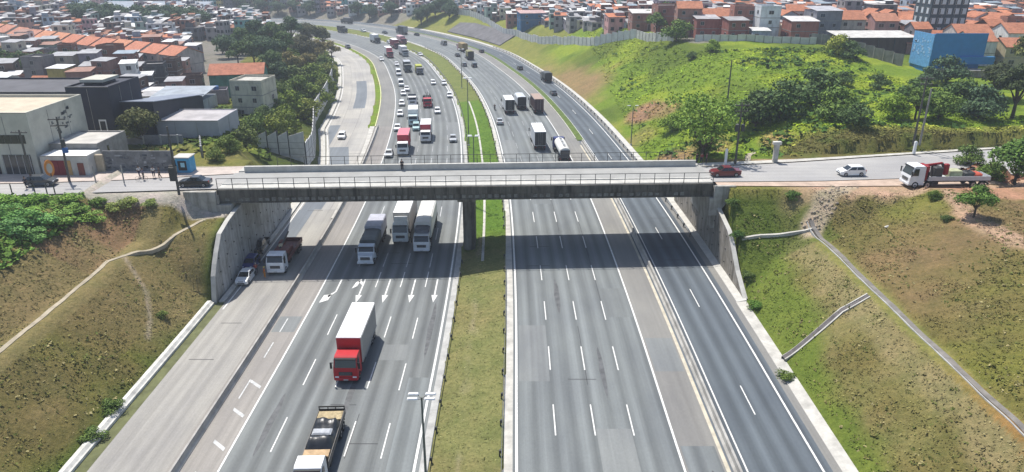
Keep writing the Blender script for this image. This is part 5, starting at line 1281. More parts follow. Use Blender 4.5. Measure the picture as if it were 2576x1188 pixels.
def tree(kind, x, y, sc, colr, label, rz=None, cat=None, group=None, z=None, szs=1.0):
    q_ = 1.15 if kind == 'shrub' else 1.3; colr = (min(.4, colr[0] * q_ * 1.08), min(.5, colr[1] * q_), colr[2] * q_)
    p = TP[kind]
    if kind in TUSED: r = copy_tree(p)
    else: r = p; TUSED.add(kind)
    r.location = (x, y, (H1(x, y) if z is None else z) - .1); r.rotation_euler = (0, 0, random.uniform(0, 6.28) if rz is None else rz); r.scale = (sc, sc, sc * szs)
    for o in kids(r): o.color = (*colr, 1)
    return tag(r, label, cat or ('bush' if kind in ('bush', 'shrub') else 'tree'), group)
# named trees
tree('vase', 29.5 + 1.5, 113.2, 1.05, (0.128, 0.225, 0.038), 'leafy bright green tree with several limbs rising behind the right end of the overpass', 1.0)
x, y, z = G(2448, 552); tree('round', x, y, .56, (0.075, 0.150, 0.030), 'small dark green tree in front of the white flatbed truck', .3)
x, y, z = G(2350, 505); tree('bush', x, y, .45, (0.090, 0.150, 0.030), 'low scruffy bush left of the small tree before the flatbed truck')
for i, (px, py, sc, c, lab) in enumerate(((2545, 300, .95, (0.033, 0.053, 0.018), 'tall dark tree at the right edge, nearest the frame'), (2500, 250, .85, (0.039, 0.057, 0.021), 'dark trimmed tree left of the tall one at the right edge'), (2575, 210, 1.1, (0.090, 0.112, 0.030), 'olive topped tree high at the right edge below the orange roofs'))):
    x, y, z = G(px, py); tree('tall' if i != 1 else 'dense', x, y, sc, c, lab)
for i, (px, py, sc, c, lab) in enumerate(((2560, 430, .8, (0.075, 0.150, 0.030), 'bright green bushy tree at the right edge above the dirt heap'), (2440, 385, .55, (0.075, 0.128, 0.030), 'rounded bush on the brown bank behind the flatbed truck'), (2500, 420, .5, (0.083, 0.150, 0.030), 'green bush right of the flatbed truck load'))):
    x, y, z = G(px, min(py, 520)); x, y = W(px, py, 12.5); tree('dense' if i == 0 else 'bush', x, y, sc * (1 if i == 0 else 2), c, lab)
HT = [(1960, 300, 'bush', 2.7, G_DARK, 'large dark tree in the middle of the green hill, left of the others'), (2040, 268, 'bush', 2.5, G_DARK, 'large dark tree on the green hill behind the clump, topmost'),
      (2100, 305, 'bush', 2.1, G_MID, 'mid green tree on the green hill right of the two dark ones'), (1900, 322, 'bush', 2.4, (0.045, 0.083, 0.024), 'dark bushy tree behind the transformer pole'),
      (1870, 330, 'round', .8, (0.060, 0.120, 0.027), 'leafy tree directly behind the transformer pole'), (2300, 305, 'tall', .62, G_MID, 'spreading tree behind the twin poles'),
      (2250, 300, 'bush', 1.5, G_LUSH, 'bright bush left of the twin poles'), (2360, 300, 'bush', 1.6, G_MID, 'green bush right of the twin poles'), (2150, 320, 'bush', 1.3, G_DARK, 'dark bush at the foot of the hill above the bank'),
      (2420, 280, 'bush', 2.0, G_DARK, 'dark clump of foliage at the hill foot toward the right'), (2460, 300, 'bush', 2.2, G_BLUE, 'bluish green tree in front of the dark right edge trees'),
      (2210, 225, 'bush', 1.2, G_DARK, 'dark bush high on the hill below the mouldy fence'), (2120, 215, 'bush', 1.0, G_DARK, 'smaller dark bush left of the one below the mouldy fence'), (2290, 250, 'bush', 1.3, (0.060, 0.120, 0.030), 'rounded green bush upper right on the hill'),
      (2380, 210, 'bush', 2.0, G_BLUE, 'dark bluish tree below the blue house'), (2330, 215, 'bush', 1.4, G_BLUE, 'bluish bush left below the blue house'), (2110, 140, 'bush', 1.7, G_YEL, 'yellowish bushy tree against the mouldy fence'),
      (2140, 148, 'bush', 1.5, G_DARK, 'dark bush right of the yellowish tree at the mouldy fence'), (1650, 88, 'round', 1.0, G_MID, 'green tree at the hill crest where the white fence ends'), (1672, 72, 'tall', .85, (0.060, 0.105, 0.038), 'taller tree just behind the hill crest trees'),
      (1700, 104, 'bush', 2.0, G_MID, 'low green tree right of the white fence end'), (1630, 70, 'round', .8, (0.083, 0.120, 0.045), 'olive tree leftmost of the hill crest clump'), (1790, 130, 'bush', 1.2, G_LUSH, 'bright round bush below the brick houses'),
      (1740, 150, 'bush', .8, G_DARK, 'small dark bush on the upper hill slope'), (1770, 390, 'bush', 1.0, (0.075, 0.120, 0.030), 'low bush behind the people at the leafy tree'), (1690, 330, 'bush', 1.4, G_LUSH, 'bright green bush left of the leafy tree'),
      (1285, 52, 'round', .8, G_BLUE, 'dark round tree behind the fence on the grassy knoll'), (1520, 40, 'round', .75, G_DARK, 'dark narrow tree among the houses behind the fence'), (1445, 20, 'dense', .8, G_BLUE, 'dark tree between roofs behind the pale fence')]
for px, py, k, sc, c, lab in HT: x, y, z = G(px, py); tree(k, x, y, sc * random.uniform(.92, 1.08), c, lab)
# wooded mound left of the motorway
rr = random.Random(12); k = 0; mound = []
for (px, py, kd, sc, c) in ((575, 140, 'dense', .9, G_BLUE), (610, 130, 'tall', .9, G_DARK), (650, 125, 'tall', 1.1, G_BLUE), (690, 118, 'dense', 1.15, G_DARK), (735, 110, 'tall', 1.1, G_BLUE), (780, 108, 'dense', 1.1, (0.075, 0.090, 0.045)), (815, 118, 'tall', .9, (0.075, 0.090, 0.045)),
    (640, 150, 'dense', 1.0, G_DARK), (680, 155, 'dense', 1.0, G_BLUE), (720, 150, 'tall', 1.0, G_DARK), (760, 145, 'dense', 1.0, (0.068, 0.075, 0.042)), (800, 150, 'round', 1.1, G_BR), (835, 140, 'round', .9, G_BR),
    (810, 92, 'round', .9, G_YEL), (690, 178, 'dense', .8, G_DARK), (730, 185, 'round', 1.0, G_BR), (775, 180, 'dense', .8, G_BR), (815, 178, 'round', .8, (0.090, 0.150, 0.033)), (600, 155, 'round', .9, G_DARK), (560, 128, 'round', .8, (.05, .09, .025))):
    x, y, z = G(px, py + 8); mound.append((x, y, kd, sc, c))
ORD = 'first second third fourth fifth sixth seventh eighth ninth tenth eleventh twelfth thirteenth fourteenth fifteenth sixteenth seventeenth eighteenth nineteenth twentieth'.split()
ORD += ['twenty-' + o for o in ORD[:9]] + ['thirtieth'] + ['thirty-' + o for o in ORD[:9]] + ['fortieth'] + ['forty-' + o for o in ORD[:9]] + ['fiftieth'] + ['fifty-' + o for o in ORD[:9]]
cn = {G_BLUE: 'bluish dark', G_DARK: 'dark green', G_BR: 'brownish', G_YEL: 'yellow green'}
for i, (x, y, kd, sc, c) in enumerate(sorted(mound, key=lambda q: q[0] / q[1])):
    tree(kd, x, y, sc, c, '%s tree on the wooded mound left of the motorway, %s from the left' % (cn.get(c, 'olive'), ORD[i]), group='trees on the wooded mound')
SL = [(700, 215, 'dense', .75, G_BLUE), (740, 225, 'bush', 2.2, (0.083, 0.128, 0.038)), (790, 215, 'bush', 2.2, (0.112, 0.180, 0.030)), (825, 235, 'bush', 1.8, (0.120, 0.180, 0.033)), (760, 255, 'bush', 2.3, (0.090, 0.150, 0.030)), (800, 270, 'bush', 2.0, (0.112, 0.173, 0.030)),
      (710, 260, 'dense', .6, (0.075, 0.128, 0.030)), (740, 295, 'bush', 2.2, (0.112, 0.180, 0.027)), (690, 300, 'round', .7, (0.060, 0.112, 0.030)), (770, 305, 'bush', 1.9, (0.135, 0.180, 0.030)), (720, 330, 'bush', 2.0, (0.120, 0.180, 0.027)), (665, 320, 'dense', .55, G_DARK),
      (700, 350, 'bush', 1.9, (0.135, 0.188, 0.030)), (650, 345, 'bush', 1.7, G_MID), (620, 370, 'bush', 1.4, (0.090, 0.135, 0.038)), (680, 240, 'round', .7, G_DARK), (670, 210, 'round', .8, G_BLUE), (830, 200, 'bush', 1.9, (0.135, 0.180, 0.038)), (580, 385, 'bush', 1.0, (0.105, 0.165, 0.038)), (545, 405, 'bush', .8, (0.120, 0.180, 0.045))]
for i, (px, py, kd, sc, c) in enumerate(SL):
    x, y, z = G(px, py); c = (c[0] * .95, c[1] * .92, c[2] * .85); tree(kd, x, y, sc, c, 'green %s on the slope behind the noise barrier, %s in order down the slope' % ('bush' if kd == 'bush' else 'tree', ORD[i]), group='bushes behind the noise barrier')
x, y = W(365, 362, 10.3); tree('dense', x, y, .75, (0.075, 0.090, 0.030), 'olive tree between the navy block and the grey warehouse')
x, y = W(330, 352, 10.3); tree('round', x, y, .6, (0.053, 0.075, 0.030), 'darker small tree touching the navy block')
for i, px in enumerate((215, 245, 280, 315, 350, 390, 430, 465, 500)):
    x, y = W(px + rr.uniform(-6, 6), 78 + rr.uniform(-4, 3), 8); tree('dense', x, y, 1.35, G_BLUE, 'dark tree in the belt behind the orange roofed terrace, %s from the left' % ORD[i], group='tree belt behind the orange terrace')
for i, (px, py) in enumerate(((20, 188), (60, 190), (110, 192), (150, 190), (195, 188), (235, 192))):
    x, y = W(px, py, 8.5); tree('round', x, y, .95, G_DARK, 'dark tree in the row behind the pale left sheds, %s from the left' % ORD[i], group='trees behind the pale left sheds')
FT = [(1095, 40), (1120, 30), (1150, 20), (1075, 50), (1060, 60), (1130, 45), (900, 38), (930, 45), (985, 40), (1010, 22), (660, 30), (700, 35), (740, 32), (620, 40), (780, 35), (840, 20), (600, 20), (640, 12)]
for i, (px, py) in enumerate(FT):
    x, y, z = G(px, py + 4); tree('dense', x, y, 1.05, G_BLUE, 'hazy dark tree in the far distance above the motorway bend, %s of its group' % ORD[i], group='far hazy trees')
# bushes on the near slopes
BS = []
for px, py, sc, c in ((20, 545, 1.0, (0.060, 0.158, 0.038)), (60, 560, 1.1, (0.053, 0.150, 0.038)), (110, 575, 1.2, (0.053, 0.150, 0.045)), (150, 560, 1.0, (0.075, 0.165, 0.038)), (190, 540, .9, (0.068, 0.150, 0.030)), (235, 560, .9, (0.075, 0.158, 0.030)),
    (30, 590, 1.0, (0.053, 0.143, 0.045)), (85, 605, .9, (0.060, 0.150, 0.045)), (290, 540, .7, (0.105, 0.165, 0.045)), (330, 525, .8, (0.105, 0.165, 0.045)), (380, 525, .6, (0.090, 0.150, 0.045)), (90, 515, .9, (0.075, 0.180, 0.030)), (180, 515, .8, (0.075, 0.165, 0.030)), (15, 515, .9, (0.075, 0.180, 0.030)), (250, 520, .7, (.05, .11, .02))): BS.append((px, py, sc, (c[0] * 2.0, c[1] * 1.7, c[2] * 1.6), 'left bank top'))
for i, (px, py, sc, c, w_) in enumerate(BS):
    x, y, z = G(px, py); tree('shrub', x, y, sc * 1.35, c, 'leafy low shrub on the flat bank top below the left approach road, %s in order' % ORD[i], group='shrubs on the left bank top', szs=.7)
for i, (px, py, sc, c, lab) in enumerate(((410, 800, .6, (.10, .15, .035), 'bright green shrub against the kerb wall, upper one of three on the left'), (395, 1010, .0, (0, 0, 0), ''), (285, 1045, .9, (.075, .13, .03), 'bright green shrub leaning on the kerb wall, middle one of three on the left'), (235, 1110, .9, (.075, .13, .03), 'bright green shrub at the kerb wall, lowest one of three on the left'),
    (1850, 620, .7, (0.045, 0.105, 0.022), 'dark green shrub beside the right retaining wall'), (1880, 700, .7, (.07, .12, .03), 'shrub on the green foot of the right slope, above the drain'), (1900, 780, .8, (0.075, 0.165, 0.030), 'bright shrub beside the lower drain on the right slope'), (1975, 960, .8, (.085, .14, .03), 'green shrub at the concrete edge low on the right slope'),
    (1860, 600, .6, (0.060, 0.120, 0.030), 'small shrub at the top of the right retaining wall'), (1990, 505, .9, (0.075, 0.150, 0.030), 'shrub on the bank edge beside the pale rubble path'), (1840, 530, .8, (0.075, 0.135, 0.030), 'shrub on the bank right of the bridge abutment'), (2350, 500, .7, (0.075, 0.120, 0.030), 'tufty shrub at the edge of the dirt near the flatbed truck'), (2380, 560, .6, (0.060, 0.105, 0.030), 'dark scrub at the top of the right slope'))):
    if sc: x, y, z = G(px, py); tree('shrub', x, y, sc, c, lab, szs=.75)

def scatter(name, n, box, accept, colf, size, k, seed, label, hgt=.3, cat='vegetation'):
    rs = np.random.RandomState(seed); X = rs.uniform(box[0], box[1], n); Y = rs.uniform(box[2], box[3], n); s_, o = so_of(X, Y)
    m = accept(X, Y, s_, o, rs); X, Y = X[m], Y[m]; o = o[m]; Z = height(X, Y); n = len(X)
    sz = size * (.6 + .9 * rs.rand(n)); P = np.repeat(np.c_[X, Y, Z], k, 0); sp = np.repeat(sz, k)
    P = P + rs.randn(n * k, 3) * sp[:, None] * np.array([.75, .75, .0]); P[:, 2] += sp * hgt * (.2 + rs.rand(n * k) * 1.3)
    Nn = rs.randn(n * k, 3) * .45 + np.array([0, -.1, 1.0]); Nn /= np.linalg.norm(Nn, axis=1)[:, None]
    V, F = quads_at(P, Nn, 1.0, rs); ctr = P.repeat(4, 0); V = ctr + (V - ctr) * (sp * .55).repeat(4)[:, None]
    c = colf(X, Y, o, rs); c = np.repeat(c, k, 0) * (.7 + .6 * rs.rand(n * k))[:, None]
    ob = np_mesh(name, V, F, M_ALEAF, np.repeat(c, 4, 0)); tag(ob, label, cat, kind='stuff'); return ob
gcol = lambda X, Y: ground_col(X, Y)
scatter('grass', 18000, (-75, -38.5, 38, 96), lambda X, Y, s, o, r: (o < -40.2) & (Y < 93) & (np.abs(o + 49.2) > 1.1) & (fbm(X, Y, 5, 3) > .36) & (np.abs(X / Y) < 1.0) & ((Y < 80) | (o < -41)),
        lambda X, Y, o, r: gcol(X, Y) * (.9 + .5 * r.rand(len(X)) - .35 * (fbm(X, Y, 2.4, 3) < .45))[:, None] * np.array([1.0, 1.06, .9]), .105, 4, 1, 'rough dry grass covering the left cutting slope', cat='grass')
scatter('grass', 20000, (29, 66, 38, 100), lambda X, Y, s, o, r: (o > 30) & ((Y < 96) | (X < 44)) & (np.abs(o - 40.6) > 1.2) & (fbm(X, Y, 5, 3) > .36) & (np.abs(X / Y) < 1.0) & (Y < 97),
        lambda X, Y, o, r: gcol(X, Y) * (.9 + .55 * r.rand(len(X)) - .4 * (fbm(X, Y, 2.2, 3) < .45))[:, None], .105, 4, 2, 'rough dry grass covering the right cutting slope', cat='grass')
for sd, box, cond, lab in ((11, (-75, -38.5, 38, 96), lambda X, Y, s, o, r: (o < -40.2) & (Y < 92) & (np.abs(o + 49.2) > 1.2) & ((Y < 80) | (o < -41.5)), 'scattered low tufts on the left cutting slope'),
                           (12, (29, 66, 38, 100), lambda X, Y, s, o, r: (o > 30.2) & (np.abs(o - 40.6) > 1.3) & (Y < 94), 'scattered low tufts on the right cutting slope')):
    scatter('tufts', 9000, box, lambda X, Y, s, o, r, cond=cond: cond(X, Y, s, o, r) & (r.rand(len(X)) < (fbm(X, Y, 4, 3) - .35) * 2.5), lambda X, Y, o, r: np.where((r.rand(len(X)) < .5)[:, None], np.array([.10, .115, .032]), np.where((r.rand(len(X)) < .4)[:, None], np.array([.27, .235, .11]), np.array([.17, .155, .055]))) * (.7 + .6 * r.rand(len(X)))[:, None], .15, 4, sd, lab, hgt=.4, cat='grass')
scatter('undergrowth', 40000, (29, 150, 112, 300), lambda X, Y, s, o, r: (o > 31) & (Y > 114) & (X / Y < .78) & (r.rand(len(X)) < .3 + fbm(X, Y, 14, 3)) & (height(X, Y) < cap(X, Y) + 3) & (o < 95) & ~((X > 48) & (Y < 122)) & ((Y < 205) | (o < 58)),
        lambda X, Y, o, r: gcol(X, Y) * (.95 + .8 * r.rand(len(X)) - .4 * (fbm(X, Y, 7, 3) < .42))[:, None] * np.array([1.25, 1.25, .9]), .30, 5, 3, 'dense bright green brush covering the hill right of the motorway', hgt=.2)
scatter('undergrowth', 5200, (31, 135, 116, 290), lambda X, Y, s, o, r: (o > 33) & (X / Y < .78) & (r.rand(len(X)) < (fbm(X * .6 + Y * .5, Y, 11, 3) > .55) * .9 + .03) & (height(X, Y) < cap(X, Y) + 3) & (o < 95) & ~((X > 44) & (Y < 123)) & ((Y < 205) | (o < 58)),
        lambda X, Y, o, r: np.where((r.rand(len(X)) < .6)[:, None], np.array([.055, .11, .022]), np.array([.10, .165, .03])) * (.7 + .7 * r.rand(len(X)))[:, None], .55, 9, 8, 'darker weeds growing in streaks over the green hill', hgt=.5)
scatter('undergrowth', 7000, (-85, -44, 118, 330), lambda X, Y, s, o, r: (o < -47) & (o > -64) & (r.rand(len(X)) < .2 + fbm(X, Y, 9, 3)),
        lambda X, Y, o, r: gcol(X, Y) * (.7 + .8 * r.rand(len(X)))[:, None] * np.array([1.0, 1.1, .9]), .7, 6, 4, 'mixed scrub on the slope behind the noise barrier')
scatter('undergrowth', 7000, (-80, -56, 60, 94), lambda X, Y, s, o, r: (o < -56.5) & (Y < 93.2) & (r.rand(len(X)) < fbm(X, Y, 5, 3) - .05) & (np.abs(X / Y) < .8),
        lambda X, Y, o, r: np.tile(np.array([.12, .21, .04]), (len(X), 1)) * (.6 + .9 * r.rand(len(X)))[:, None], .36, 6, 5, 'leafy green weeds on the bank top below the left approach road')
scatter('grass', 9000, (-9, 0.5, 38, 200), lambda X, Y, s, o, r: (o > -7.5) & (o < -1.6),
        lambda X, Y, o, r: gcol(X, Y) * (.8 + .6 * r.rand(len(X)))[:, None], .09, 3, 6, 'short grass in the median between the carriageways', cat='grass')
scatter('grass', 9000, (42, 130, 111, 124), lambda X, Y, s, o, r: (o > 40) & (Y > 114.5 + np.maximum(X - 30, 0) * .06) & (height(X, Y) < 13.6),
        lambda X, Y, o, r: gcol(X, Y) * (.7 + .8 * r.rand(len(X)))[:, None], .2, 4, 7, 'dry brown grass on the bank behind the overpass road', cat='grass')
# litter on the slopes
M_LIT = plain('pale litter', (.6, .58, .52), .8, .3, 4)
for i, (px, py, lab) in enumerate(((2230, 573, 'scrap of white litter on the upper right slope'), (150, 1, ''), (330, 655, ''), (115, 1182, ''))):
    if lab: x, y, z = G(px, py); b = MB(); b.box((0, 0, .12), (.7, .35, .18), M_LIT, rz=.6, bev=.08, top=(.6, .5)); b.box((.25, .2, .1), (.4, .2, .1), M_LIT, rz=1.2, top=(.5, .5)); tag(b.build('litter', loc=(x, y, z)), lab, 'litter')
rs_ = random.Random(8)
rub = MB()
for k in range(90):
    t = rs_.random(); x = 48 + (40.8 - 48) * t + rs_.gauss(0, .8); y = 98 + (91 - 98) * t + rs_.gauss(0, .6); q = rs_.uniform(.12, .5)
    rub.box((x, y, H1(x, y) + q * .2), (q, q * .8, q * .6), plain('rubble stone', (.42, .34, .26), .95, .4, 1.5) if k % 3 else M_PATH, rz=rs_.uniform(0, 3), bev=q * .2, top=(.7, .7))
tag(rub.build('rubble'), 'pale rubble spilling down the bank beside the overpass abutment', 'rubble', kind='stuff')
heap = MB()
for k in range(46):
    x, y = 71 + rs_.gauss(0, 3.2), 103 + rs_.gauss(0, 1.6); q = rs_.uniform(.8, 2.4) * max(.3, 1 - math.hypot(x - 71, (y - 103) * 1.5) / 9)
    heap.box((x, y, H1(x, y) + q * .3), (q * 2, q * 1.7, q * 1.1), plain('red earth', (.30, .15, .09), .95, .4, .8, bmp=.5), rz=rs_.uniform(0, 3), bev=q * .5, top=(.45, .45))
tag(heap.build('earth_heap'), 'heap of reddish earth behind the flatbed truck', 'earth heap', kind='stuff')

# ------------------------------------------------------------------ buildings
M_WALL = wall_mat('plaster wall', 'obj'); M_AWALL = wall_mat('far wall', 'attr'); M_TILE = tile_mat('roof tiles'); M_SHEET = plain('sheet roof', (1, 1, 1), .6, .4, .5, objcol=True)
M_FRAME = plain('window frame', (.45, .44, .42), .6, .2, 3); M_PANE = glassy('window pane', (.025, .03, .035), .12, .6); M_TANKB = plain('water tank', (.03, .12, .30), .5, .2, 2); M_DOOR = plain('door', (.16, .12, .10), .7, .3, 2)
M_SLABE = plain('slab edge', (.30, .29, .27), .9, .4, .8)
WPAL = [('grey', (.26, .245, .24), 14), ('dull lavender', (.27, .24, .27), 10), ('brick', (.27, .13, .095), 16), ('pinkish brick', (.34, .19, .155), 14), ('white', (.60, .60, .58), 9), ('cream', (.50, .45, .35), 7),
        ('pale blue', (.32, .40, .46), 5), ('greenish', (.25, .33, .28), 4), ('teal', (.12, .30, .29), 2), ('yellow', (.48, .38, .12), 2), ('dark grey', (.10, .10, .11), 7), ('pink', (.50, .28, .27), 4), ('brown', (.16, .105, .085), 8)]
RPAL = {'slab': [('grey flat roof', (.30, .29, .285), 8), ('dark flat roof', (.15, .145, .145), 5), ('white flat roof', (.62, .62, .60), 4)],
        'sheet': [('white sheet roof', (.66, .66, .65), 5), ('grey sheet roof', (.34, .34, .35), 9), ('rusty sheet roof', (.30, .15, .10), 4), ('bluish sheet roof', (.25, .31, .36), 2)], 'gable': [('orange tiled roof', (.50, .20, .11), 8), ('faded tiled roof', (.45, .25, .18), 3)]}
def pick(r, pal):
    q = r.random() * sum(p[2] for p in pal)
    for p in pal:
        q -= p[2]
        if q <= 0: return p
    return pal[-1]
_wb = MB(); _wb.box((0, 0, 0), (1.2, .08, 1.1), M_FRAME); _wb.box((-.28, -.05, 0), (.5, .03, .94), M_PANE); _wb.box((.28, -.05, 0), (.5, .03, .94), M_PANE)
_db = MB(); _db.box((0, 0, 1.05), (.95, .08, 2.1), M_FRAME); _db.box((0, -.05, 1.0), (.8, .04, 1.95), M_DOOR)
SRC = {}
def stamp(key, mb, name, parent, loc, rz=0, sc=(1, 1, 1)):
    if key not in SRC: o = mb.build(name, parent); SRC[key] = o
    else:
        o = SRC[key].copy(); COL.objects.link(o); o.parent = parent; KIDS.setdefault(parent.name, []).append(o)
    o.location = loc; o.rotation_euler = (0, 0, rz); o.scale = sc; return o
def roof_geo(b, kind, w_, d, h, m, over=.25, slope=1):
    if kind == 'slab': b.box((0, 0, h + .08), (w_ + .1, d + .1, .16), m)
    elif kind == 'sheet':
        x, y = w_ / 2 + over, d / 2 + over; r = .1 * d * slope
        b.mesh([(-x, -y, h + .06), (x, -y, h + .06), (x, y, h + r + .06), (-x, y, h + r + .06), (-x, -y, h + .12), (x, -y, h + .12), (x, y, h + r + .12), (-x, y, h + r + .12)], [(3, 2, 1, 0), (4, 5, 6, 7), (0, 1, 5, 4), (1, 2, 6, 5), (2, 3, 7, 6), (3, 0, 4, 7)], m)
    else:
        x, y = w_ / 2 + over, d / 2 + over * 1.4; r = .20 * d * slope + .3
        b.mesh([(-x, -y, h - .05), (x, -y, h - .05), (x, 0, h + r), (-x, 0, h + r), (-x, y, h - .05), (x, y, h - .05), (-x, -y, h + .07), (x, -y, h + .07), (x, 0, h + r + .12), (-x, 0, h + r + .12), (-x, y, h + .07), (x, y, h + .07)],
               [(0, 1, 2, 3), (3, 2, 5, 4), (6, 7, 8, 9), (9, 8, 11, 10), (0, 1, 7, 6), (4, 5, 11, 10), (0, 3, 9, 6), (3, 4, 10, 9), (1, 2, 8, 7), (2, 5, 11, 8)], m)
def house(x, y, rz, w_, d, fl, wc, rk, rc, label, rnd, group=None, z=None, fh=2.8, win=True, name='house', extra=None, cat='house', sink=2.5, cols=None):
    zz = min(H1(x + a * w_ / 2, y + c * d / 2) for a in (-1, 1) for c in (-1, 1)) if z is None else z
    zt = H1(x, y) if z is None else z
    root = empty(name, (x, y, zt), rz); h = fl * fh; b = MB(); lo = min(0, zz - zt) - .4
    b.box((0, 0, (h + lo) / 2), (w_, d, h - lo), M_WALL)
    for k in range(1, fl): b.box((0, 0, k * fh), (w_ + .06, d + .06, .18), M_SLABE)
    if rk == 'slab':
        ph = .55
        for c, dd in (((0, -d / 2 + .07, h + ph / 2 + .1), (w_, .14, ph)), ((0, d / 2 - .07, h + ph / 2 + .1), (w_, .14, ph)), ((-w_ / 2 + .07, 0, h + ph / 2 + .1), (.14, d - .3, ph)), ((w_ / 2 - .07, 0, h + ph / 2 + .1), (.14, d - .3, ph))): b.box(c, dd, M_WALL)
    elif rk == 'gable':
        r = .20 * d + .28
        for s_ in (-1, 1): X = s_ * (w_ / 2 - .01); b.face([(X, -d / 2, h - .05), (X, d / 2, h - .05), (X, 0, h - .05 + r)][::s_], M_WALL)
    o = b.build('wall', root); o.color = (*wc, 1)
    b = MB(); roof_geo(b, rk, w_ - (.3 if rk == 'slab' else 0), d - (.3 if rk == 'slab' else 0), h, M_TILE if rk == 'gable' else M_SHEET)
    o = b.build('roof', root); o.color = (*rc, 1)
    if win:
        side = 1 if x < 0 else -1; nc = cols or max(1, int(w_ / 3))
        for f in range(fl):
            for c in range(nc):
                if rnd.random() < .14: continue
                X = -w_ / 2 + w_ * (c + .5) / nc + rnd.uniform(-.2, .2)
                if f == 0 and c == nc // 2: stamp('door', _db, 'door', root, (X, -d / 2 - .03, 0))
                else: stamp('window', _wb, 'window', root, (X, -d / 2 - .03, f * fh + 1.55), 0, (rnd.choice((.8, 1, 1.25)), 1, 1))
            if rnd.random() < .8: stamp('window', _wb, 'window', root, (side * (w_ / 2 + .03), rnd.uniform(-.2, .2) * d, f * fh + 1.55), side * math.pi / 2)
        if rk == 'slab' and rnd.random() < .5:
            b = MB(); b.tube((0, 0, 0), (0, 0, .9), .62, .68, M_TANKB, 12); b.tube((0, 0, .9), (0, 0, 1.02), .72, .5, M_TANKB, 12)
            if rnd.random() < .5: stamp('tank', b, 'water_tank', root, (rnd.uniform(-.25, .25) * w_, rnd.uniform(0, .3) * d, h + .16))
    if extra: extra(root, h)
    return tag(root, label, cat, group)
def face_rz(x, y): return 0
rn = random.Random(21)
HEROES = []     # footprints (x, y, radius) that the generic rows leave free
def hero(x, y, rz, w_, d, fl, wc, rk, rc, label, **k):
    HEROES.append((x, y, max(w_, d) * .62)); return house(x, y, rz, w_, d, fl, wc, rk, rc, label, rn, **k)
# --- commercial block at the far left
def block(name, x0, x1, y0, y1, z0, z1, m, label, cat, parapet=.5, roofm=None, parts=None, bury=3):
    root = empty(name, ((x0 + x1) / 2, (y0 + y1) / 2, z0)); w_, d, h = x1 - x0, y1 - y0, z1 - z0
    b = MB(); b.box((0, 0, (h - bury) / 2), (w_, d, h + bury), m)
    for c, dd in (((0, -d / 2 + .12, h + parapet / 2), (w_, .24, parapet)), ((0, d / 2 - .12, h + parapet / 2), (w_, .24, parapet)), ((-w_ / 2 + .12, 0, h + parapet / 2), (.24, d - .48, parapet)), ((w_ / 2 - .12, 0, h + parapet / 2), (.24, d - .48, parapet))): b.box(c, dd, m)
    for k in range(1, int(w_ / 3.6)): b.box((-w_ / 2 + k * w_ / int(w_ / 3.6), -d / 2 - .015, h / 2), (.07, .05, h), M_SLABE)
    for s_ in (-1, 1):
        for k in range(1, int(d / 3.6)): b.box((s_ * (w_ / 2 + .015), -d / 2 + k * d / int(d / 3.6), h / 2), (.05, .07, h), M_SLABE)
    b.box((0, -d / 2 - .04, h + parapet - .04), (w_ + .1, .1, .1), M_SLABE)
    b.build('wall', root)
    b = MB(); b.box((0, 0, h + .05), (w_ - .5, d - .5, .1), roofm or M_SLABE); b.build('roof', root)
    if parts: parts(root, w_, d, h)
    HEROES.append(((x0 + x1) / 2, (y0 + y1) / 2, max(w_, d) * .62)); return tag(root, label, cat)
M_CREAM = plain('cream plaster', (.50, .49, .42), .9, .2, .5); M_NAVY = plain('navy cladding', (.028, .032, .05), .7, .3, .5); M_CREAMR = plain('cream roofing', (.52, .45, .34), .85, .2, .6)
def com(root, w_, d, h):
    fy = -d / 2 - .03
    for x0, x1 in ((-8.0, -5.2), (w_ / 2 - 5.2, w_ / 2 - 1.0), (1.6, 3.6)):
        n = int((x1 - x0) / .9)
        for k in range(n): b = MB(); b.box((x0 + (k + .5) * (x1 - x0) / n, fy, 5.4), ((x1 - x0) / n - .08, .1, 1.3), M_PANE); b.build('window', root)
    b = MB(); b.box((w_ / 2 - 3.0, fy - .02, 1.5), (4.2, .14, 3.1), M_PANE)
    for k in range(5): b.box((w_ / 2 - 5 + k, fy - .1, 1.5), (.08, .06, 3.1), M_FRAME)
    b.build('shopfront', root)
    b = MB(); b.box((w_ / 2 - 8.4, fy - .02, 2.2), (5.2, .14, 4.4), M_BLACK); b.box((w_ / 2 - 8.4, fy - .12, 3.7), (4.2, .1, .45), plain('yellow sign', (.6, .5, .12), .6, .1, 2)); b.box((w_ / 2 - 8.4, fy - .12, 3.0), (4.2, .1, .5), M_CREAM); b.box((w_ / 2 - 8.4, fy - .3, 2.1), (5.0, .5, .12), M_WHITE); b.build('shop_sign', root)
    b = MB(); rr = random.Random(3)
    for k in range(26):
        y = rr.uniform(-2, 3.5); z = 6.0 + rr.uniform(-1.2, 1.4) + (y * .25); b.box((w_ / 2 + .015, y, z), (.03, rr.uniform(.1, .9), rr.uniform(.08, .5)), plain('spray paint', (.12, .13, .13), .9, .2, 2))
    b.build('graffiti', root)
block('commercial_building', -104, -70.6, 103.2, 117.5, 10.6, 19.4, M_CREAM, 'large cream commercial building with a flat beige roof at the far left', 'building', .55, M_CREAMR, com)
def annex(root, w_, d, h):
    b = MB(); b.box((w_ / 2 + .02, -1.5, 2.4), (.06, .5, 1.3), M_PANE); b.build('window', root)
block('annex_building', -70.5, -63.2, 106.5, 115.0, 10.5, 14.2, plain('grey plaster', (.30, .29, .28), .9, .35, .6), 'grey annex with a pale flat roof right of the cream commercial building', 'building', .3, plain('pale roofing', (.5, .48, .44), .9, .3, .4), annex)
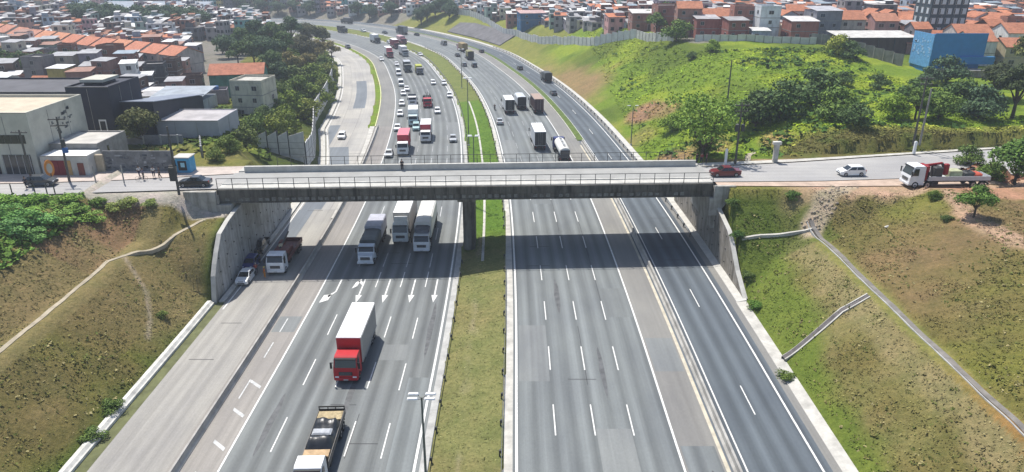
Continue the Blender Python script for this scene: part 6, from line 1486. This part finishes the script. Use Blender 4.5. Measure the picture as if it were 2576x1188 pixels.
def shop(root, w_, d, h):
    rd = plain('red gate', (.20, .02, .03), .6, .25, 2)
    for k in range(4): b = MB(); b.box((-w_ / 2 + 1.1 + k * .95, -d / 2 - .05, 1.2), (.9, .1, 2.3), rd if k < 3 else plain('ochre gate', (.5, .32, .14), .7, .2, 2)); b.build('gate', root)
    b = MB(); b.box((w_ / 2 - 1.2, -d / 2 - .05, 1.0), (.9, .1, 1.9), plain('rust panel', (.22, .07, .05), .7, .3, 2)); b.build('door', root)
block('red_gate_shop', -69.8, -62.8, 102.6, 106.3, 10.6, 13.5, plain('white plaster', (.55, .54, .50), .9, .25, .6), 'low shop with red gates and a white roof in front of the grey annex', 'shop', .15, M_WHITE, shop)
b = MB(); b.box((0, 0, 1.5), (10.6, .25, 3.4), plain('graffiti block wall', (.19, .195, .20), .9, .5, .9, bmp=.2)); rr = random.Random(9)
for k in range(60): b.box((rr.uniform(-4.8, 5), -.135, rr.uniform(.5, 2.6)), (rr.uniform(.1, .8), .02, rr.uniform(.06, .35)), plain('dark paint', (.09, .10, .12), .9, .3, 2) if k % 3 else plain('chalk paint', (.32, .33, .34), .9, .3, 2))
tag(b.build('block_wall', loc=(-56.4, 104.9, 10.6)), 'grey block wall scrawled with dark graffiti behind the left pavement', 'wall')
b = MB(); b.box((0, 0, 1.3), (1.2, .5, 2.9), plain('ochre board', (.5, .42, .3), .7, .2, 2), bev=.1); tag(b.build('notice_board', loc=(-62.2, 104.6, 10.6)), 'narrow pale board standing between the red gates and the graffiti wall', 'board')
kb = plain('kiosk blue', (.06, .30, .52), .6, .2, 2); kr = tag(empty('kiosk', (-49.4, 104.6, 10.65)), 'small bright blue kiosk with a pale flat roof left of the bridge', 'kiosk')
b = MB(); b.box((0, .2, 1.4), (2.5, 2.2, 2.8), kb, bev=.06); b.build('wall', kr); b = MB(); b.box((0, 0, 2.88), (2.9, 2.7, .16), plain('pale roofing', 0)); b.build('roof', kr)
b = MB(); b.box((-.1, -.93, 1.35), (1.5, .06, 1.7), M_BLACK); b.box((.0, -.98, 1.5), (.7, .05, .8), plain('light blue poster', (.3, .55, .65), .6, .1, 2)); b.build('counter', kr); b = MB(); b.box((-1.6, -.3, 1.2), (.6, 1.2, 2.4), M_BLACK, bev=.04); b.build('side_cabinet', kr); kr.scale = (.85, .9, .85)
b = MB(); b.tube((0, .0, 1.4), (0, .12, 1.4), 1.05, 1.05, plain('orange board', (.62, .24, .04), .6, .15, 2), 18); b.tube((0, -.02, 1.4), (0, .14, 1.4), .62, .62, M_CREAM, 18); b.box((0, .05, .35), (.2, .2, .8), M_STEEL)
o = b.build('advertising_board', loc=(-67.4, 100.6, 10.66), rz=.9); o.scale = (.62, 1, 1.2); tag(o, 'round orange advertising board standing at the left pavement', 'sign')
cr = tag(empty('rubbish_bin', (-50.9, 103.7, 10.7)), 'beige rubbish container beside the blue kiosk', 'bin'); b = MB(); b.box((0, 0, .55), (1.0, .8, 1.1), plain('beige plastic', (.45, .38, .28), .7, .2, 2), bev=.12, top=(1.1, 1.1)); b.build('bin_body', cr); b = MB(); b.box((0, 0, 1.16), (1.1, .9, .12), M_CHAS, bev=.04); b.build('lid', cr)
x, y = W(205, 442, 10.7)
car('hatch', 98, 470, 'dark', 'dark small car parked by the orange advertising board', z=10.68, head=(1, .1), group='cars on the overpass road')
# back wall, warehouse, navy block
def wall_seg(a, c, h, m, label, z=None, t=.2):
    L = math.hypot(c[0] - a[0], c[1] - a[1]); b = MB(); b.box((L / 2, 0, h / 2 - .4), (L, t, h + .8), m)
    for k in range(int(L / 3) + 1): b.box((min(L - .15, k * 3 + .15), 0, h / 2 - .35), (.3, t + .08, h + .9), M_CONC)
    return tag(b.build('wall', loc=(*a, z if z is not None else H1(*a)), rz=math.atan2(c[1] - a[1], c[0] - a[0])), label, 'wall')
wall_seg((-70.5, 122.5), (-57.5, 122.5), 1.9, plain('grey block', (.24, .245, .26), .9, .35, .8), 'plain grey wall behind the weedy lot under the olive tree', 10.0)
wall_seg((-50.6, 113.5), (-53.8, 121), 2.2, plain('grey block', 0), 'short slanting grey wall right behind the blue kiosk', 10.0)
def wh(root, w_, d, h):
    b = MB(); b.box((-w_ / 2 - 1.9, 1.0, h + .5), (3.6, 3, 1.4), M_WHITE); b.build('roof_box', root)
block('warehouse', -64.5, -52.8, 127.0, 137.0, 9.4, 13.2, plain('pale grey plaster', (.38, .38, .40), .9, .15, .5), 'low pale grey warehouse with a bright roof edge behind the weedy lot', 'warehouse', .25, plain('dirty roofing', (.42, .40, .40), .9, .35, .3), None)
def nv(root, w_, d, h):
    b = MB(); b.box((1.6, -d / 2 - .03, 3.4), (1.3, .08, 2.2), M_WHITE); b.box((1.6, -d / 2 - .08, 3.3), (.9, .06, 1.8), M_BLACK); b.build('window', root)
    b = MB(); b.box((-.5, 0, h + .9), (w_ * .55, d * .5, .5), M_CREAM); b.box((-.5, 0, h + .4), (w_ * .45, d * .4, .6), M_NAVY); b.build('roof_tank', root)
block('industrial_block', -77.0, -69.6, 124.0, 135.0, 9.8, 19.6, M_NAVY, 'tall dark navy industrial block behind the cream commercial building', 'building', .4, M_NAVY, nv)
block('industrial_hall', -120.0, -77.2, 127.0, 142.0, 9.8, 18.2, M_NAVY, 'long low dark navy hall left of the tall navy block', 'building', .4, plain('dark roofing', (.10, .10, .11), .8, .3, .3))
rw = tag(empty('industrial_wing', (-66.6, 137.5, 9.3)), 'navy wing with a ribbed sloping roof edge right of the navy block', 'building')
b = MB(); b.prism([(-10.5, -2), (10.5, -2), (10.5, 4.6), (-10.5, 7.4)], -2.7, 2.7, M_NAVY); b.build('wall', rw)
b = MB(); b.mesh([(-3, -10.8, 7.5), (3, -10.8, 7.5), (3, 10.8, 4.7), (-3, 10.8, 4.7), (-3, -10.8, 7.65), (3, -10.8, 7.65), (3, 10.8, 4.85), (-3, 10.8, 4.85)], [(3, 2, 1, 0), (4, 5, 6, 7), (0, 1, 5, 4), (1, 2, 6, 5), (2, 3, 7, 6), (3, 0, 4, 7)], plain('blue grey sheet', (.20, .23, .29), .6, .3, .5)); b.build('roof', rw); HEROES.append((-66.6, 137.5, 8))
hero(-59.5, 166, -.1, 7.4, 8, 3, (.55, .52, .42), 'slab', (.45, .43, .38), 'cream three-storey house with dark windows at the edge of the roadside trees', fh=2.7)
hero(-70, 186, .2, 13, 9, 2, (.10, .24, .19), 'gable', (.50, .20, .12), 'dark green gabled hall with an orange roof edge behind the cream three-storey house', cols=3)
hero(-74, 158, .02, 11, 17, 1, (.36, .40, .44), 'sheet', (.30, .34, .38), 'large shed with a blue grey sheet roof behind the pale grey warehouse', fh=2.6, name='shed', cat='shed')
hero(-108, 163, .0, 24, 9, 1, (.42, .43, .36), 'sheet', (.62, .63, .58), 'long pale shed with a white roof at the far left', fh=4.5, name='shed', cat='shed')
hero(-128, 172, .0, 16, 9, 1, (.40, .42, .38), 'sheet', (.60, .62, .60), 'second pale shed cut off by the left edge of the photo', fh=4.5, name='shed', cat='shed')
hero(-205, 425, -.05, 62, 26, 1, (.45, .46, .46), 'sheet', (.24, .28, .33), 'huge hall with a blue grey roof in the far distance above the tree belt', fh=9, win=False, name='hall', cat='hall')
hero(-178, 255, -.1, 12, 10, 2, (.62, .60, .55), 'slab', (.55, .53, .5), 'white flat building above the left end of the orange roofed terrace')
hero(-6.0, 520, 0, 22, 12, 2, (.12, .36, .28), 'slab', (.7, .72, .7), 'green hall with a white dome like roof box in the far distance', name='hall', cat='hall', win=False)
# orange roofed terrace
for k in range(13):
    t = k / 12; x, y = -192 + t * 94, 279 - t * 62
    hero(x, y, -.58 + .0, 7.6, 9, 2, rn.choice([(.55, .40, .34), (.50, .44, .40), (.40, .22, .18), (.58, .52, .44)]), 'gable', rn.choice([(.62, .25, .15), (.58, .27, .18), (.66, .30, .17)]),
         'terraced house with bright orange tiles, %s from the left in the left terrace' % ORD[k], group='orange roofed terrace houses')
# right hilltop heroes
def blue(root, w_, d, h):
    m = plain('bright blue sheeting', (.025, .21, .50), .55, .12, .6); m2 = plain('pale blue sheeting', (.13, .36, .66), .6, .3, 2)
    b = MB(); b.box((.3, -d / 2 - .15, h / 2 + 1.2), (w_ + .6, .2, h + .4), m); b.box((4.9, -d / 2 - .6, 1.6), (8.5, .9, 1.8), m); b.build('front_sheeting', root)
    b = MB(); b.box((-w_ / 2 - .12, 0, h / 2 + .4), (.2, d + .3, h + 1.4), m2)
    rr = random.Random(2)
    for k in range(34): b.box((-w_ / 2 - .25, rr.uniform(-4, 4), h * .35 + rr.uniform(0, h * .6)), (.04, rr.uniform(.2, 1.0), rr.uniform(.1, .6)), plain('sky blue paint', (.32, .52, .75), .7, .2, 2))
    b.build('side_sheeting', root)
block('blue_building', 103.0, 115.2, 180, 189, 15.0, 21.6, plain('blue wall', (.03, .2, .45), .7, .2, .6), 'bright blue clad building on the hilltop at the upper right', 'building', .3, M_SLABE, blue, bury=5)
block('stone_base', 104.5, 117, 175.5, 179.4, 11.5, 14.6, plain('stained stone', (.26, .22, .18), .95, .5, .6, bmp=.4), 'stained stone retaining base under the bright blue building', 'wall', .1, None)
def apt(root, w_, d, h):
    for f in range(7):
        for c in range(5):
            b = None; X = -w_ / 2 + 1.2 + c * (w_ - 2.4) / 4
            key = 'aptwin'; m = MB(); m.box((0, 0, 0), (1.5, .1, 1.75), M_FRAME); m.box((.12, -.07, 0), (1.1, .05, 1.5), plain('pale blind', (.55, .62, .64), .4, .2, 3)); m.box((-.55, -.07, 0), (.26, .05, 1.5), M_PANE)
            stamp(key, m, 'window', root, (X, -d / 2 - .05, 2.2 + f * 2.75))
    for f in range(7):
        for c in range(3): stamp('aptwin', None, 'window', root, (-w_ / 2 - .05, -3 + c * 3, 2.2 + f * 2.75), -math.pi / 2)
    b = MB(); b.box((0, -d / 2 - .06, 4.4), (w_ * .9, .14, .5), M_BLACK); b.box((0, -d / 2 - .08, 1.8), (1.8, .18, 3.4), M_BLACK); b.build('entrance', root)
block('apartment_block', 123.5, 134.5, 221, 230, 14.5, 35, plain('dark blue grey render', (.05, .075, .09), .85, .3, .4), 'dark apartment block with rows of pale windows at the upper right', 'building', .6, None, apt)
OR = (.50, .21, .12)
def park(root, h):
    for k in range(5): b = MB(); b.box((-9 + 4.5 * k, -4.6, 1.6), (.2, .2, 3.4), M_STEEL); b.build('post', root)
hero(100, 206, .02, 21, 9, 1, (.10, .07, .06), 'sheet', (.58, .56, .52), 'long low carport with a pale roof and dark open front above the mouldy fence', fh=3.4, win=False, extra=park, name='carport', cat='carport')
hero(121, 193, -.05, 6.6, 9, 2, (.72, .72, .70), 'gable', OR, 'white house with an orange roof touching the right side of the blue building', cols=1, fh=3)
hero(129.5, 190, -.05, 8, 8, 2, (.48, .42, .27), 'gable', OR, 'yellowish house with an orange roof, second right of the blue building', cols=2, fh=2.6)
hero(137.5, 186, -.05, 7, 8, 2, (.5, .5, .56), 'gable', OR, 'lavender white house with an orange roof at the right edge below the trees', cols=1, fh=2.6)
hero(126, 205, -.1, 9, 9, 2, (.55, .5, .46), 'gable', OR, 'orange roofed house behind the white and yellowish houses', cols=2)
hero(143, 207, -.1, 13, 10, 2, (.74, .74, .72), 'gable', OR, 'big white walled house with an orange roof at the upper right edge', cols=2, fh=3)
hero(113, 205, -.1, 9, 8, 1, (.36, .2, .17), 'gable', (.48, .2, .14), 'low orange roof just above the blue building', cols=2)
hero(52, 252, .05, 8, 9, 3, (.34, .17, .14), 'slab', (.3, .29, .28), 'tall pinkish brick house at the left end of the orange roofed quarter', cols=2)
hero(66, 243, .0, 9, 9, 2, (.38, .15, .12), 'gable', OR, 'red brick house with an orange roof behind the hill crest trees', cols=3)
hero(77, 226, .0, 6, 7, 3, (.68, .71, .72), 'slab', (.5, .5, .5), 'narrow pale blue white three-storey house above the hill crest', cols=1)
hero(86, 222, .0, 8, 8, 2, (.36, .15, .12), 'sheet', (.6, .58, .56), 'red brick house with a white roof right of the narrow pale house', cols=2)
hero(60, 231, .0, 7, 7, 2, (.33, .13, .11), 'sheet', (.4, .38, .38), 'dark red brick house below the orange roofs, near the crest trees', cols=2)
hero(9, 345, .2, 12, 8, 2, (.04, .15, .30), 'sheet', (.5, .33, .3), 'house with a bright blue wall behind the pale fence', cols=2)

for k_, (x_, y_, w_, d_, f_l, wc_, rk_, rc_, lab_) in enumerate((
    (45.5, 262, 8, 8, 2, (.36, .19, .16), 'sheet', (.6, .58, .55), 'brick house with a white roof just behind the end of the pale fence'),
    (56, 238, 7.5, 8, 3, (.38, .21, .17), 'gable', OR, 'tall pinkish brick house with tiles above the crest trees'),
    (72, 233, 7, 8, 3, (.40, .18, .14), 'slab', (.34, .32, .30), 'unfinished three-storey brick house left of the narrow pale house'),
    (94, 226, 8, 8, 3, (.24, .24, .27), 'sheet', (.42, .42, .44), 'grey three-storey house behind the carport, left end'),
    (103, 229, 8, 8, 2, (.52, .46, .40), 'gable', OR, 'beige house with an orange roof behind the middle of the carport'),
    (112, 226, 7, 8, 2, (.48, .28, .26), 'gable', (.52, .24, .15), 'pink house with an orange roof behind the right end of the carport'),
    (66.5, 221.5, 6, 6, 2, (.30, .12, .10), 'sheet', (.33, .32, .32), 'small dark red brick house directly behind the low patched wall'),
    (73, 218.5, 5, 5, 1, (.33, .40, .46), 'sheet', (.62, .62, .6), 'tiny pale blue shack behind the low patched wall'))):
    hero(x_, y_, rn.uniform(-.12, .12), w_, d_, f_l, wc_, rk_, rc_, lab_, cols=2)
# --- generic rows of the two settlements
def free(x, y, r_):
    for a, c, q in HEROES:
        if (x - a) ** 2 + (y - c) ** 2 < (q + r_) ** 2: return False
    return True
cand = []
rg = random.Random(77)
y = 142.0; row = 0
while y < 520:
    sp = 4.7 + y * .003; x = -.82 * y - 6
    while x < .82 * y + 8:
        w_ = rg.uniform(3.1, 6.0) * (1.5 if x > 40 else 1.1 if x > 0 else 1); xx, yy = x + rg.uniform(-1, 1), y + rg.uniform(-1.6, 1.6); cand.append([xx, yy, w_, rg.uniform(3.6, 5.4) * (1.45 if x > 0 else 1), row]); x += w_ + rg.choice((.2, .3, .6, 1.8))
    y += sp + rg.uniform(.3, 1.6); row += 1
CX = np.array([c[0] for c in cand]); CY = np.array([c[1] for c in cand]); s_, o_ = so_of(CX, CY)
trees_ = [(q.location.x, q.location.y) for q in COL.objects if q.get('category') == 'tree' and q.location.y > 140]
keep = []
hh = height(CX, CY); ce = cap(CX, CY)
for i, c in enumerate(cand):
    x, y = c[:2]; o = o_[i]; s = s_[i]; reg = None
    if o < -66 - max(0, (260 - y)) * .0 and y < 455: reg = 'left settlement'
    if o < -66 and y < 300 and o > -100 and y > 205: reg = None if o > -78 - (y - 205) * .28 else reg
    if o > 33 and y > 200 and hh[i] > ce[i] - 1.5: reg = 'right hilltop quarter'
    if reg and reg[0] == 'r':
        ylim = np.interp(x, [-40, -20, 0, 15, 30, 45, 60, 90, 110, 160], [444, 412, 352, 313, 278, 258, 226, 214, 200, 200])
        if y < ylim: reg = None
    if y > 455 and abs(o) > 45 and o < 33: reg = 'far slope'
    if y > 470 and o > 33: reg = 'far slope' if x < 0 else reg
    if reg is None or not free(x, y, 2.4): continue
    if any((x - a) ** 2 + (y - b_) ** 2 < 24 for a, b_ in trees_): continue
    if reg == 'left settlement' and (vnoise(np.array([x]), np.array([y]), 22)[0] < .12): continue
    keep.append((x, y, c[2], c[3], c[4], reg))
keep.sort(key=lambda q: q[1])
NIND = 250; ind, rest = keep[:NIND], keep[NIND:]
def style(x, y, reg, r):
    wn, wc, _ = pick(r, WPAL)
    if reg[0] == 'r': rk = 'gable' if (x > 55 and r.random() < .66) or r.random() < .15 else r.choice(('slab', 'sheet', 'sheet'))
    else: rk = 'gable' if r.random() < .03 else r.choice(('slab', 'slab', 'sheet', 'sheet', 'sheet'))
    rn_, rc, _ = pick(r, RPAL[rk]); low = reg[0] == 'r' and x < 45; fl = r.choice((1, 1, 1, 2, 2, 3)) if y < 300 else r.choice((1, 2, 2, 3, 3))
    if low: fl = r.choice((1, 1, 2))
    if rk == 'gable': fl = min(fl, 2)
    return wn, wc, rk, rn_, rc, fl
byrow = {}
for q in ind: byrow.setdefault((q[5], q[4]), []).append(q)
rows = {}
for (reg, rw_) in sorted(byrow): rows.setdefault(reg, []).append(rw_)
for (reg, rw_), L in sorted(byrow.items()):
    L.sort(); ri = rows[reg].index(rw_)
    for k, (x, y, w_, d, _, _) in enumerate(L):
        r = random.Random(int(x * 31 + y * 17)); wn, wc, rk, rn_, rc, fl = style(x, y, reg, r)
        where = ('%s from left in %s row back, %s' % (ORD[min(k, len(ORD) - 1)], ORD[ri], reg))
        wn2 = wn
        rz = (-.12 if reg[0] == 'r' else .08) + r.uniform(-.25, .25); 
        if reg[0] == 'r' and rk == 'gable': rz += 1.9 * (r.random() < .5)
        jit = r.uniform(.75, 1.25); wc = tuple(c_ * jit for c_ in wc)
        house(x, y, rz, w_, d, fl, wc, rk, rc, '%s house, %s, %s' % (wn2, rn_, where), r, group='houses of the ' + reg, win=y < 400, fh=r.uniform(2.35, 2.95))
# everything smaller in the distance is one mass
V, F, Cc = [], [], []
def q4(p, c):
    k = len(V); V.extend(p); F.append((k, k + 1, k + 2, k + 3)); Cc.extend([c] * 4)
extra_far = []
for x, y, w_, d, _, reg in rest:
    for rep in range(1): extra_far.append((x, y, w_, d, reg))
yy = 525.0
while yy < 900:
    x = -.8 * yy
    while x < .8 * yy: extra_far.append((x + rg.uniform(-2, 2), yy + rg.uniform(-2, 2), rg.uniform(6, 10), rg.uniform(6, 9), 'far slope')); x += rg.uniform(8, 13)
    yy += 11
FXY = np.array([(q[0], q[1]) for q in extra_far]); FH = height(FXY[:, 0], FXY[:, 1]); _, FO = so_of(FXY[:, 0], FXY[:, 1])
for (x, y, w_, d, reg), z, o in zip(extra_far, FH, FO):
    if -46 < o < 34 and y < 560: continue
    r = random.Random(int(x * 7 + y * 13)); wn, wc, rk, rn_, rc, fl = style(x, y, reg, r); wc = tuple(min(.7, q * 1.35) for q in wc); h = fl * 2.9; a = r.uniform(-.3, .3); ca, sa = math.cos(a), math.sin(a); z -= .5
    T = lambda X, Y, Z: (x + X * ca - Y * sa, y + X * sa + Y * ca, z + Z)
    X, Y = w_ / 2, d / 2
    for p in (((-X, -Y), (X, -Y)), ((X, -Y), (X, Y)), ((X, Y), (-X, Y)), ((-X, Y), (-X, -Y))): q4([T(*p[0], -4), T(*p[1], -4), T(*p[1], h), T(*p[0], h)], wc)
    q4([T(-X - .2, -Y - .2, h + .02), T(X + .2, -Y - .2, h + .02), T(X + .2, Y + .2, h + (.8 if rk != 'slab' else .03)), T(-X - .2, Y + .2, h + (.8 if rk != 'slab' else .03))], rc)
    lw = w_ * r.uniform(.35, .6); lx = r.choice((-1, 1)) * w_ * .25; lh = r.uniform(.8, 2.0); lc = pick(r, RPAL['sheet'])[1]
    q4([T(lx - lw / 2, -Y * .5, h + lh), T(lx + lw / 2, -Y * .5, h + lh), T(lx + lw / 2, Y * .9, h + lh + .3), T(lx - lw / 2, Y * .9, h + lh + .3)], lc)
    q4([T(lx - lw / 2, -Y * .45, h), T(lx + lw / 2, -Y * .45, h), T(lx + lw / 2, -Y * .45, h + lh), T(lx - lw / 2, -Y * .45, h + lh)], tuple(q * .8 for q in wc))
    for f in range(fl):
        for c in range(2):
            u = (-.5 + c) * w_ * .5; q4([T(u - .6, -Y - .05, f * 2.9 + 1.1), T(u + .6, -Y - .05, f * 2.9 + 1.1), T(u + .6, -Y - .05, f * 2.9 + 2.3), T(u - .6, -Y - .05, f * 2.9 + 2.3)], (.04, .045, .05))
            s_ = 1 if x < 0 else -1; q4([T(s_ * (X + .05), u - .5, f * 2.9 + 1.1), T(s_ * (X + .05), u + .5, f * 2.9 + 1.1), T(s_ * (X + .05), u + .5, f * 2.9 + 2.2), T(s_ * (X + .05), u - .5, f * 2.9 + 2.2)], (.04, .045, .05))
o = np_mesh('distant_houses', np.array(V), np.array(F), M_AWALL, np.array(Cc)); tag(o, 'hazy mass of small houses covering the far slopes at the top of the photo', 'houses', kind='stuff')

# ------------------------------------------------------------------ haze
hz = MB(); hz.box((0, 900, 45), (4200, 2600, 122), plain('x', (1, 1, 1)))
m = bpy.data.materials.new('thin haze'); m.use_nodes = True; m.node_tree.nodes.clear()
pv = m.node_tree.nodes.new('ShaderNodeVolumePrincipled'); ou = m.node_tree.nodes.new('ShaderNodeOutputMaterial')
pv.inputs['Color'].default_value = (.82, .90, 1, 1); pv.inputs['Density'].default_value = .00042; pv.inputs['Anisotropy'].default_value = .3
m.node_tree.links.new(pv.outputs[0], ou.inputs['Volume'])
ho = hz.build('haze'); ho.data.materials.clear(); ho.data.materials.append(m); tag(ho, kind='stuff'); ho['label'] = 'thin bluish haze over the whole valley'; ho['category'] = 'haze'
